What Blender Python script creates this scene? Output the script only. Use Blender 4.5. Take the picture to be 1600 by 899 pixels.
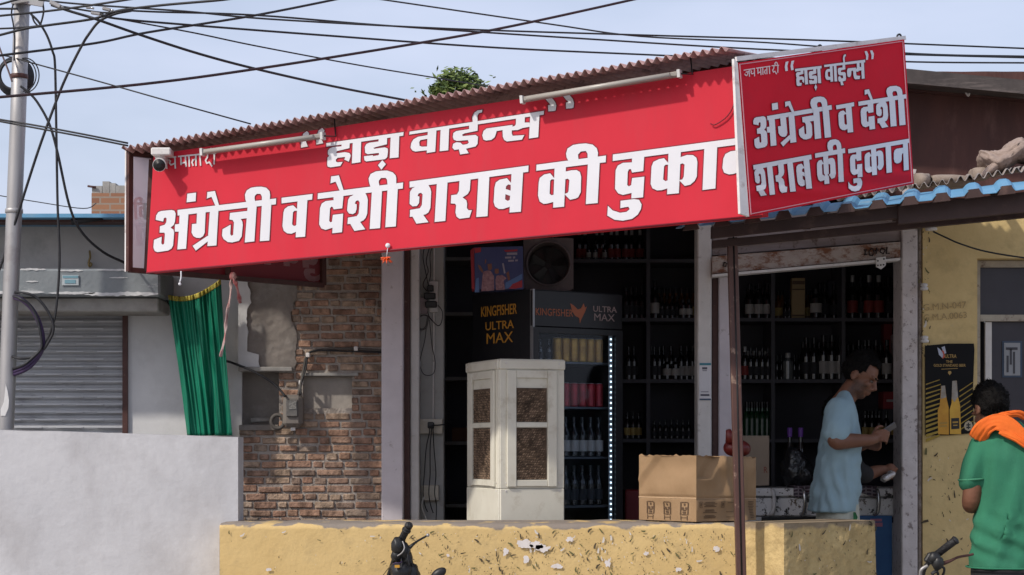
import bpy, bmesh, math, random
from mathutils import Vector, Matrix, noise
from mathutils.geometry import tessellate_polygon
for o in list(bpy.data.objects): bpy.data.objects.remove(o)
SC = bpy.context.scene
COL = SC.collection
R = math.radians
# ---------------------------------------------------------------- camera, sky, sun, exposure
FPX, CX, HY, CAMZ = 3100.0, 800.0, 700.0, 1.5        # photo pixels of a 1600 wide frame
cam_d = bpy.data.cameras.new("camera"); cam = bpy.data.objects.new("camera", cam_d); COL.objects.link(cam)
cam.location = (0, 0, CAMZ); cam.rotation_euler = (R(90), 0, 0)
cam_d.sensor_width = 36; cam_d.lens = 36 * FPX / 1600
cam_d.shift_y = (HY - 449.5) / 1600
cam_d.clip_start = 0.1; cam_d.clip_end = 2000
SC.camera = cam
SUN_AZ, SUN_EL = 52.0, 42.0                           # degrees left of the view axis towards the camera; height
world = bpy.data.worlds.new("World"); SC.world = world; world.use_nodes = True
wn = world.node_tree.nodes; wl = world.node_tree.links
for n in list(wn): wn.remove(n)
w_out = wn.new('ShaderNodeOutputWorld'); w_bg = wn.new('ShaderNodeBackground'); w_sky = wn.new('ShaderNodeTexSky')
w_sky.sky_type = 'NISHITA'; w_sky.sun_disc = False
w_sky.sun_elevation = R(SUN_EL); w_sky.sun_rotation = R(180 + SUN_AZ)
w_sky.air_density = 1.0; w_sky.dust_density = 3.0; w_sky.ozone_density = 1.5
w_tc = wn.new('ShaderNodeTexCoord'); w_map = wn.new('ShaderNodeMapping'); w_map.inputs['Scale'].default_value = (1.0, 1.0, 3.2)
w_noise = wn.new('ShaderNodeTexNoise'); w_noise.inputs['Scale'].default_value = 2.6; w_noise.inputs['Detail'].default_value = 5; w_noise.inputs['Roughness'].default_value = 0.55
w_ramp = wn.new('ShaderNodeValToRGB'); w_ramp.color_ramp.elements[0].position = 0.42; w_ramp.color_ramp.elements[1].position = 0.80
w_ramp.color_ramp.elements[0].color = (0.48, 0.48, 0.48, 1); w_ramp.color_ramp.elements[1].color = (0.95, 0.95, 0.95, 1)
w_mix = wn.new('ShaderNodeMix'); w_mix.data_type = 'RGBA'
w_mix.inputs[7].default_value = (5.4, 5.8, 7.25, 1)     # thin bright high haze over the blue
wl.new(w_tc.outputs['Generated'], w_map.inputs['Vector']); wl.new(w_map.outputs['Vector'], w_noise.inputs['Vector'])
wl.new(w_noise.outputs['Fac'], w_ramp.inputs['Fac']); wl.new(w_ramp.outputs['Color'], w_mix.inputs[0])
wl.new(w_sky.outputs['Color'], w_mix.inputs[6]); wl.new(w_mix.outputs[2], w_bg.inputs['Color'])
w_bg.inputs['Strength'].default_value = 0.125
wl.new(w_bg.outputs['Background'], w_out.inputs['Surface'])
sun_d = bpy.data.lights.new("sun", 'SUN'); sun_d.energy = 2.7; sun_d.angle = R(2.2); sun_d.color = (1.0, 0.93, 0.83)
sun = bpy.data.objects.new("sun", sun_d); COL.objects.link(sun)
sdir = Vector((-math.sin(R(SUN_AZ)) * math.cos(R(SUN_EL)), -math.cos(R(SUN_AZ)) * math.cos(R(SUN_EL)), math.sin(R(SUN_EL))))
sun.rotation_euler = sdir.to_track_quat('Z', 'Y').to_euler(); sun.location = sdir * 40
vs = SC.view_settings; vs.view_transform = 'Standard'; vs.look = 'None'; vs.gamma = 1; vs.exposure = 0.22; vs.use_curve_mapping = False

# ---------------------------------------------------------------- helpers
random.seed(7)
def P(px, py, Y): return Vector(((px - CX) / FPX * Y, Y, CAMZ + (HY - py) / FPX * Y))
def X(px, Y): return (px - CX) / FPX * Y
def Z(py, Y): return CAMZ + (HY - py) / FPX * Y
class Plane:                                             # a flat sheet standing somewhere in the place
    def __init__(s, p, n): s.p = Vector(p); s.n = Vector(n).normalized()
    def at(s, px, py, off=0.0):
        d = Vector(((px - CX) / FPX, 1, (HY - py) / FPX)); o = Vector((0, 0, CAMZ))
        q = s.p + s.n * off
        return o + d * ((q - o).dot(s.n) / d.dot(s.n))
def lin(c):
    f = lambda v: v / 12.92 if v <= .04045 else ((v + .055) / 1.055) ** 2.4
    return tuple(f(v / 255.0) for v in c) + (1,)
def tag(o, label=None, cat=None, group=None, kind=None):
    if label: o['label'] = label
    if cat: o['category'] = cat
    if group: o['group'] = group
    if kind: o['kind'] = kind
    return o
def thing(name, label, cat, loc=(0, 0, 0), group=None):
    o = bpy.data.objects.new(name, None); COL.objects.link(o); o.location = loc; o.empty_display_size = .1
    return tag(o, label, cat, group)
def wpos(o):
    v = Vector((0, 0, 0))
    while o: v += Vector(o.location); o = o.parent
    return v
class MB:
    def __init__(s): s.bm = bmesh.new(); s.mi = 0
    def face(s, pts, smooth=False, mi=None):
        vs_ = [s.bm.verts.new(p) for p in pts]
        f = s.bm.faces.new(vs_); f.material_index = s.mi if mi is None else mi; f.smooth = smooth
        return f
    def box(s, x0, x1, y0, y1, z0, z1, M=None, bev=0.0):
        ps = [Vector((x, y, z)) for z in (z0, z1) for y in (y0, y1) for x in (x0, x1)]
        if M: ps = [M @ p for p in ps]
        v = [s.bm.verts.new(p) for p in ps]
        fs = [(0, 2, 3, 1), (4, 5, 7, 6), (0, 1, 5, 4), (2, 6, 7, 3), (0, 4, 6, 2), (1, 3, 7, 5)]
        ff = []
        for q in fs:
            f = s.bm.faces.new([v[i] for i in q]); f.material_index = s.mi; ff.append(f)
        if bev > 0:
            es = list({e for f in ff for e in f.edges})
            r = bmesh.ops.bevel(s.bm, geom=es, offset=bev, segments=1, affect='EDGES')
            for f in r['faces']: f.material_index = s.mi
        return s
    def bar(s, a, b, w, h, up=(0, 0, 1), bev=0.0):
        a = Vector(a); b = Vector(b); d = b - a; L = d.length; d.normalize()
        up = Vector(up); sx = d.cross(up)
        if sx.length < 1e-5: sx = d.cross(Vector((1, 0, 0)))
        sx.normalize(); u = sx.cross(d)
        M = Matrix((( sx.x, d.x, u.x, a.x), (sx.y, d.y, u.y, a.y), (sx.z, d.z, u.z, a.z), (0, 0, 0, 1)))
        return s.box(-w / 2, w / 2, 0, L, -h / 2, h / 2, M, bev)
    def loft(s, rings, caps=True, smooth=True, closed=True):
        vr = [[s.bm.verts.new(p) for p in r] for r in rings]
        n = len(vr[0])
        for i in range(len(vr) - 1):
            for j in range(n if closed else n - 1):
                k = (j + 1) % n
                f = s.bm.faces.new((vr[i][j], vr[i][k], vr[i + 1][k], vr[i + 1][j])); f.smooth = smooth; f.material_index = s.mi
        if caps and closed:
            for r, rev in ((vr[0], True), (vr[-1], False)):
                f = s.bm.faces.new(list(reversed(r)) if rev else r); f.material_index = s.mi
        return s
    def tube(s, pts, r, n=8, caps=True, rads=None, flat=1.0, up=None):
        pts = [Vector(p) for p in pts]; rings = []; prev = None
        for i, p in enumerate(pts):
            t = (pts[min(i + 1, len(pts) - 1)] - pts[max(i - 1, 0)]).normalized()
            if prev is None:
                a = Vector(up) if up else (Vector((0, 0, 1)) if abs(t.z) < .9 else Vector((1, 0, 0)))
                prev = t.cross(a).normalized()
            u = (prev - t * prev.dot(t)).normalized(); w = t.cross(u); prev = u
            rr = rads[i] if rads else r
            rings.append([p + (u * math.cos(2 * math.pi * k / n) + w * math.sin(2 * math.pi * k / n) * flat) * rr for k in range(n)])
        return s.loft(rings, caps)
    def lathe(s, prof, n=14, c=(0, 0, 0), M=None, caps=True, slots=None):
        c = Vector(c); rings = []
        for (r, z) in prof:
            ring = [Vector((r * math.cos(2 * math.pi * k / n), r * math.sin(2 * math.pi * k / n), z)) for k in range(n)]
            rings.append([(M @ p if M else p) + c for p in ring])
        if slots is None: return s.loft(rings, caps)
        for i in range(len(rings) - 1):
            s.mi = slots[i]; s.loft(rings[i:i + 2], False)
        s.mi = slots[0]; s.face(list(reversed(rings[0]))); s.mi = slots[-1]; s.face(rings[-1]); s.mi = 0
        return s
    def ball(s, c, rx, ry=None, rz=None, M=None, u=16, v=10):
        ry = ry or rx; rz = rz or rx; c = Vector(c)
        g = bmesh.ops.create_uvsphere(s.bm, u_segments=u, v_segments=v, radius=1)
        for w in g['verts']:
            p = Vector((w.co.x * rx, w.co.y * ry, w.co.z * rz)); w.co = (M @ p if M else p) + c
            for f in w.link_faces: f.smooth = True; f.material_index = s.mi
        return s
    def prism(s, poly, d):                               # poly: 3D points, extruded by vector d
        d = Vector(d); a = [Vector(p) for p in poly]; b = [p + d for p in a]
        s.face(a); s.face(list(reversed(b)))
        n = len(a)
        for i in range(n): s.face([a[i], b[i], b[(i + 1) % n], a[(i + 1) % n]])
        return s
    def grid(s, fn, nu, nv, smooth=True):
        vv = [[s.bm.verts.new(fn(i / nu, j / nv)) for j in range(nv + 1)] for i in range(nu + 1)]
        for i in range(nu):
            for j in range(nv):
                f = s.bm.faces.new((vv[i][j], vv[i + 1][j], vv[i + 1][j + 1], vv[i][j + 1])); f.smooth = smooth; f.material_index = s.mi
        return s
    def tri(s, loops):                                   # filled outline with holes
        tr = tessellate_polygon(loops); flat = [p for l in loops for p in l]
        vv = [s.bm.verts.new(p) for p in flat]
        for t in tr:
            try:
                f = s.bm.faces.new([vv[i] for i in t]); f.material_index = s.mi
            except ValueError: pass
        return s
    def build(s, name, mats, parent=None, label=None, cat=None, group=None, kind=None, sharp=None, local=False, fixn=True, origin=None, solid=0):
        if fixn: bmesh.ops.recalc_face_normals(s.bm, faces=s.bm.faces[:])
        me = bpy.data.meshes.new(name)
        o = bpy.data.objects.new(name, me); COL.objects.link(o)
        if parent:
            o.parent = parent
            if not local: bmesh.ops.translate(s.bm, verts=s.bm.verts[:], vec=-wpos(parent))
        elif not local:
            if origin is None:
                xs = [v.co for v in s.bm.verts]
                origin = Vector(((min(v.x for v in xs) + max(v.x for v in xs)) / 2, (min(v.y for v in xs) + max(v.y for v in xs)) / 2, min(v.z for v in xs)))
            bmesh.ops.translate(s.bm, verts=s.bm.verts[:], vec=-Vector(origin)); o.location = origin
        s.bm.to_mesh(me); s.bm.free()
        for m in (mats if isinstance(mats, (list, tuple)) else [mats]): me.materials.append(m)
        if sharp: me.set_sharp_from_angle(angle=R(sharp))
        if solid:
            md = o.modifiers.new('solid', 'SOLIDIFY'); md.thickness = solid; md.offset = 0
        return tag(o, label, cat, group, kind)
def remesh(o, vox=.008, it=6, fac=.5):
    """join the overlapping volumes of a body into one continuous skin"""
    m = o.modifiers.new('r', 'REMESH'); m.mode = 'VOXEL'; m.voxel_size = vox; m.use_smooth_shade = True
    q = o.modifiers.new('s', 'SMOOTH'); q.iterations = it; q.factor = fac
    dg = bpy.context.evaluated_depsgraph_get(); me = bpy.data.meshes.new_from_object(o.evaluated_get(dg))
    mats = list(o.data.materials); o.modifiers.clear(); o.data = me
    me.materials.clear()
    for k in mats: me.materials.append(k)
    for f in me.polygons: f.use_smooth = True; f.material_index = 0
    return o
def catmull(pts, k=8):
    pts = [Vector(p) for p in pts]; out = []
    for i in range(len(pts) - 1):
        p0 = pts[max(i - 1, 0)]; p1 = pts[i]; p2 = pts[i + 1]; p3 = pts[min(i + 2, len(pts) - 1)]
        for j in range(k):
            t = j / k
            out.append(.5 * ((2 * p1) + (p2 - p0) * t + (2 * p0 - 5 * p1 + 4 * p2 - p3) * t * t + (3 * p1 - p0 - 3 * p2 + p3) * t ** 3))
    out.append(pts[-1]); return out

# ---------------------------------------------------------------- materials
MATS = {}
def pm(name, c1, c2=None, scale=6, rough=.75, metal=0, bump=0, bscale=40, dirt=None, dscale=3, dlo=.55, dhi=.7, stretch=(1, 1, 1), dstretch=(1, 1, 1), spec=.4, dmax=1.0, d2=None):
    if name in MATS: return MATS[name]
    m = bpy.data.materials.new(name); m.use_nodes = True; nt = m.node_tree; N = nt.nodes; L = nt.links
    b = N['Principled BSDF']; b.inputs['Roughness'].default_value = rough; b.inputs['Metallic'].default_value = metal
    b.inputs['Specular IOR Level'].default_value = spec
    c1 = tuple(c1[:3]) + (1,); c2 = tuple((c2 or [v * .85 for v in c1[:3]])[:3]) + (1,)
    tc = N.new('ShaderNodeTexCoord'); mp = N.new('ShaderNodeMapping'); mp.inputs['Scale'].default_value = stretch
    L.new(tc.outputs['Object'], mp.inputs['Vector'])
    nz = N.new('ShaderNodeTexNoise'); nz.inputs['Scale'].default_value = scale; nz.inputs['Detail'].default_value = 6; nz.inputs['Roughness'].default_value = .65
    L.new(mp.outputs[0], nz.inputs['Vector'])
    rp = N.new('ShaderNodeValToRGB'); rp.color_ramp.elements[0].position = .35; rp.color_ramp.elements[1].position = .68
    rp.color_ramp.elements[0].color = c1; rp.color_ramp.elements[1].color = c2
    L.new(nz.outputs['Fac'], rp.inputs['Fac']); col = rp.outputs['Color']
    for k, (dc, ds, lo, hi) in enumerate([(dirt, dscale, dlo, dhi)] + ([d2] if d2 else [])):
        if dc is None: continue
        mp2 = N.new('ShaderNodeMapping'); mp2.inputs['Scale'].default_value = dstretch if k == 0 else (1, 1, 1); L.new(tc.outputs['Object'], mp2.inputs['Vector'])
        mp2.inputs['Location'].default_value = (3.1 + k, 1.7, 5.3)
        n2 = N.new('ShaderNodeTexNoise'); n2.inputs['Scale'].default_value = ds; n2.inputs['Detail'].default_value = 8; n2.inputs['Roughness'].default_value = .7
        L.new(mp2.outputs[0], n2.inputs['Vector'])
        mr = N.new('ShaderNodeMapRange'); mr.inputs[1].default_value = lo; mr.inputs[2].default_value = hi; mr.inputs[4].default_value = dmax
        L.new(n2.outputs['Fac'], mr.inputs[0])
        mx = N.new('ShaderNodeMix'); mx.data_type = 'RGBA'; L.new(mr.outputs[0], mx.inputs[0]); L.new(col, mx.inputs[6]); mx.inputs[7].default_value = tuple(dc[:3]) + (1,)
        col = mx.outputs[2]
    L.new(col, b.inputs['Base Color'])
    if bump:
        n3 = N.new('ShaderNodeTexNoise'); n3.inputs['Scale'].default_value = bscale; n3.inputs['Detail'].default_value = 5; L.new(mp.outputs[0], n3.inputs['Vector'])
        bp = N.new('ShaderNodeBump'); bp.inputs['Strength'].default_value = bump; bp.inputs['Distance'].default_value = .01
        L.new(n3.outputs['Fac'], bp.inputs['Height']); L.new(bp.outputs[0], b.inputs['Normal'])
    MATS[name] = m; return m
def emit(name, c, st):
    m = bpy.data.materials.new(name); m.use_nodes = True; b = m.node_tree.nodes['Principled BSDF']
    b.inputs['Base Color'].default_value = (.8, .8, .8, 1); b.inputs['Emission Color'].default_value = tuple(c) + (1,); b.inputs['Emission Strength'].default_value = st
    return m
def add_height_band(m, z0, z1, nscale, namp, col, axis=2):
    """a bare strip with a ragged border: object coordinate along axis beyond z0..z1 (+noise)"""
    nt = m.node_tree; N = nt.nodes; L = nt.links; b = N['Principled BSDF']
    old = b.inputs['Base Color'].links[0].from_socket
    tc = N.new('ShaderNodeTexCoord'); sp = N.new('ShaderNodeSeparateXYZ'); L.new(tc.outputs['Object'], sp.inputs[0])
    nz = N.new('ShaderNodeTexNoise'); nz.inputs['Scale'].default_value = nscale; nz.inputs['Detail'].default_value = 7; L.new(tc.outputs['Object'], nz.inputs['Vector'])
    ma = N.new('ShaderNodeMath'); ma.operation = 'MULTIPLY_ADD'; L.new(nz.outputs['Fac'], ma.inputs[0]); ma.inputs[1].default_value = namp; L.new(sp.outputs[axis], ma.inputs[2])
    mr = N.new('ShaderNodeMapRange'); mr.inputs[1].default_value = z0; mr.inputs[2].default_value = z1; L.new(ma.outputs[0], mr.inputs[0])
    mx = N.new('ShaderNodeMix'); mx.data_type = 'RGBA'; L.new(mr.outputs[0], mx.inputs[0]); L.new(old, mx.inputs[6]); mx.inputs[7].default_value = tuple(col[:3]) + (1,)
    L.new(mx.outputs[2], b.inputs['Base Color'])
def island_mat(name, cols, rough=.85, bump=.5, bscale=60):
    m = bpy.data.materials.new(name); m.use_nodes = True; nt = m.node_tree; N = nt.nodes; L = nt.links; b = N['Principled BSDF']
    g = N.new('ShaderNodeNewGeometry'); rp = N.new('ShaderNodeValToRGB'); rp.color_ramp.interpolation = 'CONSTANT'
    while len(rp.color_ramp.elements) < len(cols): rp.color_ramp.elements.new(.5)
    for i, c in enumerate(cols): rp.color_ramp.elements[i].position = i / len(cols); rp.color_ramp.elements[i].color = tuple(c[:3]) + (1,)
    L.new(g.outputs['Random Per Island'], rp.inputs['Fac'])
    tc = N.new('ShaderNodeTexCoord'); nz = N.new('ShaderNodeTexNoise'); nz.inputs['Scale'].default_value = 22; nz.inputs['Detail'].default_value = 8
    L.new(tc.outputs['Object'], nz.inputs['Vector'])
    mr = N.new('ShaderNodeMapRange'); mr.inputs[1].default_value = .35; mr.inputs[2].default_value = .72; mr.inputs[3].default_value = .55; mr.inputs[4].default_value = 1.35; L.new(nz.outputs['Fac'], mr.inputs[0])
    mx = N.new('ShaderNodeMix'); mx.data_type = 'RGBA'; mx.blend_type = 'MULTIPLY'; mx.inputs[0].default_value = 1; L.new(rp.outputs[0], mx.inputs[6])
    cc = N.new('ShaderNodeCombineColor'); [L.new(mr.outputs[0], cc.inputs[i]) for i in range(3)]; L.new(cc.outputs[0], mx.inputs[7])
    L.new(mx.outputs[2], b.inputs['Base Color']); b.inputs['Roughness'].default_value = rough; b.inputs['Specular IOR Level'].default_value = .2
    n3 = N.new('ShaderNodeTexNoise'); n3.inputs['Scale'].default_value = bscale; L.new(tc.outputs['Object'], n3.inputs['Vector'])
    bp = N.new('ShaderNodeBump'); bp.inputs['Strength'].default_value = bump; bp.inputs['Distance'].default_value = .01; L.new(n3.outputs['Fac'], bp.inputs['Height']); L.new(bp.outputs[0], b.inputs['Normal'])
    return m
def glassy(name, tint=(1, 1, 1), refl=.12):
    m = bpy.data.materials.new(name); m.use_nodes = True; nt = m.node_tree; N = nt.nodes; L = nt.links
    N.remove(N['Principled BSDF']); t = N.new('ShaderNodeBsdfTransparent'); t.inputs[0].default_value = tuple(tint) + (1,)
    g = N.new('ShaderNodeBsdfGlossy'); g.inputs['Roughness'].default_value = .05; mx = N.new('ShaderNodeMixShader'); mx.inputs[0].default_value = refl
    L.new(t.outputs[0], mx.inputs[1]); L.new(g.outputs[0], mx.inputs[2]); L.new(mx.outputs[0], N['Material Output'].inputs[0])
    return m
def skin_with_beard(name):
    m = pm(name, (.19, .085, .052), (.155, .068, .040), 14, .5).copy(); m.name = name; nt = m.node_tree; N = nt.nodes; L = nt.links; b = N['Principled BSDF']
    old = b.inputs['Base Color'].links[0].from_socket; at = N.new('ShaderNodeAttribute'); at.attribute_name = 'beard'
    mx = N.new('ShaderNodeMix'); mx.data_type = 'RGBA'; L.new(at.outputs['Fac'], mx.inputs[0]); L.new(old, mx.inputs[6]); mx.inputs[7].default_value = (.022, .014, .011, 1); L.new(mx.outputs[2], b.inputs['Base Color'])
    return m
def backlit(name, c, k=.5):
    m = pm(name, c, [v * .92 for v in c], 4, .6, bump=.05).copy(); m.name = name; nt = m.node_tree; N = nt.nodes; L = nt.links
    t = N.new('ShaderNodeBsdfTranslucent'); t.inputs[0].default_value = tuple(c) + (1,); mx = N.new('ShaderNodeMixShader'); mx.inputs[0].default_value = k
    L.new(N['Principled BSDF'].outputs[0], mx.inputs[1]); L.new(t.outputs[0], mx.inputs[2]); L.new(mx.outputs[0], N['Material Output'].inputs[0]); return m
def flat(name, c, rough=.6, **k): return pm(name, c, [v * .9 for v in c[:3]], rough=rough, **k)

M_conc = pm('concrete', (.34, .33, .31), (.24, .23, .215), 9, .9, bump=.3, dirt=(.14, .13, .12), dscale=2.5)
M_white_pl = pm('white_plaster', (.64, .64, .63), (.54, .54, .54), 3, .85, bump=.12, dirt=(.40, .39, .37), dscale=2.2, dlo=.5, dhi=.8, dmax=.7)
M_greyw = pm('grey_plaster', (.53, .53, .55), (.45, .45, .47), 2.2, .88, bump=.28, bscale=26, dirt=(.37, .36, .37), dscale=2.6, dlo=.48, dhi=.72, dmax=.8, dstretch=(1.1, 1, .7), d2=((.30, .295, .30), 30, .68, .76))
M_pillar = pm('painted_concrete', (.60, .555, .59), (.51, .47, .50), 5, .8, bump=.12, dirt=(.22, .18, .17), dscale=14, dlo=.62, dhi=.7, dmax=.8)
M_whitepaint = pm('worn_white_paint', (.68, .655, .64), (.58, .555, .535), 8, .6, dirt=(.24, .21, .19), dscale=18, dlo=.6, dhi=.72, dmax=.7)
M_brown = pm('brown_paint', (.06, .022, .018), (.085, .035, .028), 12, .55, dirt=(.20, .13, .10), dscale=25, dlo=.62, dhi=.7)
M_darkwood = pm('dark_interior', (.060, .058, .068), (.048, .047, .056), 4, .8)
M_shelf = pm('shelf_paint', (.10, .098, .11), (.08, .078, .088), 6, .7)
M_black = pm('black_plastic', (.012, .012, .013), (.02, .02, .02), 30, .45)
M_blackgloss = pm('black_paint_sheet', (.010, .010, .013), (.014, .014, .017), 20, .35)
M_rubber = pm('black_cable', (.012, .012, .016), (.02, .02, .022), 30, .55)
M_purple = pm('purple_cable', (.035, .018, .06), (.05, .03, .08), 30, .5)
M_steel = pm('galvanised_steel', (.42, .41, .41), (.31, .30, .30), 5, .5, .55, dirt=(.19, .16, .15), dscale=4, dlo=.55, dhi=.8, stretch=(1, 1, .25))
M_chrome = pm('bright_metal', (.6, .6, .6), (.5, .5, .5), 10, .25, .9)
M_red = pm('red_flex', (.58, .024, .045), (.53, .021, .040), 2.5, .6, bump=.12, bscale=3.5, spec=.2, stretch=(1, 1, .5), dirt=(.44, .045, .06), dscale=2.4, dlo=.5, dhi=.8, dstretch=(2.6, 2.6, .45), dmax=.55, d2=((.50, .10, .11), 34, .70, .76))
M_redb = pm('red_flex_shaded', (.60, .012, .030), (.54, .010, .025), 3, .65, bump=.12, bscale=7, spec=.15, dirt=(.40, .025, .04), dscale=3, dlo=.5, dhi=.8, dmax=.6)
M_letter = pm('white_print', (.68, .68, .72), (.63, .63, .67), 4, .55)
M_outline = pm('dark_red_print', (.20, .012, .025), (.18, .01, .022), 4, .6)
M_flexback = pm('white_flex_edge', (.72, .70, .70), (.60, .57, .57), 9, .6, dirt=(.4, .33, .31), dscale=12)
M_corr = pm('corrugated_rusty_sheet', (.50, .33, .32), (.33, .20, .19), 7, .7, .05, bump=.1, dirt=(.10, .045, .035), dscale=5)
M_asb = pm('asbestos_sheet', (.34, .30, .28), (.22, .185, .17), 10, .85, bump=.2, dirt=(.09, .065, .055), dscale=6)
M_blue = pm('blue_painted_sheet', (.14, .35, .55), (.11, .29, .47), 8, .45, dirt=(.30, .38, .44), dscale=7, dmax=.7)
M_rustwall = pm('rusty_sheet_wall', (.10, .04, .032), (.065, .028, .024), 3, .7, .1, dirt=(.17, .085, .07), dscale=3.2, dlo=.5, dhi=.72, stretch=(2, 2, .5), dstretch=(1.5, 1.5, .5))
M_skin = pm('brown_skin', (.19, .085, .052), (.155, .068, .040), 14, .6, spec=.3, bump=.1, bscale=60)
M_hair = pm('black_hair', (.005, .0045, .0045), (.009, .008, .0075), 60, .75, bump=.6, bscale=120, spec=.1)
M_yel = pm('yellow_limewash', (.56, .375, .135), (.48, .31, .105), 5, .9, bump=.35, bscale=28, dirt=(.40, .27, .12), dscale=9, dlo=.48, dhi=.75, dmax=.8, d2=((.60, .54, .42), 16, .66, .69))
# ================================================================ THE SETTING
g = MB(); g.face([(-300, -40, 0), (300, -40, 0), (300, 600, 0), (-300, 600, 0)])
M_gr = pm('dusty_bounce_ground', (.42, .37, .31), (.33, .29, .24), 3, .95, bump=.3, dirt=(.10, .09, .08), dscale=1.2)  # out of view; pale colour raised to bounce more fill light
g.build('ground', M_gr, kind='structure', origin=(0, 0, 0))
g = MB(); g.face([(-300, 1.2, .004), (300, 1.2, .004), (300, 7.2, .004), (-300, 7.2, .004)])
g.build('road', pm('dusty_bounce_asphalt', (.20, .185, .165), (.13, .12, .11), 2, .9, bump=.4, bscale=120), kind='structure', origin=(0, 4, .004))  # unseen road, made paler so it bounces sunlight as fill
g = MB(); g.box(1.2, 4.2, 9.3, 10.98, 0, .12, bev=.01)
g.build('pavement', M_conc, kind='structure')

# ---------------------------------------------------------------- low yellow parapet and its pedestal
YW = 9.8
zt = Z(818, YW)
par = thing('parapet_wall', 'long low yellow limewashed wall with chipped paint in front of the shop', 'wall', (X(753, YW), YW + .2, 0))
x0, x1 = X(343, YW), X(1163, YW)
M_yw = pm('yellow_limewash_wall', (.63, .455, .205), (.57, .40, .17), 4, .9, bump=.22, bscale=60, dirt=(.45, .33, .16), dscale=11, dlo=.52, dhi=.72, dmax=.75, d2=((.64, .58, .48), 21, .69, .71))
add_height_band(M_yw, zt + .005 + .045, zt + .012 + .045, 7, .13, (.235, .20, .17))
g = MB()
def wfront(u, v):                                          # rough hand-plastered face, ragged along its top edge
    x = x0 + (x1 - x0) * u; z = (zt - .012) * v
    n = noise.noise(Vector((x * 5, 3.1, z * 5))) * .002 + noise.noise(Vector((x * 22, 1.1, z * 22))) * .0014
    return Vector((x, YW + n, z + (noise.noise(Vector((x * 9, 7, 0))) * .006 + noise.noise(Vector((x * 40, 2, 0))) * .004 if v > .99 else 0)))
NU, NV = 260, 60
g.grid(wfront, NU, NV)
def wtop(u, v):
    if v == 0: return wfront(u, 1)
    x = x0 + (x1 - x0) * u; y = YW + .45 * v
    return Vector((x, y, zt + noise.noise(Vector((x * 9, y * 9, 0))) * .005))
g.grid(wtop, NU, 8)
g.face([(x0, YW, 0), (x0, YW + .45, 0), (x0, YW + .45, zt), (x0, YW, zt - .012)]); g.face([(x1, YW, 0), (x1, YW + .45, 0), (x1, YW + .45, zt), (x1, YW, zt - .012)])
g.face([(x0, YW + .45, 0), (x1, YW + .45, 0), (x1, YW + .45, zt), (x0, YW + .45, zt)])
bmesh.ops.remove_doubles(g.bm, verts=g.bm.verts[:], dist=.0005)
g.build('wall', M_yw, par)
def flecks(fn, n, sz, seed, slots=3, dens=None):
    rnd = random.Random(seed); g = MB(); cnt = 0
    while cnt < n:
        u, v = rnd.random(), rnd.random()
        if dens and rnd.random() > dens(u, v): continue
        cnt += 1
        c, ax, ay, nn = fn(u, v); big = rnd.random() < .16
        L = sz * (rnd.uniform(1.8, 3.6) if big else rnd.uniform(.3, 1.4)); W = L * rnd.uniform(.14, .34) + .0012
        a = rnd.gauss(math.pi / 2, .75); d = ax * math.cos(a) + ay * math.sin(a); e = nn.cross(d)
        o = nn * rnd.uniform(.0065, .0095); g.mi = rnd.choice([0, 0, 0, 1, 1, 2] if slots == 3 else [0])
        bend = e * rnd.uniform(-.3, .3) * L
        pts = [c - d * L / 2 - e * W / 2, c + bend * .5 - e * W / 2, c + d * L / 2 - e * W * .2, c + d * L / 2 + e * W * .3, c + bend * .5 + e * W / 2, c - d * L / 2 + e * W / 2]
        g.face([p + o for p in pts])
    return g
F_d = pm('dark_fleck', (.06, .048, .03), (.10, .075, .045), 30, .9)
F_o = pm('olive_fleck', (.12, .115, .045), (.16, .14, .06), 30, .9)
F_w = pm('pale_fleck', (.62, .58, .52), (.55, .50, .44), 30, .9)
FL = [F_d, F_o, F_w]
def onwall(u, v):
    p = wfront(u, .58 + .40 * v); return Vector((p.x, p.y, p.z)), Vector((1, 0, 0)), Vector((0, 0, 1)), Vector((0, -1, 0))
def dn(u, v): return .06 + max(0, min(1, (u - .2) * 2.2)) * (.35 + .65 * (noise.noise(Vector((u * 9, v * 3, 2))) * .5 + .5)) * (1 if u < .9 else .5)
flecks(onwall, 1250, .0082, 3, dens=dn).build('paint_flakes', FL, par, kind='stuff', fixn=False)
rnd = random.Random(5)                                     # bare patches where the limewash has come off down to white plaster
def patch(g, c, ax, ay, nn, rx, ry, off=.0045, n=26):
    pts = []
    for k in range(n):
        a = 2 * math.pi * k / n; r = .75 + .5 * noise.noise(Vector((math.cos(a) * 2.1 + c[0] * 9, math.sin(a) * 2.1, c[2] * 9)))
        r += .18 * noise.noise(Vector((math.cos(a) * 6 + c[0] * 9, math.sin(a) * 6, c[2] * 9)))
        pts.append(Vector(c) + ax * (rx * r * math.cos(a)) + ay * (ry * r * math.sin(a)) + nn * off)
    g.face(pts)
g = MB()
for (px, py, rx, ry) in [(820, 850, 17, 9), (848, 857, 14, 8), (838, 852, 14, 8), (890, 843, 9, 5), (822, 874, 6, 8), (870, 885, 10, 5), (950, 880, 6, 7), (790, 862, 5, 8), (1010, 865, 5, 4), (1120, 858, 7, 6), (1060, 890, 6, 4), (700, 868, 3, 3), (420, 890, 6, 3)]:
    patch(g, P(px, py, YW - .006), Vector((1, 0, 0)), Vector((0, 0, 1)), Vector((0, -1, 0)), rx / 316, ry / 316)
g.build('bare_patch', pm('bare_white_plaster', (.70, .66, .64), (.60, .55, .52), 25, .9), par, fixn=False)

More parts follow.
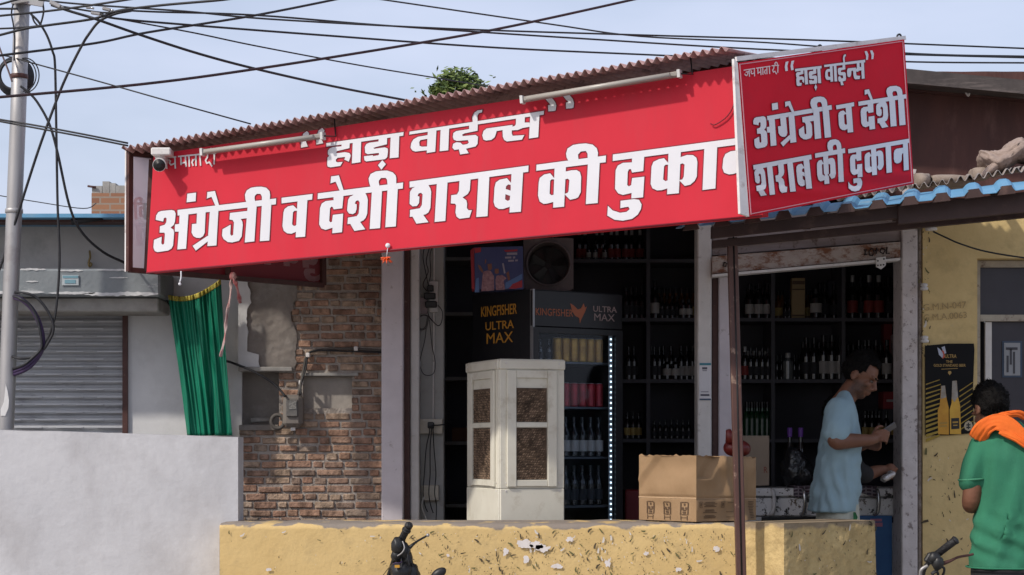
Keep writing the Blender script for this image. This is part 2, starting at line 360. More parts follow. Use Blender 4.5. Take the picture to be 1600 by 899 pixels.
ped = thing('masonry_pedestal', 'yellow block with a sunlit left face and pitted right face ending the low wall', 'pedestal', (X(1225, 9.6), 9.9, 0))
yaw = R(38)
c0 = P(1225, 818, 9.58); c0.z = 0
dl = Vector((-math.sin(yaw), math.cos(yaw), 0)); dr = Vector((math.cos(yaw), math.sin(yaw), 0)); zp = Z(818, 9.58)
M_yp = pm('yellow_limewash_block', (.56, .42, .20), (.48, .345, .155), 7, .9, bump=.9, bscale=38, dirt=(.36, .26, .12), dscale=11, dlo=.45, dhi=.7, dmax=.9)
add_height_band(M_yp, zp + .02, zp + .035, 9, .10, (.26, .20, .13))
g = MB()
WL, WR = .29, .65
def ptop(u, n=.004): return noise.noise(Vector((u * 17, 5, 1))) * n
def faceL(u, v):
    q = c0 + dl * (WL * u) + Vector((0, 0, zp * v)); nn = Vector((-math.cos(yaw), -math.sin(yaw), 0)); k = noise.noise(q * 8) * .006 if 0 < u < 1 else 0
    return q + nn * k
def faceR(u, v):
    bot = 1 + .06 * (1 - v)                                 # the block widens towards its foot
    q = c0 + dr * (WR * u * bot) + Vector((0, 0, zp * v)); nn = Vector((math.sin(yaw), -math.cos(yaw), 0))
    k = (noise.noise(q * 9) * .008 + noise.noise(q * 34) * .005) if 0 < u < 1 else 0
    return q + nn * k
g.grid(faceL, 20, 50); g.grid(faceR, 50, 90)
g.face([c0 + Vector((0, 0, zp)), c0 + dr * WR + Vector((0, 0, zp)), c0 + dr * WR + dl * WL + Vector((0, 0, zp)), c0 + dl * WL + Vector((0, 0, zp))])
g.face([c0 + dl * WL, c0 + dl * WL + dr * WR * 1.06, c0 + dl * WL + dr * WR + Vector((0, 0, zp)), c0 + dl * WL + Vector((0, 0, zp))])
g.face([c0 + dr * WR * 1.06, c0 + dl * WL + dr * WR * 1.06, c0 + dl * WL + dr * WR + Vector((0, 0, zp)), c0 + dr * WR + Vector((0, 0, zp))])
g.build('block', M_yp, ped)
flecks(lambda u, v: (faceR(u, .58 + .41 * v), dr, Vector((0, 0, 1)), Vector((math.sin(yaw), -math.cos(yaw), 0))), 150, .010, 11).build('paint_flakes', FL, ped, kind='stuff', fixn=False)

# ---------------------------------------------------------------- grey plastered wall on the left
YG = 10.05
g = MB(); xa, xb = -4.2, X(372, YG); za, zb = Z(671, YG), Z(683, YG)
sa = (zb - za) / (X(372, YG) - X(0, YG))
ztop = lambda x: zb + sa * (x - xb)
g.grid(lambda u, v: Vector((xa + (xb - xa) * u, YG + noise.noise(Vector((u * 9, v * 4, 0))) * .006, ztop(xa + (xb - xa) * u) * v)), 90, 30)
g.face([(xa, YG, ztop(xa)), (xb, YG, zb), (xb, YG + .2, zb), (xa, YG + .2, ztop(xa))])
g.face([(xb, YG, 0), (xb, YG + .2, 0), (xb, YG + .2, zb), (xb, YG, zb)])
g.face([(xa, YG + .2, 0), (xb, YG + .2, 0), (xb, YG + .2, zb), (xa, YG + .2, ztop(xa))])
tag(g.build('boundary_wall', M_greyw), 'smooth pale grey plastered wall at lower left beside the low yellow wall', 'wall')

# ---------------------------------------------------------------- shuttered shop on the left
YL = 11.3
ls = thing('shuttered_shop', 'closed shop on the left with a grey ribbed roller shutter and thin blue roof edge', 'shop', (X(60, YL), YL + 1, 0))
g = MB(); xr = X(378, YL); xs0, xs1 = X(-90, YL), X(192, YL); zs = Z(482, YL)
g.box(xs1 + .03, xr, YL, YL + .22, 0, Z(432, YL)); g.box(-5.2, xs0, YL, YL + .22, 0, Z(432, YL))
M_white_pl2 = pm('white_plaster_stained', (.66, .66, .66), (.57, .57, .575), 3, .85, bump=.12, dirt=(.40, .39, .38), dscale=4, dlo=.5, dhi=.8, dmax=.6)
g.build('wall', M_white_pl2, ls)
g = MB(); g.box(-5.2, X(372, YL), YL + .003, YL + .2, Z(432, YL), Z(344, YL)); g.box(-5.2, X(372, YL), YL + .2, 14.5, Z(345, YL) - .08, Z(345, YL))
g.build('upper_wall', pm('grey_cement', (.56, .54, .52), (.48, .46, .445), 3, .9, bump=.15, dirt=(.38, .37, .355), dscale=2.5), ls)
g = MB(); g.box(-5.2, X(250, 10.85), 10.85, YL - .002, Z(463, 10.85), Z(420, 10.85), bev=.012)
g.build('lintel', pm('blue_grey_paint', (.17, .19, .205), (.22, .24, .25), 5, .8, bump=.3, dirt=(.42, .43, .43), dscale=6, dlo=.60, dhi=.66, dstretch=(.6, 1, 2.2)), ls)
g = MB(); g.box(-5.2, X(247, 10.93), 10.93, YL - .003, Z(487, 10.93), Z(463, 10.85) - .003, bev=.006)
g.build('lintel_beam', M_conc, ls)
g = MB(); rnd = random.Random(6)                                # scraped strips where white plaster shows through on the lintel
for (a, b_, y0_, h_) in ((-60, 70, 457, 5), (75, 150, 458, 4), (128, 248, 459.5, 6), (30, 72, 421, 3), (92, 130, 423, 2.5), (150, 240, 422, 3), (170, 200, 434, 2), (40, 60, 440, 2)):
    top, bot = [], []; k = 22
    for i in range(k + 1):
        x = a + (b_ - a) * i / k; e = math.sin(math.pi * i / k) ** .4
        top.append(P(x, y0_ - h_ * .5 * e * (1 + .9 * noise.noise(Vector((x * .12, y0_, 1)))), 10.846)); bot.append(P(x, y0_ + h_ * .5 * e * (1 + .9 * noise.noise(Vector((x * .15, y0_, 7)))), 10.846))
    g.tri([top + bot[::-1]])
g.build('scraped_plaster', pm('scraped_white', (.60, .60, .60), (.42, .43, .44), 25, .9), ls, fixn=False)
g = MB(); n = 46; H = zs - .3
prof = []
for i in range(n):                                          # ribbed slats
    z = .3 + H * i / n; h = H / n
    prof += [(0, z), (-.012, z + h * .12), (-.016, z + h * .35), (-.012, z + h * .6), (0, z + h * .72), (.003, z + h * .86)]
prof.append((0, .3 + H))
for a, b in zip(prof[:-1], prof[1:]):
    g.face([(xs0, YL + .05 + a[0], a[1]), (xs1, YL + .05 + a[0], a[1]), (xs1, YL + .05 + b[0], b[1]), (xs0, YL + .05 + b[0], b[1])])
rnd = random.Random(2)
sh = g.build('roller_shutter', pm('grey_shutter_steel', (.43, .44, .455), (.37, .375, .39), 3, .5, .25, dirt=(.24, .24, .25), dscale=5, dstretch=(.7, 1, 3)), ls, fixn=False)
g = MB()                                                    # raised dashes pressed into every slat
for i in range(n):
    z = .3 + H * (i + .36) / n; x = xs0 + (.05 if i % 2 else .17)
    while x < xs1 - .14:
        g.box(x, x + .155, YL + .026, YL + .036, z - .004, z + .004, bev=.0015); x += .235
g.build('pressed_rib', pm('shutter_rib', (.52, .53, .55), (.46, .47, .49), 6, .45, .3), ls)
g = MB(); g.box(xs1 + .001, xs1 + .03, YL - .02, YL + .05, 0, zs + .06); g.build('shutter_frame', M_brown, ls)
g = MB(); g.box(-5.2, X(300, 10.85), 10.85, 14.5, Z(340, 10.85), Z(334, 10.85)); g.build('roof', M_blue, ls)
g = MB(); g.box(-5.2, X(300, 10.95), 10.95, 11.1, Z(347, 10.95), Z(341, 10.95)); g.build('roof_purlin', M_brown, ls)
tag(MB().tube([P(112, 347, 10.9), P(160, 339, 10.9)], .018, 8).build('pipe_end', M_rubber), 'short dark pipe poking out under the blue roof edge', 'pipe')
g = MB(); g.box(X(97, 10.845), X(123, 10.845), 10.842, 10.8465, Z(446, 10.845), Z(430, 10.845))
st = thing('paper_sticker', 'torn pale blue and white sticker on the grey lintel over the shutter', 'sticker', P(110, 446, 10.845))
g.build('paper', pm('sticker_paper', (.42, .46, .48), (.33, .37, .39), 20, .7), st)
g = MB(); g.box(X(98, 10.84), X(122, 10.84), 10.8395, 10.8415, Z(434.5, 10.84), Z(431, 10.84)); g.box(X(101, 10.84), X(118, 10.84), 10.8395, 10.8415, Z(443, 10.84), Z(437.5, 10.84))
g.build('print', flat('sticker_blue', (.16, .30, .36)), st)
hk = MB(); hk.tube(catmull([P(140, 392, 11.28), P(141, 402, 11.27), P(139, 409, 11.27), P(143, 413, 11.27), P(140, 417, 11.27), P(138, 410, 11.27)], 4), .006, 6)
tag(hk.build('hanging_charm', pm('brass', (.35, .25, .10), (.25, .18, .08), 20, .4, .5)), 'little brass charm hanging on the grey wall above the shutter', 'charm')

# far brick house and tree
YF2 = 20.0
fb = thing('brick_building', 'unfinished brick house top beyond the blue roof edge', 'building', (X(172, YF2), YF2, 0))
M_fb = bpy.data.materials.new('far_brick'); M_fb.use_nodes = True; nt = M_fb.node_tree; b = nt.nodes['Principled BSDF']; b.inputs['Roughness'].default_value = .9
bt = nt.nodes.new('ShaderNodeTexBrick'); bt.inputs['Scale'].default_value = 1; bt.inputs['Brick Width'].default_value = .2; bt.inputs['Row Height'].default_value = .066; bt.inputs['Mortar Size'].default_value = .009
bt.inputs['Color1'].default_value = (.30, .15, .085, 1); bt.inputs['Color2'].default_value = (.22, .10, .06, 1); bt.inputs['Mortar'].default_value = (.26, .21, .17, 1)
tc = nt.nodes.new('ShaderNodeTexCoord'); sx = nt.nodes.new('ShaderNodeSeparateXYZ'); cx_ = nt.nodes.new('ShaderNodeCombineXYZ')
nt.links.new(tc.outputs['Object'], sx.inputs[0]); nt.links.new(sx.outputs[0], cx_.inputs[0]); nt.links.new(sx.outputs[2], cx_.inputs[1]); nt.links.new(cx_.outputs[0], bt.inputs[0]); nt.links.new(bt.outputs[0], b.inputs['Base Color'])
g = MB(); g.box(X(143, YF2), X(300, YF2), YF2, YF2 + 3, 0, Z(302, YF2)); g.build('wall', M_fb, fb)
g = MB(); rnd = random.Random(9); x = X(143, YF2)
while x < X(300, YF2):
    w = rnd.uniform(.06, .16); h = rnd.uniform(.05, .12) + .05 * min(1, (x - X(143, YF2)) * 2); g.box(x, x + w * .95, YF2 + .02, YF2 + .3, Z(302, YF2), Z(302, YF2) + h); x += w
g.build('broken_top', M_conc, fb)
MB().tube([P(137, 291, YF2), P(150, 293, YF2)], .012, 6).build('rebar', M_brown, fb)

tr = thing('leafy_tree', 'green tree crown showing above the corrugated roof', 'tree', (X(712, 24), 24, 0))
g = MB(); g.tube([(X(712, 24), 24, 0), (X(708, 24), 24, 2.2), (X(712, 24), 24, 4.6), (X(713, 24), 24, 5.6)], .12, 8, rads=[.17, .13, .09, .02])
for k in range(7):
    a = k * 2.4; g.tube(catmull([(X(711, 24), 24, 4.0 + k * .16), (X(711, 24) + math.cos(a) * .28, 24 + math.sin(a) * .28, 4.5 + k * .15), (X(711, 24) + math.cos(a) * .5, 24 + math.sin(a) * .45, 4.85 + k * .12)], 3), .02, 5)
g.build('trunk', pm('bark', (.10, .07, .05), (.06, .045, .035), 20, .9), tr)
g = MB(); rnd = random.Random(4)
clumps = [(X(x, 24), 24 + rnd.uniform(-.3, .3), Z(y, 24), r) for x, y, r in [(695, 142, .17), (705, 132, .16), (716, 128, .14), (728, 134, .15), (738, 142, .13), (712, 146, .26), (700, 150, .3), (732, 150, .3), (722, 126, .09), (686, 146, .1), (715, 165, .5), (745, 139, .07)]]
for k in range(1900):
    c = rnd.choice(clumps); d = Vector((rnd.gauss(0, 1), rnd.gauss(0, 1), rnd.gauss(0, 1))); d.normalize(); p = Vector(c[:3]) + d * c[3] * rnd.uniform(.35, 1.2)
    L = rnd.uniform(.03, .06); a = Vector((rnd.gauss(0, 1), rnd.gauss(0, 1), rnd.gauss(0, .6))).normalized(); e = a.orthogonal().normalized() * L * .4
    g.mi = rnd.choice([0, 0, 1, 1, 2]); g.face([p - a * L, p + e, p + a * L, p - e])
g.build('crown', [pm('leaf_mid', (.11, .16, .04), (.09, .135, .032), 9, .6), pm('leaf_light', (.17, .22, .06), (.14, .19, .05), 9, .6), pm('leaf_dark', (.035, .065, .02), (.03, .05, .016), 9, .6)], tr, fixn=False)

# ---------------------------------------------------------------- bare brick wall with niches
YB = 11.2
bw = thing('brick_wall', 'bare uneven brick wall with cement patch and two niches between green cloth and shop', 'wall', (X(485, YB), YB + .1, 0))
xl, xr_ = X(374, YB), X(597, YB)
niches = [(X(374, YB), X(436, YB), Z(668, YB), Z(580, YB)), (X(473, YB), X(550, YB), Z(638, YB), Z(588, YB))]
plast = (X(374, YB), X(462, YB), Z(577, YB), Z(400, YB))
g = MB(); rnd = random.Random(21); rh = 12.6 / 276.8; z = .25; row = 0
def rbrick(a, b_, z0, z1, dep):
    M = Matrix.Translation(((a + b_) / 2, YB, (z0 + z1) / 2)) @ Matrix.Rotation(rnd.gauss(0, .012), 4, 'Y') @ Matrix.Rotation(rnd.gauss(0, .03), 4, 'Z')
    w, h = (b_ - a) / 2, (z1 - z0) / 2
    g.box(-w, w, -dep, .05, -h, h, M, bev=.004)
while z < Z(380, YB):
    x = xl - rnd.uniform(0, .1); row += 1
    hd = row % 2 == 0
    while x < xr_:
        w = rnd.uniform(.06, .085) if rnd.random() < (.45 if hd else .2) else rnd.uniform(.105, .15)
        a, b_ = max(x, xl), min(x + w - .012, xr_); x += w
        if b_ - a < .02: continue
        zc = z + rh / 2; h = rh * rnd.uniform(.66, .82)
        zj = z + rnd.uniform(-.003, .003)
        skip = False
        for (na, nb, nz0, nz1) in niches:
            if nz0 - .01 < zc < nz1 + .02:
                if a >= na - .02 and b_ <= nb + .02: skip = True
                elif a < nb and b_ > na:
                    if a < na: b_ = na
                    else: a = nb
                    if b_ - a < .02: skip = True
        if plast[2] < zc < plast[3]:
            edge = plast[1] + .05 * noise.noise(Vector((0, zc * 6, 3)))
            if b_ < edge: skip = True
            elif a < edge: a = edge
            if b_ - a < .02: skip = True
        if skip: continue
        rbrick(a, b_, zj, zj + h, rnd.uniform(.0, .010))
    z += rh
M_br = island_mat('old_brick', [(.30, .185, .135), (.335, .205, .145), (.275, .18, .135), (.35, .215, .15), (.315, .205, .15), (.23, .165, .13), (.34, .25, .185), (.295, .175, .125), (.365, .265, .195), (.32, .245, .19)], bump=.8)
g.build('bricks', M_br, bw)
g = MB()                                                    # mortar bed behind the bricks, open at the niches
M_mo = pm('mortar', (.36, .32, .285), (.29, .255, .225), 14, .95, bump=.8, bscale=70, dirt=(.12, .10, .085), dscale=6)
ym = YB + .005
cuts = sorted({xl, xr_, niches[0][1], niches[1][0], niches[1][1]})
for a, b_ in zip(cuts[:-1], cuts[1:]):
    zz = [(0, Z(380, YB))]
    for (na, nb, n0, n1) in niches:
        if a >= na - .001 and b_ <= nb + .001: zz = [(0, n0), (n1, Z(380, YB))]
    for (q0, q1) in zz: g.box(a, b_, ym, ym + .2, q0, q1)
g.build('mortar', M_mo, bw)
M_cem = pm('cement_render', (.225, .20, .18), (.175, .155, .14), 5, .95, bump=.5, bscale=35, dirt=(.30, .285, .27), dscale=5, dlo=.52, dhi=.7, dmax=.7)
for k, (na, nb, n0, n1) in enumerate(niches):
    d = .13 if k == 0 else .05
    g = MB(); g.box(na, nb, YB + d, YB + d + .05, n0 - .01, n1 + .01)
    g.build('niche_back', [M_cem, pm('niche_plaster', (.33, .30, .27), (.26, .235, .21), 6, .9, bump=.3)][k], bw)
g = MB()
def plfn(u, v):
    z = plast[2] + (plast[3] - plast[2]) * v; e = plast[1] + .05 * noise.noise(Vector((0, z * 6, 3))) + .01 * noise.noise(Vector((0, z * 30, 3)))
    x = plast[0] + (e - plast[0]) * u
    return Vector((x, YB - .016 + .005 * noise.noise(Vector((x * 8, 0, z * 8))) + .005 * noise.noise(Vector((x * 30, 0, z * 30))) + .03 * max(0, u - .85), z))
g.grid(plfn, 30, 60); g.build('cement_patch', M_cem, bw)
g = MB()                                                    # ragged white plaster edge left over from the neighbour's wall
pts = []
zz0, zz1 = Z(575, YB), Z(428, YB); e = []
for k in range(30):
    z = zz0 + (zz1 - zz0) * k / 29; e.append(Vector((X(376, YB) + .045 + .04 * noise.noise(Vector((1, z * 7, 0))) + (.06 if k < 5 else 0) + .012 * noise.noise(Vector((2, z * 30, 0))), YB - .034, z)))
g.prism([Vector((xl - .002, YB - .034, zz0))] + e + [Vector((xl - .002, YB - .034, zz1))], (0, .02, 0)); g.build('plaster_edge', M_white_pl2, bw)
g = MB(); g.box(xl, X(458, YB), YB - .05, YB + .12, Z(581, YB), Z(574, YB), bev=.004); g.build('niche_shelf', M_conc, bw)
g = MB(); g.box(X(470, YB), X(560, YB), YB - .025, YB + .05, Z(588, YB), Z(583, YB), bev=.003); g.build('niche_lintel', M_conc, bw)
g = MB(); g.box(xl, X(436, YB), YB - .02, YB + .13, Z(673, YB), Z(664, YB), bev=.004); g.build('niche_sill', M_cem, bw)
tag(MB().tube([P(392, 657, YB + .03), P(420, 656, YB + .04)], .014, 8).build('rolled_paper', M_conc), 'small dusty roll lying in the left niche of the brick wall', 'roll')

# ---------------------------------------------------------------- the shop itself
YP = 11.0
shop = thing('liquor_shop', 'open fronted shop with pale painted pillars and dark shelves under the red sign', 'shop', (X(1000, YP), 12, 0))
def pil(px0, px1, y0, y1, z0=0, z1=3.05, m=None, name='pillar', bev=.006):
    g = MB(); g.box(X(px0, y0), X(px1, y0), y0, y1, z0, z1, bev=bev); return g.build(name, m or M_pillar, shop)
pil(596, 630, YP, YP + .24)
pil(631, 640, YP + .09, YP + .16, m=M_brown, name='shutter_guide', bev=0)
pil(641, 655, YP + .12, YP + .3, m=M_whitepaint, name='door_jamb')
pil(656, 694, 11.3, 11.5, m=pm('grey_white_tile', (.40, .40, .385), (.345, .34, .33), 4, .6, dirt=(.23, .21, .20), dscale=7, dlo=.55, dhi=.72, dmax=.7), name='inner_pillar')
pil(1090, 1112, YP, YP + .2, m=M_whitepaint)
pil(1113, 1122, YP + .07, YP + .15, m=M_brown, name='shutter_guide', bev=0)
pil(1123, 1146, YP + .05, YP + .25)
pil(1409, 1434, YP, YP + .25, m=pm('peeling_paint', (.62, .57, .56), (.52, .47, .46), 10, .8, bump=.3, dirt=(.16, .12, .11), dscale=24, dlo=.56, dhi=.64, dmax=.8))
pil(1435, 1441, YP + .02, YP + .2, m=pm('peeling_edge', (.22, .17, .14), (.40, .36, .33), 30, .9, dirt=(.10, .07, .06), dscale=26), name='shutter_guide')
xw0, xw1 = X(597, YP), 2.62
g = MB(); g.box(xw0, xw1, 11.02, 13.0, 0, .35); g.build('floor', M_conc, shop)
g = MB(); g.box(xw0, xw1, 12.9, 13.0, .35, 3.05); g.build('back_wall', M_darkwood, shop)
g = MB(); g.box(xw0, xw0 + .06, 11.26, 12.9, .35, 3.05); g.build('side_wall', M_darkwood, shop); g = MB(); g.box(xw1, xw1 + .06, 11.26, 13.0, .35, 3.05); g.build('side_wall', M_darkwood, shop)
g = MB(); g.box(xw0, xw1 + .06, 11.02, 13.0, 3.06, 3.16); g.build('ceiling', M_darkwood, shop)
def quad(name, pts, Y, th, m, parent=shop):
    g = MB(); g.prism([P(x, y, Y) for x, y in pts], (0, th, 0)); return g.build(name, m, parent)
M_lint = pm('grimy_pink_wood', (.36, .30, .29), (.27, .22, .21), 9, .8, dirt=(.15, .10, .085), dscale=14, dlo=.56, dhi=.66, stretch=(.4, 1, 3))
quad('shutter_box', [(1113, 340), (1407, 308), (1407, 376), (1113, 399)], 11.03, .06, M_lint)
quad('shutter_box_rail', [(1113, 381), (1407, 353), (1407, 358), (1113, 386)], 11.0, .027, M_lint)
M_rl = pm('rusty_shutter_rail', (.40, .34, .30), (.33, .27, .24), 12, .8, bump=.3, dirt=(.17, .068, .035), dscale=17, dlo=.47, dhi=.6, dstretch=(.7, 1, 1.3))
quad('shutter_bottom_rail', [(1113, 401), (1407, 378), (1407, 402), (1113, 428)], 10.96, .06, M_rl)
quad('shutter_lip', [(1113, 429), (1407, 403), (1407, 407), (1113, 433)], 10.94, .1, M_whitepaint)
# scrawled marks on the shutter rail
g = MB(); Ys = 10.955
for st_ in [[(1352, 391), (1352, 398)], [(1350, 391), (1355, 391)], [(1350, 398), (1355, 398)], [(1361, 389), (1358, 393), (1359, 399), (1363, 400), (1366, 395), (1364, 389), (1361, 389)], [(1370, 387), (1369, 397)], [(1367, 392), (1373, 391)], [(1377, 388), (1375, 394), (1380, 397), (1383, 391), (1378, 388)], [(1386, 386), (1385, 397), (1390, 396)], [(1131, 411), (1130, 416), (1134, 417), (1136, 412), (1131, 410)]]:
    g = MB(); g.tube([P(x, y, Ys) for x, y in st_], .004, 5); g.build('scrawl_stroke', flat('dark_scrawl', (.03, .018, .016)), shop)
lk = thing('padlock_plate', 'white lock plate hanging from the rusty shutter rail', 'lock', P(1376, 421, 10.93))
g = MB(); g.prism([P(x, y, 10.93) for x, y in [(1369, 403), (1384, 401), (1384, 415), (1377, 421), (1369, 417)]], (0, .012, 0)); g.build('plate', M_whitepaint, lk)
g = MB()
for (x, y) in [(1371.5, 408), (1381, 405), (1371.5, 415), (1380.5, 414), (1376, 414.5)]: g.box(X(x, 10.93) - .004, X(x, 10.93) + .004, 10.926, 10.9285, Z(y, 10.93) - .004, Z(y, 10.93) + .004)
g.build('rivet', M_black, lk)

# ---------------------------------------------------------------- roofs and awnings
def corrugated(name, A, B, Dl, Dr, waves, amp, nback, m, parent=None, shape='sine', th=.002):
    A, B, Dl, Dr = map(Vector, (A, B, Dl, Dr)); g = MB(); rnd = random.Random(hash(name) % 99)
    k = 8 if shape == 'sine' else 10
    up = Vector((0, 0, 1))
    def w(u):
        f = (u * waves) % 1
        if shape == 'sine': return math.sin(2 * math.pi * f) * amp
        return amp * max(0, min(1, (.26 - abs(f - .5)) / .09))
    jit = [rnd.uniform(-.0, .012) for _ in range(waves + 2)]
    def fn(u, v):
        p = A.lerp(B, u) + Dl.lerp(Dr, u) * v
        sag = noise.noise(Vector((u * 6, v * 2, 1))) * .006
        return p + up * (w(u) + sag) - Dl.normalized() * (jit[int(u * waves)] * .6 if v == 0 else 0)
    g.grid(fn, waves * k, nback, smooth=(shape == 'sine'))
    return g.build(name, m, parent, fixn=False, solid=th)
A = P(190, 232, 10.165); B = P(1138, 76, 8.865)
roof = thing('corrugated_roof', 'rust coloured corrugated sheet roof over the long red sign', 'roof', (A + B) / 2)
corrugated('sheet', A, B, (.1, 3.1, .04), (1.2, 3.3, .50), 74, .0125, 10, M_corr, roof)
g = MB()
for t in (.12, .42, .75): g.bar(A.lerp(B, t) + Vector((.1, .3, -.035)), A.lerp(B, t) + Vector((.5, 2.9, .0 + .35 * t)), .04, .03)
g.bar(A + Vector((.15, .75, .0)), B + Vector((.25, .75, .10)), .04, .04); g.build('purlin', M_brown, roof)

shed = thing('rusty_shed', 'dark rust brown sheet metal upper storey behind the square sign', 'shed', (X(1540, 11), 11.5, 2.9))
g = MB(); ysd = 11.0
g.grid(lambda u, v: Vector((X(1330, ysd) + 1.9 * u, ysd + .012 * noise.noise(Vector((u * 14, v * 2, 0))), Z(310, ysd) + (Z(112, ysd) - Z(310, ysd)) * v)), 60, 12, smooth=False)
g.box(X(1330, ysd), X(1330, ysd) + 1.9, ysd + .03, ysd + .1, Z(321, ysd), Z(112, ysd)); g.box(X(1330, ysd), X(1330, ysd) + 1.9, ysd + .005, ysd + .028, Z(321, ysd), Z(311, ysd)); g.build('wall', M_rustwall, shed)
g = MB(); g.prism([P(1330, 99, 10.7), P(1690, 134, 10.7), P(1690, 155, 10.7), P(1330, 122, 10.7)], (.3, 1.8, .12)); g.build('roof', pm('dark_weathered_sheet', (.05, .042, .04), (.085, .07, .065), 9, .8, dirt=(.16, .13, .12), dscale=6, dstretch=(.4, 1, 3)), shed)
g = MB(); g.prism([P(1420, 130, 10.95), P(1690, 152, 10.95), P(1690, 165, 10.95), P(1420, 143, 10.95)], (0, .04, 0)); g.build('fascia', M_brown, shed)
g = MB(); g.tube(catmull([P(1503, 135, 10.94), P(1508, 143, 10.9), P(1513, 150, 10.9), P(1515, 142, 10.9)], 4), .006, 5); g.build('hook', M_whitepaint, shed)

A2 = P(1300, 312, 9.95); B2 = P(1690, 250, 9.45)
asb = corrugated('cement_sheet_roof', A2, B2, (.25, 1.1, .16), (.25, 1.2, .16), 27, .014, 6, M_asb)
tag(asb, 'pale weathered corrugated cement sheet just above the blue awning', 'roof')
A3 = P(1056, 357, 9.38); B3 = P(1700, 285, 9.0)
awn = thing('blue_awning', 'bright blue ribbed sheet awning on dark steel beams', 'awning', (A3 + B3) / 2)
corrugated('sheet', A3, B3, (.12, .55, .105), (.12, .55, .108), 13, .024, 4, M_blue, awn, shape='trap', th=.003)
M_beam = pm('dark_red_steel', (.035, .016, .014), (.05, .025, .022), 9, .6, dirt=(.09, .05, .04), dscale=10)
g = MB(); g.prism([P(1112, 354, 9.42), P(1412, 321, 9.3), P(1412, 340, 9.3), P(1112, 372, 9.42)], (0, .05, 0))
g.prism([P(1404, 322, 9.278), P(1700, 289, 9.06), P(1700, 322, 9.06), P(1404, 350, 9.278)], (0, .05, 0)); g.build('front_beam', M_beam, awn)
g = MB(); g.prism([P(1114, 376, 9.6), P(1690, 318, 9.36), P(1690, 331, 9.36), P(1114, 387, 9.6)], (0, .06, 0)); g.build('rear_beam', M_beam, awn)
g = MB()
for px in (1120, 1260, 1400, 1560): g.bar(P(px, 366 - (px - 1112) * .088, 9.45), P(px, 366 - (px - 1112) * .088, 9.45) + Vector((.35, 1.55, .28)), .035, .035)
g.build('rafter', M_beam, awn)
for k in range(13):                                        # dark caps standing in for the shade inside the open rib ends
    A_c, B_c = Vector(A3), Vector(B3); u = (k + .5) / 13; c = A_c.lerp(B_c, u); ex = (B_c - A_c).normalized(); ww = (B_c - A_c).length / 13
    nz_ = noise.noise(Vector((u * 6, 0, 1))) * .006
    g = MB(); fr_ = Vector((0, -.012, 0)); g.prism([c + ex * (ww * x) + Vector((0, 0, z + nz_)) + fr_ for x, z in ((-.27, -.014), (.27, -.014), (.15, .026), (-.15, .026))], (0, .03, 0)); g.build('rib_end_shade', M_beam, awn)
post = thing('steel_post', 'thin reddish brown steel post leaning slightly beside the cardboard box', 'post', P(1158, 1180, 9.62))
g = MB(); a = P(1144, 372, 9.62); b_ = P(1158, 902, 9.62); g.bar(b_ + (b_ - a) * .53, a, .048, .048, up=(0, 1, 0), bev=.004)
g.build('shaft', pm('brown_post_paint', (.10, .05, .04), (.065, .028, .024), 6, .5, dirt=(.25, .17, .13), dscale=13, dlo=.6, dhi=.68, stretch=(3, 3, .5)), post)
g = MB(); g.tube([P(1146, 370, 9.595), P(1159, 902, 9.595)], .004, 5); g.build('edge_seam', M_black, post)
for nm, lab, pts, Y in [('rubble_stone', 'squarish grey stone lying next to the square sign on the awning roof', (1441, 283, 13, 13), 9.95), ('rubble_stone', 'long flat brown stone on the cement sheet roof', (1484, 284, 34, 9.5), 9.95), ('rubble_stone', 'rounded brown stone by the folded sack on the roof', (1530, 272, 14, 11), 9.9)]:
    g = MB(); s = Y / FPX; c = P(pts[0], pts[1], Y + .12)
    g.ball(c, pts[2] * s, .09, pts[3] * s, u=20, v=14)
    for v in g.bm.verts:
        d = v.co - c; v.co = c + Vector((max(-pts[2] * s * .92, min(pts[2] * s * .92, d.x * 1.25)), d.y, max(-pts[3] * s * .9, min(pts[3] * s * .9, d.z * 1.3)))) * (1 + .28 * noise.noise(v.co * 14))
    tag(g.build(nm, pm('stone', (.30, .245, .205), (.22, .175, .145), 12, .9, bump=.6, bscale=50)), lab, 'stone')
g = MB(); c = P(1572, 247, 9.95)
g.ball(c, .125, .14, .062, u=48, v=30)
for v in g.bm.verts:
    d = v.co - c; f = 1 + .35 * abs(noise.noise(v.co * 11)) - .25 * abs(noise.noise(v.co * 23 + Vector((5, 0, 0))))
    f += .22 * abs(noise.noise(v.co * 48)); v.co = c + Vector((d.x * f, d.y * f, d.z * f - .30 * d.x * (1 if d.x < 0 else .25) * -1 * 0 + .035 * math.sin(d.x * 30)))
g.ball(P(1552, 262, 9.85), .085, .04, .022, M=Matrix.Rotation(R(-38), 3, 'Y'), u=24, v=14)
tag(g.build('folded_sack', pm('sackcloth', (.33, .255, .22), (.25, .19, .16), 30, .95, bump=1.0, bscale=34, dirt=(.20, .15, .13), dscale=12)), 'crumpled pinkish sack lying on the cement sheet roof at right', 'sack')

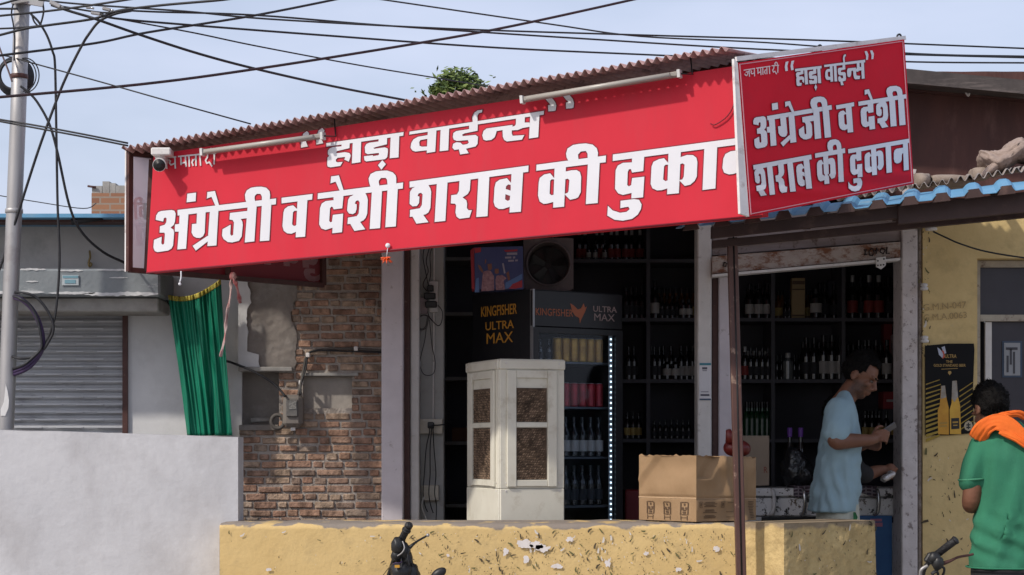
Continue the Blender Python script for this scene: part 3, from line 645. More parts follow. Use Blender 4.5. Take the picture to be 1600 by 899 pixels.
# ---------------------------------------------------------------- yellow wall at right with window
yw = thing('yellow_house_wall', 'yellow limewashed house wall with a window at the right edge', 'wall', (X(1530, YP), YP, 0))
M_y2 = pm('yellow_limewash_house', (.66, .50, .24), (.58, .43, .195), 4, .9, bump=.4, bscale=24, dirt=(.40, .30, .14), dscale=6, dlo=.5, dhi=.75, dmax=.8, d2=((.55, .45, .27), 15, .68, .70))
wx0, wx1, wz0, wz1 = X(1527, YP), X(1680, YP), Z(730, YP), Z(404, YP)
g = MB(); xa, xb = X(1442, YP), 3.6
ztw = Z(322, YP); g.box(xa, wx0, YP, YP + .24, 0, ztw); g.box(wx1, xb, YP, YP + .24, 0, ztw); g.box(wx0, wx1, YP, YP + .24, wz1, ztw); g.box(wx0, wx1, YP, YP + .24, 0, wz0)
g.build('wall', M_y2, yw)
flecks(lambda u, v: (Vector((xa + (wx0 - xa) * u, YP, Z(899, YP) + (Z(690, YP) - Z(899, YP)) * v)), Vector((1, 0, 0)), Vector((0, 0, 1)), Vector((0, -1, 0))), 60, .012, 17).build('paint_flakes', FL, yw, kind='stuff', fixn=False)
flecks(lambda u, v: (Vector((X(1436, YP) + .06 * u, YP - .004, Z(560, YP) + .75 * v)), Vector((1, 0, 0)), Vector((0, 0, 1)), Vector((0, -1, 0))), 60, .012, 18).build('flaked_edge', FL, yw, kind='stuff', fixn=False)
M_wf = pm('cream_window_frame', (.44, .40, .33), (.33, .28, .22), 12, .7, dirt=(.16, .12, .10), dscale=16, dlo=.56, dhi=.66)
wn_ = MB(); Yw_ = YP + .10
wn_.box(wx0 + .002, wx0 + .04, Yw_, Yw_ + .06, wz0, wz1 - .002); wn_.box(wx1 - .04, wx1 - .002, Yw_, Yw_ + .06, wz0, wz1 - .002)
wn_.box(wx0 + .041, wx1 - .041, Yw_, Yw_ + .06, wz1 - .04, wz1 - .003); wn_.box(wx0 + .041, wx1 - .041, Yw_, Yw_ + .06, Z(502, Yw_), Z(492, Yw_)); wn_.box(wx0 + .041, wx1 - .041, Yw_, Yw_ + .06, wz0, wz0 + .04)
wf = wn_.build('window', M_wf, yw)
g = MB(); g.box(wx0 + .04, wx1 - .04, Yw_ + .03, Yw_ + .034, Z(492, Yw_), wz1 - .04); g.box(X(1552, Yw_), wx1 - .04, Yw_ + .05, Yw_ + .055, wz0 + .04, Z(502, Yw_))
g.build('pane', pm('dark_room_pane', (.028, .024, .032), (.04, .035, .045), 5, .35), wf)  # dark colour stands in for the unlit room behind the glass
g = MB(); g.box(X(1541, Yw_), X(1551, Yw_), Yw_ + .02, Yw_ + .05, wz0 + .04, Z(503, Yw_)); g.build('casement_stile', M_whitepaint, wf)
g = MB(); g.box(X(1541, 11.2), wx1, YP + .2, YP + .235, wz0, wz1); g.build('dark_room_backing', pm('dark_room_purple', (.06, .05, .065), (.045, .038, .05), 4, .7), wf)  # added dark sheet in place of the unlit room behind the window
pic = thing('framed_notice', 'pale printed notice in a blue frame behind the window glass', 'notice', P(1581, 592, Yw_ + .045))
g = MB(); g.box(X(1566, 11.145), X(1597, 11.145), 11.142, 11.148, Z(590, 11.145), Z(533, 11.145)); g.build('frame', flat('notice_blue', (.05, .075, .12)), pic)
g = MB(); g.box(X(1569, 11.14), X(1594, 11.14), 11.138, 11.1415, Z(587, 11.14), Z(536, 11.14)); g.build('paper', flat('notice_paper', (.30, .31, .33)), pic)
g = MB()
for (a, b_, c_, d_) in [(1573, 582, 1576, 556), (1578, 570, 1581, 545), (1583, 584, 1586, 550), (1572, 547, 1590, 543)]: g.box(X(a, 11.136), X(c_, 11.136), 11.135, 11.1375, Z(b_, 11.136), Z(d_, 11.136))
g.build('print', flat('notice_ink', (.06, .06, .07)), pic)
for (px, py, lab) in [(1455, 356, 'cluster of white porcelain insulators under the awning beam'), (1444, 449, 'white porcelain knob halfway up the peeling pillar edge'), (1445, 531, 'white porcelain knob just above the black beer poster')]:
    t = thing('porcelain_insulator', lab, 'insulator', P(px, py + 5, 10.93), 'porcelain insulators on the yellow wall')
    s = 1.0 if py > 400 else 1.5
    MB().lathe([(.010 * s, 0), (.022 * s, .004), (.022 * s, .016), (.012 * s, .02), (.02 * s, .026), (.018 * s, .036), (.006, .04)], 12, P(px, py + 5, 10.94)).build('knob', M_whitepaint, t)
    MB().bar(P(px, py, 10.95), P(px, py, 11.02), .014, .014).build('bracket', M_brown, t)
# ================================================================ SIGNS AND THEIR LETTERING
# outlines are given on the photograph and laid onto the flat board at its real place: (origin, scale, points)
def L(o, s, pts): return [(o[0] + x / s, o[1] + y / s) for x, y in pts]
K1 = 899 / 120
A_ = lambda p: L((236, 285), K1, p); B_ = lambda p: L((336, 285), K1, p); C_ = lambda p: L((430, 260), K1, p); D_ = lambda p: L((530, 255), K1, p)
E_ = lambda p: L((630, 240), K1, p); F_ = lambda p: L((730, 240), K1, p); G_ = lambda p: L((830, 215), K1, p); H_ = lambda p: L((940, 220), 830 / 120, p)
I_ = lambda p: L((1040, 200), K1, p); K_ = lambda p: L((500, 170), 1259 / 140, p); LL = lambda p: L((630, 165), 1199 / 120, p); M_ = lambda p: L((740, 145), 1600 / 170, p)
W = {}
W['angrezi'] = [
 [A_([(55,440),(60,390),(85,350),(120,337),(240,325),(275,335),(288,370),(280,460),(265,500),(228,532),(262,555),(270,590),(258,740),(240,775),(200,800),(75,818),(45,805),(32,780),(28,755),(35,675),(125,638),(120,715),(132,730),(148,727),(155,710),(163,605),(155,590),(100,590),(105,515),(160,498),(178,470),(183,425),(167,412),(150,422),(142,460)])],
 [A_([(310,325)]) + B_([(715,190),(712,258)]) + A_([(312,390)])],
 [A_([(335,360),(440,345),(410,778),(308,787),(325,578),(278,578),(280,495),(330,488)])],
 [A_([(425,135),(527,122),(522,222),(417,235)])],
 [A_([(660,115),(748,103),(800,285),(760,290),(708,170),(653,192)])],
 [A_([(540,330),(640,320),(628,590),(610,630),(575,653),(530,650),(495,630),(475,590),(480,490),(532,485)])],
 [A_([(690,320),(790,310),(765,740),(660,748)])],
 [A_([(662,628),(690,640),(680,680),(525,800),(487,745)])],
 [B_([(175,360),(390,335),(385,420),(300,430),(320,462),(325,500),(312,635),(280,685),(200,705),(150,700),(100,665),(82,625),(88,550),(183,497),(178,610),(192,628),(212,615),(222,470),(205,442),(170,437)])],
 [B_([(385,240),(490,230),(460,692),(348,705)])],
 [B_([(550,230),(660,215),(635,682),(525,690)])],
 [B_([(372,250),(355,200),(350,145),(372,95),(420,65),(480,55),(540,52),(600,65),(638,105),(645,150),(640,215),(660,262),(550,262),(548,165),(532,137),(490,135),(465,160),(462,185),(472,250)])]]
W['va'] = [
 [C_([(75,370),(437,325),(432,390),(75,435)])], [C_([(262,390),(378,375),(350,825),(240,832)])],
 [C_([(265,510),(210,458),(150,470),(110,500),(97,540),(85,700),(100,755),(140,785),(190,790),(250,765),(250,682),(235,698),(215,698),(198,680),(208,540),(225,522),(265,520)])]]
W['deshi'] = [
 [C_([(500,318)]) + D_([(748,228),(745,298)]) + C_([(497,385)])],
 [C_([(682,345),(800,335),(785,492),(685,505),(675,480),(660,472),(642,490),(632,640),(645,657),(665,650),(675,570),(795,555),(782,772),(668,785),(672,720),(590,745),(540,728),(515,680),(525,490),(545,437),(590,408),(684,398)])],
 [C_([(655,120),(745,107),(803,290),(760,300),(708,180),(647,200)])],
 [D_([(165,345),(298,335),(325,390),(335,430),(328,590),(310,640),(285,670),(245,690),(305,775),(178,795),(130,712),(97,715),(103,640),(205,622),(228,590),(240,460),(222,435),(195,445),(182,475),(205,485),(203,540),(190,580),(160,598),(115,590),(92,555),(105,430),(125,395),(165,375)])],
 [D_([(385,290),(503,280),(478,762),(357,772)])], [D_([(568,270),(688,255),(663,742),(540,752)])],
 [D_([(372,300),(350,225),(345,180),(368,128),(430,98),(500,90),(560,88),(628,110),(660,145),(668,175),(667,255),(685,300),(570,300),(560,195),(545,174),(490,175),(465,205),(462,225),(480,300)])]]
W['sharab'] = [
 [E_([(75,330)]) + F_([(718,142),(715,215)]) + E_([(75,400)])],
 [E_([(150,360),(280,345),(318,410),(328,450),(318,640),(295,690),(268,710),(235,720),(295,805),(155,822),(110,740),(78,742),(80,662),(195,642),(218,605),(228,480),(210,460),(182,468),(167,500),(190,505),(185,580),(160,615),(110,620),(75,590),(80,450),(105,410),(145,388)])],
 [E_([(395,330),(520,315),(493,790),(368,802)])],
 [E_([(660,300),(790,285),(780,430),(755,475),(695,515),(740,550),(748,590),(745,640),(765,665),(803,665),(775,750),(660,765),(625,740),(612,690),(620,605),(605,588),(558,585),(562,490),(630,480),(652,440)])],
 [F_([(132,270),(260,250),(238,735),(107,745)])],
 [F_([(520,215),(655,200),(628,682),(495,692)])],
 [F_([(524,358),(465,290),(380,308),(335,340),(320,400),(310,570),(325,620),(370,650),(420,650),(505,622),(522,500)]), F_([(455,385),(480,362),(510,368),(510,436),(450,416)]), F_([(448,477),(503,497),(498,543),(475,557),(443,537)])]]
W['ki'] = [
 [G_([(62,320),(875,212),(872,290),(60,390)])], [G_([(275,330),(408,315),(385,810),(257,822)])],
 [G_([(276,485),(222,420),(150,435),(100,475),(88,530),(80,680),(100,750),(145,778),(180,775),(262,755),(266,668),(240,678),(215,660),(222,507),(240,490),(276,492)])],
 [G_([(400,400),(470,385),(530,382),(570,405),(585,460),(580,640),(550,700),(520,715),(455,730),(388,662),(425,650),(437,630),(448,500),(430,482),(398,490)])],
 [G_([(665,280),(803,262),(778,768),(640,780)])],
 [G_([(442,285),(415,235),(408,190),(425,130),(490,88),(560,76),(640,70),(720,85),(768,128),(782,180),(777,245),(800,290),(662,285),(660,190),(640,158),(580,165),(548,200),(550,235),(560,285)])]]
W['dukan'] = [
 [H_([(122,150)]) + [(1193.5, 210.6), (1193.3, 220.9)] + H_([(120,220)])],
 [H_([(330,165),(462,150),(450,328),(330,345),(318,308),(295,310),(282,340),(277,480),(295,495),(320,480),(330,405),(462,390),(448,612),(322,625),(325,565),(230,587),(180,570),(145,520),(152,320),(175,270),(230,240),(328,235)])],
 [H_([(205,650),(350,632),(405,640),(432,690),(425,740),(390,800),(330,845),(230,865),(140,855),(62,810),(68,705),(120,755),(200,780),(270,770),(305,740),(290,715),(250,720),(203,730)])],
 [H_([(724,245),(675,190),(620,200),(560,230),(540,280),(530,470),(550,515),(600,538),(650,535),(716,515),(716,428),(690,438),(665,420),(675,277),(692,260),(724,260)])],
 [I_([(35,270),(180,250),(155,765),(18,778)])],
 [I_([(172,345),(250,318),(320,320),(360,350),(372,400),(365,570),(340,620),(290,665),(225,680),(158,612),(195,605),(213,570),(222,430),(200,415),(170,425)])],
 [I_([(455,215),(605,195),(583,710),(432,728)])],
 [I_([(960,250),(860,262),(760,275),(700,307),(676,360),(665,470),(685,525),(740,545),(790,540),(850,520),(885,480),(897,395),(915,362),(960,345)])],
 [I_([(955,170),(1095,152),(1070,655),(930,672)])]]
W['hada'] = [
 [K_([(90,485),(1175,330),(1170,380),(90,535)])],
 [K_([(305,470),(420,455),(413,555),(240,595),(225,612),(238,628),(350,612),(415,625),(432,660),(405,745),(340,715),(355,690),(345,680),(250,690),(222,715),(225,745),(245,755),(318,750),(285,805),(150,825),(110,815),(102,790),(105,690),(130,665),(112,640),(112,590),(135,560),(180,540),(302,530)])],
 [K_([(462,440),(580,425),(568,752),(448,770)])],
 [K_([(825,400),(945,380),(940,500),(780,540),(750,552),(762,565),(910,545),(950,560),(955,600),(945,680),(915,710),(650,742),(625,725),(618,670),(740,655),(745,668),(820,655),(832,640),(825,622),(670,640),(635,620),(630,540),(650,500),(690,480),(822,462)])],
 [K_([(875,725),(925,780),(862,858),(815,795)])],
 [K_([(995,370),(1115,350),(1103,685),(980,697)])]]
W['wines'] = [
 [LL([(100,410)]) + M_([(1035,268),(1030,322)]) + LL([(95,455)])],
 [LL([(385,380),(520,365),(500,722),(368,742)])],
 [LL([(390,462),(230,490),(160,530),(125,590),(115,660),(145,705),(190,720),(374,700),(380,640),(290,645),(255,630),(250,570),(270,540),(388,520)])],
 [LL([(585,360),(718,340),(703,700),(570,715)])],
 [LL([(1030,290),(1165,270),(1160,395),(960,435),(920,455),(930,480),(1130,460),(1168,490),(1160,600),(1130,640),(980,675),(1022,745),(890,765),(870,685),(800,695),(768,660),(780,600),(830,575),(890,580),(930,615),(1000,605),(1025,580),(1010,540),(840,555),(790,535),(775,490),(785,430),(830,400),(1030,370)])],
 [LL([(1088,290),(1080,180),(1110,115),(1160,80),(1235,68),(1230,108),(1180,120),(1158,160),(1162,290)])],
 [M_([(572,475),(190,528),(145,565),(128,630),(145,690),(180,705),(260,695),(310,655),(330,600),(338,565),(425,550),(572,545)])],
 [M_([(425,525),(565,490),(560,600),(575,635),(745,625),(710,692),(490,718),(450,695),(430,650)])],
 [M_([(625,350),(755,330),(750,440),(825,440),(825,502),(720,520),(650,550),(560,555),(562,503),(605,490),(622,465)])],
 [M_([(835,310),(970,290),(950,655),(815,675)])]]
q1 = [(479.5, 205), (483, 209), (478, 222), (481, 229), (470.5, 231), (470, 220), (474, 209)]
W['quotes'] = [[q1], [[(x + 24, y - 5) for x, y in q1]],
 [M_([(1050,85),(1150,75),(1200,140),(1215,190),(1205,260),(1180,270),(1100,275),(1095,185),(1130,178)])], [M_([(1312,45),(1412,35),(1462,100),(1477,150),(1467,220),(1442,230),(1362,235),(1357,145),(1392,138)])]]
def stroke(pts, w):                                       # pen stroke with square ends, one quad per segment
    out = []
    for (a, b) in zip(pts[:-1], pts[1:]):
        d = Vector((b[0] - a[0], b[1] - a[1])); d.normalize(); n = Vector((-d.y, d.x)) * w / 2; e = d * w * .3
        out.append([[(a[0] - e.x + n.x, a[1] - e.y + n.y), (b[0] + e.x + n.x, b[1] + e.y + n.y), (b[0] + e.x - n.x, b[1] + e.y - n.y), (a[0] - e.x - n.x, a[1] - e.y - n.y)]])
    return out
NK = lambda p: L((1155, 85), 22.47, p)
jai_s = [NK(p) for p in [[(165,560),(550,500)], [(350,545),(360,775)], [(235,630),(345,605)], [(305,615),(300,690),(265,750),(225,740),(200,690)],
 [(530,510),(540,765)], [(405,575),(435,600),(415,650),(450,690),(530,655)],
 [(605,490),(1085,420)], [(655,490),(660,680)], [(660,650),(755,620)], [(750,480),(765,720)], [(825,465),(835,710)], [(970,450),(975,690)], [(970,540),(910,560),(890,620),(915,690)], [(1055,430),(1070,680)],
 [(1145,405),(1390,388)], [(1220,410),(1215,490),(1175,560),(1200,630),(1255,600),(1310,690)], [(1360,390),(1355,640)], [(1350,395),(1335,310),(1290,280),(1252,320),(1262,370)]]]
jai = [s for p in jai_s for s in stroke(p, 1.5)]
def remap(polys, f): return [[[f(p) for p in loop] for loop in pl] for pl in polys]
def frame_map(so, se, sv, do, de, dv):                    # source frame (origin, headline end, stem vector) -> other frame
    su = Vector((se[0] - so[0], se[1] - so[1])); sv = Vector(sv); du = Vector((de[0] - do[0], de[1] - do[1])); dv = Vector(dv)
    det = su.x * sv.y - su.y * sv.x
    def f(p):
        q = Vector((p[0] - so[0], p[1] - so[1])); a = (q.x * sv.y - q.y * sv.x) / det; b = (su.x * q.y - su.y * q.x) / det
        r = Vector(do) + du * a + dv * b; return (r.x, r.y)
    return f
FR = {'angrezi': ((277.4, 328.4), (431.5, 310.4), (-.3 - 3.6, 61.6)), 'va': ((440, 309.4), (488.3, 303.4), (-3.4, 64.8)), 'deshi': ((496.8, 302.5), (629.9, 285.4), (-4.4, 66.8)),
      'sharab': ((640, 284.1), (825.9, 259), (-4, 68.4)), 'ki': ((838.3, 257.7), (946.8, 243.3), (-2.4, 71)), 'dukan': ((957.6, 241.7), (1193.5, 210.6), (-3.1, 74)), 'hada': ((510, 223.9), (630.7, 206.7), (-1.5, 37.6)), 'wines': ((640, 206), (850, 173.5), (-1.5, 37))}
def grow(loop, d):
    n = len(loop); ar = sum(loop[i][0] * loop[(i + 1) % n][1] - loop[(i + 1) % n][0] * loop[i][1] for i in range(n)); s = 1 if ar > 0 else -1; out = []
    for i in range(n):
        a = Vector(loop[i - 1]); b = Vector(loop[i]); c = Vector(loop[(i + 1) % n])
        e1 = (b - a); e2 = (c - b)
        if e1.length < 1e-6 or e2.length < 1e-6: out.append(tuple(b)); continue
        n1 = Vector((e1.y, -e1.x)).normalized() * s; n2 = Vector((e2.y, -e2.x)).normalized() * s
        m = (n1 + n2); m = m / max(.5, m.length_squared) * 2 if m.length > .3 else n1
        if m.length > 1.8: m = m.normalized() * 1.8
        out.append((b.x + m.x * d, b.y + m.y * d))
    return out
def letters(name, polys, plane, parent, mat, off=.004, outline=0, fn=None, step=.00006):
    def put(loop, o): return [plane.at(x, y, o + (fn(x, y) if fn else 0)) for x, y in loop]
    if outline:
        g = MB()
        for i, pl in enumerate(polys): g.tri([put(grow(pl[0], outline), off - .0022 + i * step * .5)])
        g.build('letter_outline', M_outline, parent, fixn=False)
    g = MB()
    for i, pl in enumerate(polys): g.tri([put(l, off + i * step) for l in pl])
    return g.build(name, mat, parent, fixn=False)
# --- long sign
pa = P(232, 425, 10.20); pb = P(1165, 338, 8.95); d = pb - pa; d.z = 0
SGN = Plane(pa, (d.y, -d.x, 0))
sign = thing('long_sign', 'long red shop sign with white Hindi lettering under the roof edge', 'sign', (pa + pb) / 2)
bk = -SGN.n
g = MB(); cor = [(240, 242), (1150, 103), (1192, 97), (1192, 336), (1166, 338.5), (229, 425.5)]
g.prism([SGN.at(x, y) for x, y in cor], bk * .09); g.build('board', M_red, sign)
g = MB(); g.tube([SGN.at(229, 426.5, .002), SGN.at(1190, 337, .002)], .005, 6); g.build('bottom_tube', M_outline, sign)
g = MB(); g.bar(SGN.at(238, 250, -.12), SGN.at(230, 424, -.12), .03, .03, up=(0, 1, 0)); g.build('frame', M_brown, sign)
for k, nm in [('angrezi', 'lettering'), ('va', 'lettering'), ('deshi', 'lettering'), ('sharab', 'lettering'), ('ki', 'lettering'), ('dukan', 'lettering'), ('hada', 'lettering'), ('wines', 'lettering')]:
    letters(nm, W[k], SGN, sign, M_letter, outline=1.5)
for q_ in W['quotes']: letters('quotation_mark', [q_], SGN, sign, M_letter, outline=1.5)
def jm(p):
    x = 246 + (p[0] - 1162.3) * (337 - 246) / 54.5; hn = (85 + 560 / 22.47) + (p[0] - 1162.3) * -.143; hm = 248.5 + (x - 246) * (239.5 - 248.5) / 91
    return (x, hm + (p[1] - hn) * 1.5)
letters('lettering', [s for p in jai_s for s in stroke([jm(q) for q in p], 2.3)], SGN, sign, pm('grey_white_print', (.62, .60, .62), (.58, .56, .58), 5, .6))
g = MB(); g.tube(catmull([SGN.at(1150, 140, .012), SGN.at(1146, 165, .012), SGN.at(1135, 183, .012), SGN.at(1117, 195, .012), SGN.at(1110, 193, .014)], 5), .003, 5)
tag(g.build('loose_thread', M_outline), 'thin dark thread hanging on the red board by the square sign', 'thread')
for (a, b_, r, lab) in [((318, 238), (503, 213), .017, 'white tube light hanging over the small greeting words'), ((818, 156), (1060, 116), .017, 'white tube light hanging over the closing quotation marks')]:
    t = thing('tube_light', lab, 'tube light', SGN.at((a[0] + b_[0]) / 2, a[1], .05), 'tube lights along the top of the long sign')
    p, q = SGN.at(*a, .06), SGN.at(*b_, .06)
    MB().bar(p, q, .026, .026, bev=.006).build('fitting', pm('grimy_fitting', (.30, .275, .25), (.25, .23, .21), 8, .6), t); dd = (q - p).normalized()
    for e in (p - dd * .012, q - dd * .002): MB().bar(e, e + dd * .014, .036, .036).build('end_cap', M_white_pl, t)
    MB().tube([p + SGN.n * .03 + Vector((0, 0, -.004)) + dd * .03, q + SGN.n * .03 + Vector((0, 0, -.004)) - dd * .03], .012, 10).build('tube', pm('tube_glass', (.38, .355, .32), (.34, .315, .285), 4, .3), t)
    MB().tube([q + dd * .01, q + dd * .05 + bk * .05, q + dd * .04 + bk * .05 + Vector((0, 0, .1))], .004, 5).build('flex', M_rubber, t)
cc = thing('security_camera', 'white bullet camera with a black lens under the left roof corner', 'camera', SGN.at(252, 262, .14))
s = 10.1 / FPX
g = MB(); g.box(X(235, 10.03), X(266, 10.03), 10.04, 10.14, Z(242, 10.03), Z(230, 10.03), bev=.006); g.build('junction_box', M_whitepaint, cc)
g = MB(); c = P(251, 249, 10.09); g.lathe([(.024, .02), (.03, .008), (.016, -.006), (.016, -.03), (.022, -.036)], 14, c); g.build('bracket', M_whitepaint, cc)
ax = Vector((.02, -1, -.35)).normalized(); Mx = ax.to_track_quat('Z', 'Y').to_matrix(); c = P(252, 254, 10.10)
g = MB(); g.lathe([(.026, -.06), (.030, -.05), (.030, .05), (.034, .055), (.034, .07)], 18, c, Mx); g.build('body', M_whitepaint, cc)
g = MB(); g.lathe([(.031, .068), (.031, .0735), (.012, .076), (.012, .079)], 18, c, Mx); g.build('lens', M_black, cc)
ch = thing('lucky_charm', 'orange chilli charm hanging below the red sign by the left pillar', 'charm', SGN.at(604, 410, .02))
MB().lathe([(.001, 0), (.012, .001), (.012, .004), (.001, .005)], 14, SGN.at(606, 384, .012), Matrix.Rotation(R(90), 3, 'X')).build('button', M_letter, ch)
MB().tube([SGN.at(606, 385, .012), SGN.at(604, 403, .012)], .002, 5).build('string', M_letter, ch)
g = MB(); rnd = random.Random(3)
for k in range(16):
    a = k * .8; p = SGN.at(604, 403, .012); q = p + Vector((math.cos(a) * .03, math.sin(a) * .03, rnd.uniform(-.032, .006))); g.tube([p, p.lerp(q, .6), q], .004, 5, rads=[.005, .004, .001])
g.build('chilli', pm('orange_chilli', (.72, .11, .02), (.60, .05, .015), 30, .5), ch)
g = MB(); g.tube(catmull([P(283, 424, 10.12), P(283, 434, 10.12), P(281, 441, 10.12)], 4), .004, 5); g.ball(P(281, 444, 10.12), .008)
tag(g.build('string_end', M_letter), 'white knotted string end hanging under the left end of the long sign', 'string')
# --- side sign seen from behind
sa_, sb_ = P(201, 424, 10.3), P(506, 448, 11.17); d = sb_ - sa_; d.z = 0
SD = Plane(sa_, (d.y, -d.x, 0))
side = thing('side_sign', 'translucent sign in a brown frame seen from behind below and left of the long sign', 'sign', (sa_ + sb_) / 2)
g = MB(); g.prism([SD.at(205, 240), SD.at(236, 246), SD.at(236, 424), SD.at(205, 422)], -SD.n * .006); g.build('painted_sunlit_panel', backlit('sunlit_pink_flex', (.92, .84, .86), .85), side)  # same flex as the red part; its backlit paleness is painted in
g = MB(); g.prism([SD.at(236.5, 246), SD.at(506, 270), SD.at(506, 443), SD.at(236.5, 421)], -SD.n * .006); g.build('red_panel', backlit('red_flex_back', (.42, .12, .14), .65), side)
g = MB()
for a, b_ in [((203, 236), (202, 424)), ((202, 422), (505, 446)), ((504, 270), (505, 446)), ((356, 255), (356, 433)), ((203, 240), (504, 275))]: g.bar(SD.at(*a, .02), SD.at(*b_, .02), .026, .026)
g.build('frame', M_brown, side)
g = MB(); g.bar(SD.at(200, 234, 0), SD.at(199.5, 425, 0), .012, .03); g.build('edge_trim', M_flexback, side)
mir = frame_map(*FR['dukan'], (498, 374), (372, 362), (2, 47))
letters('lettering', remap(W['dukan'], mir), SD, side, backlit('ghost_print', (.80, .58, .60), .75), off=.003)
mir2 = frame_map(*FR['ki'], (345, 362), (285, 357), (2, 44))
letters('lettering', remap(W['ki'], mir2), SD, side, bpy.data.materials['ghost_print'], off=.003)
mir3 = frame_map(*FR['va'], (234, 350), (208, 348), (1, 36))
letters('lettering', remap(W['va'], mir3), SD, side, backlit('ghost_print_sunlit', (.95, .93, .95), .8), off=.003)  # whiter letters, with the light from behind put into their colour
mir4 = frame_map(*FR['ki'], (236, 318), (206, 316), (1, 26))
letters('lettering', remap(W['ki'], mir4), SD, side, bpy.data.materials['ghost_print_sunlit'], off=.003)
# --- square sign
qa = P(1153, 98, 8.78); yw_ = R(37)
SQ = Plane(qa, (math.sin(yw_), -math.cos(yw_), 0))
sq = thing('square_sign', 'square red hoarding with white Hindi words tilted above the blue awning', 'sign', SQ.at(1290, 330))
TL, TR, BR, BL = (1152.7, 98.4), (1413, 61.7), (1428, 287.6), (1170.7, 338.6)
def bil(u, v): return tuple((TL[i] * (1 - u) + TR[i] * u) * (1 - v) + (BL[i] * (1 - u) + BR[i] * u) * v for i in (0, 1))
def sqd(x, y):
    for _ in range(1):
        v = max(0, min(1, (y - (98 - .14 * (x - 1153))) / 235)); u = max(0, min(1, (x - 1153 - 18 * v) / 262))
    k = max(0, v - .80) / .2
    return .010 * k * math.sin(v * 46 - u * 9) * min(1, (1 - v) * 9) + .004 * math.sin(u * 5 + v * 2) * math.sin(math.pi * u)
g = MB(); g.grid(lambda u, v: SQ.at(*bil(u, v), sqd(*bil(u, v))), 60, 70); fc = g.build('face', M_redb, sq, fixn=False)
g = MB(); g.prism([SQ.at(*c, -.012) for c in (TL, TR, BR, BL)], -SQ.n * .02); g.build('box_frame', M_flexback, sq)
g = MB(); g.prism([SQ.at(1147, 92), SQ.at(*TL, .003), SQ.at(*BL, .003), SQ.at(1157, 334)], -SQ.n * .015)
for k in range(1): pass
g.build('white_return', M_flexback, sq)
g = MB()
for a, b_ in ((bil(.01, .012), bil(.99, .012)), (bil(.012, .01), bil(.012, .99)), (bil(.99, .01), bil(.99, .99)), (bil(.01, .985), bil(.99, .985))):
    g.bar(SQ.at(*a, .006), SQ.at(*b_, .006), .004, .0025, up=SQ.n)
g.build('border_line', pm('pink_print', (.62, .28, .32), (.58, .25, .3), 5, .6), sq)
g = MB(); g.bar(SQ.at(1150, 92.5, -.01), SQ.at(1414, 59.5, -.01), .012, .02); g.build('top_edge', M_flexback, sq)
DQ = {'angrezi': ((1198.4, 181.8), (1299.2, 164.5), (3.5, 46.7)), 'va': ((1306.2, 165.1), (1334.2, 160.1), (3.7, 45)), 'deshi': ((1341.2, 159.4), (1416.3, 147.4), (2.5, 46.5)),
      'sharab': ((1176.7, 258.5), (1267.5, 241.9), (5, 50)), 'ki': ((1273.5, 240.2), (1320.2, 231.9), (2.7, 50)), 'dukan': ((1325.2, 233.5), (1421, 216.8), (2, 47)), 'hada': ((1242.3, 108), (1283.6, 103.2), (1.6, 26)), 'wines': ((1287.7, 101.8), (1351.7, 93.6), (1.4, 26.8))}
for k in DQ:
    letters('lettering', remap(W[k], frame_map(*FR[k], *DQ[k])), SQ, sq, M_letter, off=.006, outline=1.1, fn=sqd)
OQ = lambda p: L((1155, 75), 7.27, p)
qm = [[OQ([(x + dx, y + dy) for x, y in pts])] for pts, sh in [([(528,160),(560,153),(546,205),(553,260),(525,265),(518,215)], [(0, 0), (65, -10)]), ([(1425,40),(1450,36),(1468,75),(1462,135),(1440,138),(1442,95)], [(0, 0), (62, -8)])] for dx, dy in sh]
for q_ in qm: letters('quotation_mark', [q_], SQ, sq, M_letter, off=.006, fn=sqd)
letters('lettering', jai, SQ, sq, pm('pink_white_print', (.66, .56, .58), (.62, .52, .54), 5, .6), off=.006, fn=sqd)
for (px, py) in ((1281, 76), (1405, 59)):
    g = MB(); g.tube(catmull([SQ.at(px - 3, py + 4, -.03), SQ.at(px - 3, py - 3, -.03), SQ.at(px + 1, py - 5, -.03), SQ.at(px + 3, py - 1, -.03), SQ.at(px + 2, py + 4, -.03)], 4), .005, 6); g.build('hook', M_black, sq)
# ================================================================ INSIDE THE SHOP
YS = 12.5
SHZ = [Z(405, YS), Z(497, YS), Z(593, YS), Z(686, YS), Z(775, YS)]
def shelf_unit(label, px0, px1, divs):
    t = thing('shelf_unit', label, 'shelves', (X((px0 + px1) / 2, YS), YS + .15, .35))
    a, b = X(px0, YS), X(px1, YS)
    for z in SHZ:
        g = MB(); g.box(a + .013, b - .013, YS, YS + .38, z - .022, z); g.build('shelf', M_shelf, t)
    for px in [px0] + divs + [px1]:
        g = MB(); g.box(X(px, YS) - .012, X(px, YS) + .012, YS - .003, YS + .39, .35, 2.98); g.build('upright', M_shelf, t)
    return t
shelf_unit('dark wall shelves behind the fridge and the cardboard box', 868, 1098, [1013])
shelf_unit('dark wall shelves full of bottles behind the two men', 1112, 1440, [1208, 1318])
lsu = thing('side_shelf_unit', 'dark shelf rack with pale edges between the wired wall strip and the white cooler', 'shelves', (X(730, 11.85), 12, .35))
for py in (488, 589, 690, 788, 402):
    g = MB(); g.box(X(695, 11.8), X(800, 11.8), 11.8, 12.2, Z(py, 11.8) - .02, Z(py, 11.8)); g.build('shelf', pm('pale_shelf_edge', (.20, .195, .19), (.15, .145, .14), 8, .7), lsu)
g = MB(); g.box(X(689, 11.8), X(695, 11.8), 11.79, 12.2, .35, 2.9); g.build('upright', MATS['pale_shelf_edge'], lsu)
g = MB(); g.box(X(695, 11.8), X(800, 11.8), 12.21, 12.23, .35, 2.9); g.build('back_board', M_darkwood, lsu)
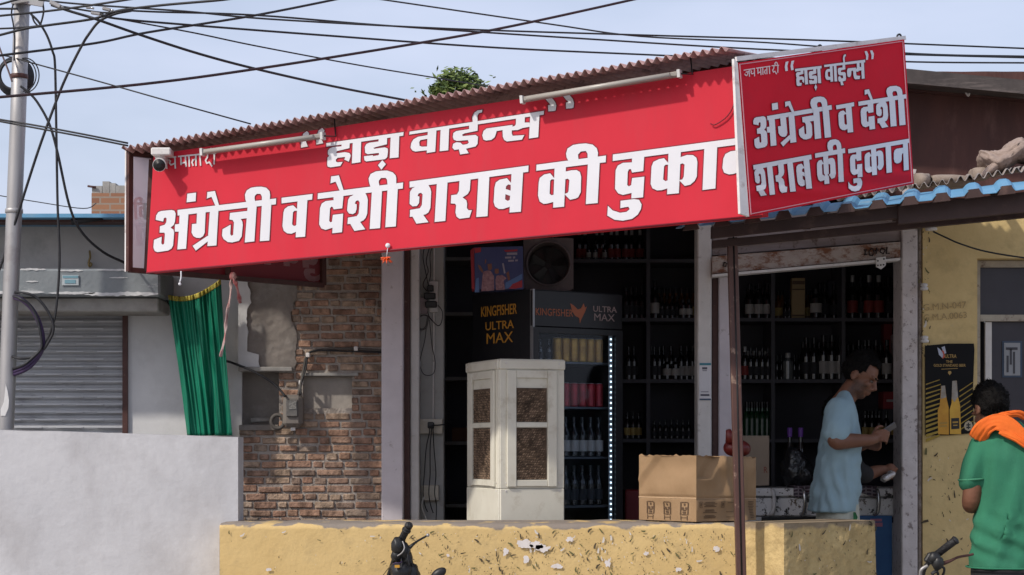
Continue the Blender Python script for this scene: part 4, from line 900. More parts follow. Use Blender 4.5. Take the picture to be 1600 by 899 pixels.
tag(MB().box(X(706, 11.9), X(735, 11.9), 11.86, 12.1, Z(690, 11.8) + .001, Z(668, 11.8), bev=.004).build('brown_carton', pm('dark_carton', (.12, .06, .035), (.09, .045, .028), 8, .8)), 'small brown carton on the side rack just left of the white cooler', 'carton')

def bottle_mesh(nm, prof, slots, mats):
    g = MB(); g.lathe(prof, 12, slots=slots); o = g.build(nm, mats, local=True); me = o.data; bpy.data.objects.remove(o); return me
def gl(nm, c): return pm(nm, c, c, 5, .12, spec=.7)
GB, GG, GA, GC = gl('dark_glass', (.012, .010, .010)), gl('green_glass', (.012, .05, .02)), gl('amber_glass', (.10, .035, .008)), pm('clear_glass_body', (.16, .17, .17), (.12, .13, .13), 8, .12, spec=.8)
LBW, LBG, LBR, CAP, CAPW = flat('white_label', (.40, .38, .36)), flat('gold_label', (.42, .30, .10)), flat('red_label', (.26, .035, .03)), pm('black_cap', (.02, .02, .022), (.015, .015, .015), 9, .25), flat('silver_cap', (.5, .5, .5), metal=.6)
TALL = [(.026, 0), (.028, .004), (.028, .03), (.0285, .031), (.0285, .09), (.028, .091), (.028, .12), (.023, .14), (.011, .165), (.010, .185), (.0115, .186), (.0115, .22), (.009, .221)]
TS = [0, 0, 1, 1, 1, 0, 0, 0, 0, 2, 2, 2]
SQU = [(.03, 0), (.032, .004), (.032, .03), (.0325, .031), (.0325, .08), (.032, .081), (.032, .11), (.014, .125), (.012, .132), (.016, .133), (.016, .16), (.012, .161)]
SS = [0, 0, 1, 1, 1, 0, 0, 0, 2, 2, 2]
CAN = [(.022, 0), (.026, .006), (.026, .118), (.022, .126), (.021, .128)]
BM = {'dark': bottle_mesh('bottle_dark', TALL, TS, [GB, LBW, CAP]), 'plain': bottle_mesh('bottle_plain', TALL, TS, [GB, pm('black_label', (.03, .03, .035)), CAP]), 'gold': bottle_mesh('bottle_gold', TALL, TS, [GB, LBG, CAP]), 'red': bottle_mesh('bottle_red', TALL, TS, [GB, LBR, CAPW]),
      'green': bottle_mesh('bottle_green', TALL, TS, [GG, GG, CAP]), 'amber': bottle_mesh('bottle_amber', TALL, TS, [GA, LBG, CAP]), 'clear': bottle_mesh('bottle_clear', SQU, SS, [GC, GC, CAPW]), 'squat': bottle_mesh('bottle_squat', SQU, SS, [GB, LBW, CAP]),
      'goldcan': bottle_mesh('can_gold', CAN, [0, 1, 0, 2], [flat('gold_can', (.50, .30, .05), metal=.3), pm('gold_can_side', (.50, .28, .05), (.22, .11, .03), 14, .35, .3), CAPW]), 'redcan': bottle_mesh('can_red', CAN, [0, 1, 0, 2], [flat('red_can', (.35, .02, .03), metal=.3), pm('red_can_side', (.40, .025, .035), (.18, .02, .03), 14, .35, .3), CAPW]), 'purple': bottle_mesh('bottle_purple', TALL, TS, [GB, LBW, pm('purple_foil', (.16, .05, .34), (.12, .04, .26), 30, .4)])}
BL_ = {'dark': 'pale labelled dark bottle', 'plain': 'plain black bottle', 'gold': 'gold labelled dark bottle', 'red': 'red labelled silver capped bottle', 'green': 'green glass bottle', 'amber': 'gold labelled amber bottle', 'clear': 'clear square bottle with silver cap', 'squat': 'squat dark bottle with white label', 'goldcan': 'gold beer can', 'redcan': 'red beer can', 'purple': 'bottle with purple foil neck'}
def bottle(kind, loc, hpx, where, group, Y, nm=None):
    me = BM[kind]; H = max(v.co.z for v in me.vertices)
    o = bpy.data.objects.new(nm or ('beer_can' if 'can' in kind else 'bottle'), me); COL.objects.link(o)
    s = hpx / FPX * Y / H; o.location = loc; o.scale = (min(s, 1.25), min(s, 1.25), s) if 'can' not in kind else (s, s, s)
    o.rotation_euler.z = (loc[0] * 37) % 6.28
    return tag(o, BL_[kind] + ' ' + where, 'can' if 'can' in kind else 'bottle', group)
def shelf_row(items, zi, where, group, dy=.1):
    Y = YS + dy
    for kind, px, h in items: bottle(kind, (X(px, Y), Y, SHZ[zi] + .001), h, where, group, Y)
shelf_row([('dark', x, 55) for x in (1171, 1185, 1199)], 1, 'on the top shelf just right of the steel post', 'top shelf bottles by the post')
shelf_row([('plain', x, h) for x, h in ((1227, 28), (1233, 31))], 1, 'beside the tall gold box', 'small black bottles by the gold box')
shelf_row([('squat', 1275, 46)], 1, 'on the top middle shelf beside the gold box', 'squat bottle', .05)
shelf_row([('plain', x, h) for x, h in ((1281, 58), (1289, 58), (1303, 56))], 1, 'on the top middle shelf right of the tall gold box', 'black bottles right of the gold box', .2)
shelf_row([('red', x, 68) for x in (1332, 1358, 1373)], 1, 'on the top right shelf', 'red label bottles top right')
shelf_row([('plain', x, 66) for x in (1345, 1388, 1400)], 1, 'between the red label bottles on the top right shelf', 'black bottles top right', .16)
shelf_row([('red', 1164, 52)] + [('dark', x, 52) for x in ()], 2, 'at the left end of the second shelf', 'bottle at shelf end')
shelf_row([('plain', x, 50) for x in (1173, 1182, 1191, 1200)], 2, 'on the second shelf right of the steel post', 'second shelf bottles by the post')
shelf_row([('clear', 1231, 42)], 2, 'alone on the second shelf above the black bag', 'clear bottle')
shelf_row([('plain', x, 66) for x in (1260, 1272)], 2, 'left of the tall bottles on the middle second shelf', 'plain bottles middle')
shelf_row([('dark', x, 70) for x in (1287, 1300, 1313)], 2, 'tall, on the second shelf behind the man', 'tall bottles behind the man')
shelf_row([('plain', x, 62) for x in (1342, 1352, 1358, 1369)], 2, 'on the second shelf above the head of the man in blue', 'bottles above the head')
shelf_row([('dark', 1386, 62)], 2, 'beside the red and white carton', 'bottle by the red carton', .06)
shelf_row([('green', x, 58) for x in (1167, 1175, 1183, 1191, 1199)], 3, 'on the third shelf by the steel post', 'green bottles in a row')
shelf_row([('green', x, 58) for x in (1171, 1179, 1187, 1195)], 3, 'in the back row of the third shelf by the post', 'green bottles back row', .24)
shelf_row([('gold', x, 44) for x in (1352, 1363, 1374, 1385, 1398)], 3, 'on the shelf behind the phone hand', 'gold label bottles')
shelf_row([('plain', x, 44) for x in (1357, 1369, 1380, 1392)], 3, 'in the row behind the gold label bottles', 'back row bottles', .24)
shelf_row([('dark', 1023, 60)] + [], 1, 'tall, at the left of the dark middle shelf', 'tall bottle')
shelf_row([('plain', x, 36) for x in (1034, 1042, 1050, 1058)], 1, 'in the dark middle shelf over the cardboard box', 'small bottles on the dark shelf')
shelf_row([('squat', x, 30) for x in (1067, 1076)], 1, 'at the right of the dark middle shelf', 'white label bottles on the dark shelf', .06)
shelf_row([('squat', x, 34) for x in (1042, 1055)], 2, 'in the dark shelf below the middle one', 'white label bottles lower', .06)
shelf_row([('plain', x, 52) for x in (982, 990, 1022, 1030)], 2, 'in the dark shelves right of the fridge', 'dark bottles right of the fridge')
shelf_row([('plain', x, 30) for x in (1022, 1031, 1040, 1049, 1058, 1067, 1076)], 3, 'low in the dark shelves over the cardboard box', 'low dark bottles')
shelf_row([('dark', x, 30) for x in (920, 930, 945)], 0, 'high up on the shelf above the fridge', 'bottles above the fridge')
B2 = .22
shelf_row([('plain', x, h) for x, h in ((1168, 50), (1178, 54), (1192, 52), (1204, 50))], 1, 'in the back row of the top shelf by the post', 'back row of the top shelf by the post', B2)
shelf_row([('amber', x, 46) for x in (1216, 1222, 1262, 1268)], 1, 'on either side of the tall gold box', 'amber bottles round the gold box', B2)
shelf_row([('dark', x, 60) for x in (1322, 1327, 1351, 1365, 1380, 1394, 1404)], 1, 'in the back row of the top right shelf', 'back row of the top right shelf', B2 + .04)
shelf_row([('red', x, 46) for x in (1169, 1178, 1187, 1196, 1204)], 2, 'in the back row of the second shelf by the post', 'red back row by the post', B2)
shelf_row([('plain', x, 40) for x in (1214, 1221, 1241, 1249)], 2, 'on either side of the clear bottle', 'black bottles round the clear bottle', B2)
shelf_row([('plain', x, 60) for x in (1255, 1266, 1280, 1294, 1307)], 2, 'in the back row of the middle second shelf', 'back row of the middle second shelf', B2)
shelf_row([('gold', x, 56) for x in (1325, 1333, 1347, 1363, 1376)], 2, 'in the back row over the man in blue', 'back row over the head', B2)
shelf_row([('red', x, 50) for x in (905, 914, 932, 941, 955, 964, 978, 987, 1000)], 0, 'in the row on the highest shelf right of the fan', 'highest shelf row right of the fan', B2)
shelf_row([('plain', x, 50) for x in (978, 986, 994, 1003)], 1, 'on the shelf level with the fridge header', 'bottles level with the fridge header', .12)
shelf_row([('amber', x, 50) for x in (1020, 1029, 1038, 1047, 1056, 1065, 1074, 1083)], 1, 'in the back row of the dark middle shelf', 'amber back row of the dark middle shelf', B2)
shelf_row([('dark', x, 54) for x in (1018, 1036, 1048, 1064, 1073, 1082)], 2, 'in the back row below the dark middle shelf', 'back row below the middle shelf', B2)
shelf_row([('gold', x, 42) for x in (980, 989, 998)], 3, 'on the low shelf right of the fridge', 'gold bottles low right of the fridge', .12)
def carton(nm, lab, px0, px1, zi, h, Y, d, m, m2=None, band=None, cat='carton'):
    t = thing(nm, lab, cat, (X((px0 + px1) / 2, Y), Y, SHZ[zi] + .001))
    z = SHZ[zi] + .001; H = h / FPX * Y
    MB().box(X(px0, Y), X(px1, Y), Y, Y + d, z, z + H, bev=.002).build('box', m, t)
    if band:
        for k, (b0, b1) in enumerate(band): MB().box(X(px0, Y) + .003, X(px1, Y) - .003, Y - .0015, Y - .0002, z + H * b0, z + H * b1).build('print', m2, t)
carton('gift_box', 'tall gold gift box on the top middle shelf', 1237, 1258, 1, 63, 12.55, .07, flat('gold_box', (.34, .24, .115)), flat('brown_print', (.10, .06, .03)), [(.84, .93), (.70, .73), (.05, .09)])
carton('gift_box', 'dark gift box behind the bottles on the top middle shelf', 1294, 1309, 1, 62, 12.78, .05, flat('navy_box', (.03, .03, .045)))
carton('bottle_carton', 'red and white carton at the right end of the second shelf', 1396, 1412, 2, 70, 12.55, .1, flat('white_carton', (.40, .30, .29)), flat('carton_red', (.32, .03, .03)), [(.02, .38)])
carton('bottle_carton', 'dark red carton high on the second shelf at right', 1381, 1394, 2, 90, 12.72, .1, flat('dark_red_carton', (.20, .02, .02)))
rc = thing('red_label_box', 'red box with pale lettering standing on the counter end behind the phone', 'box', (X(1396, 12.56), 12.56, SHZ[3] + .16))
MB().box(X(1381, 12.56), X(1412, 12.56), 12.58, 12.75, SHZ[3] + .19, SHZ[3] + .30, bev=.002).build('box', flat('red_carton', (.28, .03, .035)), rc)
MB().box(X(1386, 12.56), X(1410, 12.56), 12.577, 12.5795, SHZ[3] + .235, SHZ[3] + .25).build('print', LBW, rc)
MB().box(X(1381, 12.56), X(1412, 12.56), 12.6, 12.78, SHZ[3] + .001, SHZ[3] + .189, bev=.002).build('lower_box', M_darkwood, rc)

# --- text helper
def text(name, body, M, size, mat, parent, sx=1.0, bold=0.0, ext=.0006, shear=0.0, align='CENTER'):
    c = bpy.data.curves.new(name, 'FONT'); c.body = body; c.size = size; c.align_x = align; c.align_y = 'CENTER'; c.offset = bold * size; c.extrude = ext; c.shear = shear; c.resolution_u = 3
    o = bpy.data.objects.new(name, c); COL.objects.link(o); dg = bpy.context.evaluated_depsgraph_get()
    me = bpy.data.meshes.new_from_object(o.evaluated_get(dg)); bpy.data.objects.remove(o)
    me.transform(Matrix.Diagonal((sx, 1, 1, 1))); me.transform(M)
    if parent: me.transform(Matrix.Translation(-wpos(parent)))
    n = bpy.data.objects.new(name, me); COL.objects.link(n); n.parent = parent; me.materials.clear(); me.materials.append(mat); return n
def facing(p, nrm, roll=0.0):                              # text matrix: x along the surface, y up, z along nrm
    n = Vector(nrm).normalized(); x = Vector((0, 0, 1)).cross(n).normalized(); y = n.cross(x)
    M = Matrix(((x.x, y.x, n.x, p[0]), (x.y, y.y, n.y, p[1]), (x.z, y.z, n.z, p[2]), (0, 0, 0, 1)))
    return M @ Matrix.Rotation(roll, 4, 'Z')

# --- glass-door beer fridge, turned to the right
fy = R(35); FY0 = 10.9; f0 = P(829, 452, FY0); ftop = f0.z; f0.z = 0
fr_x = Vector((math.cos(fy), math.sin(fy), 0)); fr_b = Vector((-math.sin(fy), math.cos(fy), 0)); FW, FD = .62, .57
FM = Matrix(((fr_x.x, fr_b.x, 0, f0.x), (fr_x.y, fr_b.y, 0, f0.y), (0, 0, 1, 0), (0, 0, 0, 1)))   # local x along the front, y to the back
fridge = thing('beer_fridge', 'tall black glass door beer fridge with gold lettering and a lit white edge strip', 'fridge', f0 + fr_x * FW / 2 + fr_b * FD / 2 + Vector((0, 0, .35)))
zt_f = ftop; zh = Z(513, 11.0); zb_f = .35
g = MB()
g.box(0, .02, 0, FD, zb_f, zt_f, FM); g.box(FW - .02, FW, 0, FD, zb_f, zt_f, FM); g.box(.0205, FW - .0205, FD - .02, FD, zb_f, zt_f, FM)
g.box(.0205, FW - .0205, 0, FD - .021, zt_f - .02, zt_f, FM); g.box(.0205, FW - .0205, 0, FD - .021, zb_f, zb_f + .12, FM)
g.box(.0205, FW - .0205, 0, FD - .021, zh, zh + .02, FM)
g.build('body', M_blackgloss, fridge)
g = MB(); g.box(-.004, FW + .004, -.024, -.001, zh + .004, zt_f - .004, FM, bev=.004); g.build('header', M_blackgloss, fridge)
g = MB(); g.box(-.003, .009, -.027, .0, zb_f, zt_f, FM); g.build('corner_trim', pm('dull_aluminium', (.30, .30, .31), (.24, .24, .25), 5, .4, .6), fridge)
dz0, dz1 = zb_f + .13, zh
g = MB(); g.box(.0, .035, -.03, -.001, dz0, dz1, FM); g.box(FW - .05, FW, -.03, -.001, dz0, dz1, FM); g.box(.0355, FW - .0505, -.03, -.001, dz1 - .03, dz1, FM); g.box(.0355, FW - .0505, -.03, -.001, dz0, dz0 + .04, FM)
door = g.build('door', M_blackgloss, fridge)
g = MB(); g.box(.036, FW - .051, -.018, -.012, dz0 + .041, dz1 - .031, FM); g.build('pane', glassy('fridge_glass', (.92, .96, 1), .015), door)
M_led = emit('led_white', (.75, .92, 1.0), 1.9)
g = MB(); zz = dz1 - .02
while zz > dz0 + .02:
    g.box(FW - .072, FW - .065, -.0115, -.006, zz - .005, zz + .005, FM); zz -= .030
g.build('led_strip', M_led, fridge)
g = MB(); g.box(FW - .082, FW - .055, -.005, -.001, dz0 + .01, dz1, FM); g.build('led_channel', pm('white_channel', (.20, .21, .23), (.17, .18, .2), 5, .4), fridge)
SHF = [566, 636, 714, 790]
zs_f = [Z(p, 11.15) for p in SHF]
for z in zs_f:
    g = MB(); g.box(.022, FW - .022, .03, FD - .03, z - .012, z, FM); g.build('rack', pm('fridge_rack', (.10, .11, .13), (.08, .09, .10), 6, .4, .4), fridge)
def inf(x, y, z): return FM @ Vector((x, y, z))
rows = [(0, 'goldcan', 37, [('on the top rack of the fridge', 'gold cans in the fridge')]), (1, 'redcan', 37, [('on the second rack of the fridge', 'red cans in the fridge')]), (2, 'dark', 62, [('on the third rack of the fridge', 'bottles on the third fridge rack')]), (3, 'plain', 62, [('on the lowest rack of the fridge', 'bottles on the lowest fridge rack')])]
for ri, kind, h, ((wh, gp),) in rows:
    for k in range(9):
        kk = 'plain' if (ri == 0 and k < 3) else kind
        bottle(kk, inf(.058 + k * .058, .07, zs_f[ri] + .001), h if kk == kind else 34, wh + (' at its left end' if kk != kind else ''), gp if kk != kind else gp, 11.15)
GOLDT = pm('gold_letter', (.62, .30, .04), (.58, .27, .035), 5, .5); COPT = pm('copper_letter', (.42, .13, .06), (.38, .11, .05), 5, .5); SILT = pm('grey_letter', (.34, .25, .24), (.3, .22, .21), 5, .5)
sn = Vector((-math.cos(fy), -math.sin(fy), 0))             # normal of the left side
def side_pt(px, py):
    Pl = Plane(f0, sn); return Pl.at(px, py, .002)
text('lettering', 'KINGFISHER', facing(side_pt(779, 486), sn), .082, GOLDT, fridge, sx=.80, bold=.008)
text('lettering', 'ULTRA', facing(side_pt(780, 509), sn), .066, GOLDT, fridge, sx=1.40, bold=.006)
text('lettering', 'MAX', facing(side_pt(780, 529), sn), .086, GOLDT, fridge, sx=1.45, bold=.0)
fn_ = -fr_b; FPl = Plane(f0 + fn_ * .0245, fn_)
fp = lambda px, py: FPl.at(px, py, .001)
text('lettering', 'KINGFISHER', facing(fp(866, 489), fn_), .056, COPT, fridge, sx=.85, bold=.004)
text('lettering', 'ULTRA', facing(fp(945, 484), fn_), .046, SILT, fridge, sx=1.2, bold=.008)
text('lettering', 'MAX', facing(fp(944, 497), fn_), .058, SILT, fridge, sx=1.2, bold=.0)
g = MB()
for poly in [[(891, 474), (897, 478), (903, 484), (908, 482), (912, 474), (914, 481), (917, 479), (914, 488), (911, 494), (908, 500), (906, 506), (905, 497), (899, 494), (894, 487)]]: g.tri([[fp(x, y) for x, y in poly]])
g.build('bird_emblem', COPT, fridge, fixn=False)

# --- printed carton and fan box on top of the fridge
pc = thing('printed_carton', 'blue printed carton with two cheering men on top of the fridge', 'carton', P(777, 457, 10.95))
Yc = 10.93; zc0 = max(Z(457, Yc), zt_f + .002)
def cq(px, py): return P(px, py, Yc)
g = MB(); g.prism([(X(742, Yc), Yc, zc0), (X(818, Yc), Yc, zc0), (X(817, Yc), Yc, Z(385, Yc)), (X(741, Yc), Yc, Z(387, Yc))], (0, .2, 0)); g.build('box', pm('carton_blue', (.035, .045, .13), (.06, .075, .19), 2.5, .5, stretch=(1, 1, .6)), pc)
g = MB(); g.prism([(X(737, Yc), Yc + .02, zc0), (X(741.6, Yc), Yc - .002, zc0), (X(740.6, Yc), Yc - .002, Z(387, Yc)), (X(735, Yc), Yc + .02, Z(391, Yc))], (-.001, .17, 0)); g.build('red_side', flat('carton_side_red', (.34, .03, .045)), pc)
def art(name, polys, m, off):
    for i, pl in enumerate(polys):
        g = MB(); g.tri([[Vector(P(x, y, Yc)) + Vector((0, -off - i * .0001, 0)) for x, y in pl]]); g.build(name, m, pc, fixn=False)
ac = lambda p: L((725, 380), 10, p)
art('picture_sky', [ac([(190,560),(230,540),(240,770),(165,770)]), ac([(650,620),(910,480),(910,560),(700,700),(640,720)])], flat('carton_light_blue', (.09, .16, .34)), .001)
art('picture_red', [ac([(160,80),(265,70),(265,140),(170,160)]), ac([(700,715),(760,640),(910,580),(910,690),(800,715)]), ac([(620,110),(835,100),(835,128),(650,140)])], flat('carton_red_print', (.36, .03, .045)), .0015)
art('picture_men', [ac([(365,330),(430,320),(440,400),(410,430),(375,420)]), ac([(480,405),(540,400),(545,470),(510,485),(480,470)]), ac([(210,330),(260,360),(300,430),(290,470),(240,410)]), ac([(660,470),(700,440),(720,570),(690,590)]), ac([(330,255),(350,260),(345,310),(325,330)])], flat('carton_skin', (.20, .085, .06)), .002)
art('picture_shirts', [ac([(300,450),(370,430),(420,440),(470,520),(470,740),(270,755),(285,560)]), ac([(510,510),(600,500),(665,550),(620,590),(640,730),(500,735),(490,580)])], pm('carton_print_shirt', (.34, .20, .22), (.18, .08, .10), 60, .7), .0025)
art('picture_words', [ac([(668,152),(832,148),(832,185),(668,186)]), ac([(640,215),(740,212),(740,240),(645,244)]), ac([(765,212),(800,210),(800,240),(765,244)]), ac([(690,265),(780,262),(780,290),(692,294)]), ac([(800,260),(840,258),(840,285),(800,288)]), ac([(595,320),(620,315),(650,470),(625,480)])], flat('carton_white', (.30, .27, .33)), .003)
fb_ = thing('fan_housing', 'dusty square fan housing with a round dark opening on top of the fridge', 'fan', P(857, 452, 11.1))
Yf = 11.05; fcx, fcz, fr = X(857, Yf), Z(412, Yf), 33 / FPX * Yf
g = MB(); n = 40; sq_ = []
hx0, hx1, hz0, hz1 = X(818, Yf) - fcx, X(896, Yf) - fcx, zt_f + .002 - fcz, Z(372, Yf) - fcz
def sqp(a):
    c, s_ = math.cos(a), math.sin(a); k = min((hx1 if c > 0 else hx0) / c if abs(c) > 1e-6 else 9, (hz1 if s_ > 0 else hz0) / s_ if abs(s_) > 1e-6 else 9); return (c * k, s_ * k)
r1 = [[Vector((fcx + sqp(2 * math.pi * k / n)[0], Yf, fcz + sqp(2 * math.pi * k / n)[1])) for k in range(n)], [Vector((fcx + fr * math.cos(2 * math.pi * k / n), Yf, fcz + fr * math.sin(2 * math.pi * k / n))) for k in range(n)], [Vector((fcx + fr * .93 * math.cos(2 * math.pi * k / n), Yf + .16, fcz + fr * .93 * math.sin(2 * math.pi * k / n))) for k in range(n)]]
g.loft(r1, caps=False, smooth=False); ro = [[p.copy() for p in r1[0]], [p + Vector((0, .2, 0)) for p in r1[0]]]; g.loft(ro, caps=False, smooth=False)
g.build('housing', pm('dusty_brown_metal', (.10, .075, .075), (.07, .055, .055), 10, .7, dirt=(.14, .11, .10), dscale=8), fb_)
g = MB(); g.lathe([(fr * .92, 0), (fr * .92, .01)], 30, (fcx, Yf + .17, fcz), Matrix.Rotation(R(90), 3, 'X')); g.build('back_plate', M_blackgloss, fb_)
g = MB(); g.tube([(fcx + fr * 1.04 * math.cos(a * math.pi / 20), Yf - .004, fcz + fr * 1.04 * math.sin(a * math.pi / 20)) for a in range(41)], .006, 6); g.build('rim', MATS['dusty_brown_metal'], fb_)
g = MB()
for k in range(5):
    a = k * 2 * math.pi / 5 + .3; u = Vector((math.cos(a), 0, math.sin(a))); w_ = Vector((-u.z, .35, u.x)).normalized()
    p0 = Vector((fcx, Yf + .10, fcz)); g.prism([p0 + u * .02 - w_ * .012, p0 + u * fr * .82 - w_ * .035, p0 + u * fr * .85 + w_ * .02, p0 + u * .02 + w_ * .012], (0, .003, 0))
g.build('blade', M_black, fb_)

# --- white evaporative cooler
cy_ = R(19); CYY = 10.32; k0 = P(781, 562, CYY); ctop = k0.z; k0.z = 0
cxv = Vector((math.cos(cy_), math.sin(cy_), 0)); cbv = Vector((-math.sin(cy_), math.cos(cy_), 0))
cz0 = .35; M_cool = pm('cream_painted_sheet', (.68, .66, .57), (.61, .585, .50), 5, .5, bump=.04, dirt=(.42, .37, .28), dscale=7, dlo=.54, dhi=.74, dmax=.8, d2=((.14, .085, .05), 27, .70, .735))
cool = thing('desert_cooler', 'cream sheet metal air cooler with brown honeycomb pads standing behind the low wall', 'cooler', k0 + Vector((0, .2, .35)))
CM = Matrix(((cxv.x, cbv.x, 0, k0.x), (cxv.y, cbv.y, 0, k0.y), (0, 0, 1, 0), (0, 0, 0, 1)))
CW, CD = .355, .54
zz = lambda py: Z(py, CYY)
core = MB(); core.box(.02, CW - .02, .02, CD, cz0, ctop - .01, CM); core.build('body', M_cool, cool)
def panel(u0, u1, axis):
    """one framed side: axis 0 = front (x), 1 = left side (y)"""
    W_ = CW if axis == 0 else CD
    def bx(g, a, b, z0, z1, o0, o1, bev=.002):
        if axis == 0: g.box(a, b, -o1, -o0, z0, z1, CM, bev)
        else: g.box(-o1, -o0, a, b, z0, z1, CM, bev)
    zb = zz(764); g = MB()
    bx(g, 0, W_, zb + .002, ctop - .05, -.02, .006)
    s = .13 if axis == 1 else .07; e = W_ - (.05 if axis == 1 else .085)
    s = .085 if axis == 0 else .10; e = W_ - (.095 if axis == 0 else .12)
    g2 = MB()
    rails = [(ctop - .095, ctop - .055), (zz(668), zz(660)), (zb + .012, zb + .045)]
    bx(g2, s - .05, s, zb + .01, ctop - .055, .0065, .020); bx(g2, e, e + .05, zb + .01, ctop - .055, .0065, .020)
    for a, b in rails: bx(g2, s + .001, e - .001, a, b, .0065, .017)
    f = g.build('side_panel', M_cool, cool); g2.build('frame', M_cool, f)
    for a, b in ((zz(660) + .002, zz(606)), (zb + .047, zz(668) - .002)):
        p = MB(); bx(p, s + .004, e - .004, a, b - .0, .0064, .010, 0)
        nW = 10; 
        x = s + .004; rnd = random.Random(int(a * 1000)); h = .0125; i = 0                # corrugated honeycomb pad: small slanted cells
        z = a
        while z < b - .012:
            x = s + .006 + (0 if i % 2 else .006)
            while x < e - .016:
                t = rnd.uniform(-.001, .001)
                if axis == 0: p.prism([CM @ Vector((x, -.0102, z + t)), CM @ Vector((x + .009, -.0125, z + .005 + t)), CM @ Vector((x + .0085, -.014, z + .0095 + t)), CM @ Vector((x - .0005, -.011, z + .005 + t))], CM.to_3x3() @ Vector((0, .004, 0)))
                else: p.prism([CM @ Vector((-.0102, x, z + t)), CM @ Vector((-.0125, x + .011, z + .005 + t)), CM @ Vector((-.014, x + .0105, z + .0095 + t)), CM @ Vector((-.011, x - .0005, z + .005 + t))], CM.to_3x3() @ Vector((.004, 0, 0)))
                x += .0128
            z += .0128; i += 1
        p.build('honeycomb_pad', M_pad, f)
    q = MB(); bx(q, 0, W_, cz0, zb, -.018, .009, .004); q.build('water_tank', M_cool, cool)
    q = MB(); bx(q, -.004 if axis == 0 else 0, W_ + .004, ctop - .05, ctop, -.018, .014, .004); q.build('top_cap', M_cool, cool)
    q = MB()
    for a in (.03, W_ - .03):
        for z in (ctop - .02, zb - .012, zb + .03): bx(q, a - .004, a + .004, z - .004, z + .004, .009, .0165 if z > ctop - .03 else .0115, .001)
    q.build('rivets', M_whitepaint, cool)
M_pad = island_mat('honeycomb_pad', [(.20, .14, .095), (.11, .075, .052), (.30, .215, .15), (.06, .042, .03), (.24, .165, .115)], bump=.3)
panel(0, CW, 0); panel(0, CD, 1)
g = MB(); g.box(CW + .006, CW + .03, .08, .2, zz(718), zz(578), CM, bev=.008); g.build('door_flange', M_cool, cool)
g = MB(); g.box(.0, CW, .0, CD, ctop + .0005, ctop + .004, CM); g.build('lid', M_cool, cool)

# --- wiring on the inner pillar
Yi = 11.3
def fixture(nm, lab, px0, px1, py0, py1, th, m, cat, plugs=(), sw=()):
    t = thing(nm, lab, cat, P((px0 + px1) / 2, py1, Yi))
    MB().box(X(px0, Yi), X(px1, Yi), Yi - th, Yi - .001, Z(py1, Yi), Z(py0, Yi), bev=.003).build('plate', m, t)
    for (x, y, w, h) in plugs: MB().box(X(x - w, Yi), X(x + w, Yi), Yi - th - .035, Yi - th - .0005, Z(y + h, Yi), Z(y - h, Yi), bev=.005).build('plug', M_black, t)
    for (x, y, w, h) in sw: MB().box(X(x - w, Yi), X(x + w, Yi), Yi - th - .006, Yi - th - .0004, Z(y + h, Yi), Z(y - h, Yi), bev=.001).build('switch', pm('ivory_plastic', (.55, .51, .42), (.48, .44, .36), 8, .5), t)
    return t
M_iv = pm('ivory_board', (.58, .54, .46), (.50, .46, .39), 8, .55, dirt=(.3, .27, .22), dscale=12)
fixture('extension_board', 'white extension board with three black plugs high on the inner pillar', 671, 685, 440, 489, .03, pm('white_board', (.55, .53, .52), (.47, .45, .44), 8, .5), 'socket board', [(673, 452, 5, 5), (672, 464, 9, 5), (674, 477, 9, 5)])
fixture('meter_box', 'small pinkish box with a red lower edge beside the extension board', 655, 668, 465, 491, .02, pm('pinkish_box', (.34, .27, .28), (.28, .22, .23), 8, .6), 'box')
fixture('socket_box', 'ivory socket box with a round black plug halfway down the inner pillar', 650, 692, 655, 678, .045, M_iv, 'socket box', [(674, 665, 5, 5)], [(656, 662, 3, 3), (663, 662, 3, 3), (685, 664, 3, 3)])
fixture('socket_box', 'small ivory switch box low on the inner pillar', 659, 686, 758, 782, .04, M_iv, 'socket box', [], [(664, 764, 2.5, 3), (669, 764, 2.5, 3), (665, 774, 4, 4)])
def wire(nm, lab, pts, r, m, k=7, group=None, cat='cable', n=6):
    g = MB(); g.tube(catmull([P(*p) for p in pts], k), r, n); return tag(g.build(nm, m), lab, cat, group)
Yj = 11.25
wire('conduit_pipe', 'thin pale conduit running down the inner pillar', [(678, 380, 11.29), (678, 500, 11.29), (677, 655, 11.29)], .006, M_whitepaint, cat='conduit')
wire('power_cable', 'black cable hooked down from the top extension board plugs', [(684, 477, Yj), (691, 487, Yj), (690, 503, Yj), (684, 509, Yj), (672, 497, Yj), (668, 487, Yj)], .0028, M_rubber)
wire('power_cable', 'thin black wire hanging in a long narrow loop on the inner pillar', [(667, 500, Yj), (664, 530, Yj), (657, 560, Yj), (657, 575, Yj), (664, 586, Yj), (677, 584, Yj), (680, 566, Yj), (675, 540, Yj), (671, 500, Yj)], .0024, M_rubber)
wire('power_cable', 'thick grey cable dropping from the sign in a curve to the extension board', [(650, 385, Yj), (651, 420, Yj), (645, 455, Yj), (647, 500, Yj), (655, 514, Yj), (665, 512, Yj), (669, 495, Yj)], .007, pm('grey_cable', (.09, .085, .085), (.07, .07, .07), 10, .6))
wire('power_cable', 'tangle wire left of the extension board', [(672, 384, Yj), (666, 408, Yj), (669, 425, Yj), (661, 445, Yj), (668, 456, Yj)], .003, M_rubber)
wire('power_cable', 'second tangle wire above the extension board', [(664, 384, Yj), (661, 402, Yj), (666, 430, Yj), (670, 450, Yj)], .003, M_rubber)
wire('power_cable', 'third wire looping over the small pinkish box', [(676, 384, Yj), (672, 400, Yj), (673, 425, Yj), (671, 440, Yj)], .003, M_rubber)
wire('power_cable', 'short wire bending left below the small pinkish box', [(653, 497, Yj), (660, 493, Yj), (668, 494, Yj), (676, 502, Yj)], .004, M_rubber)
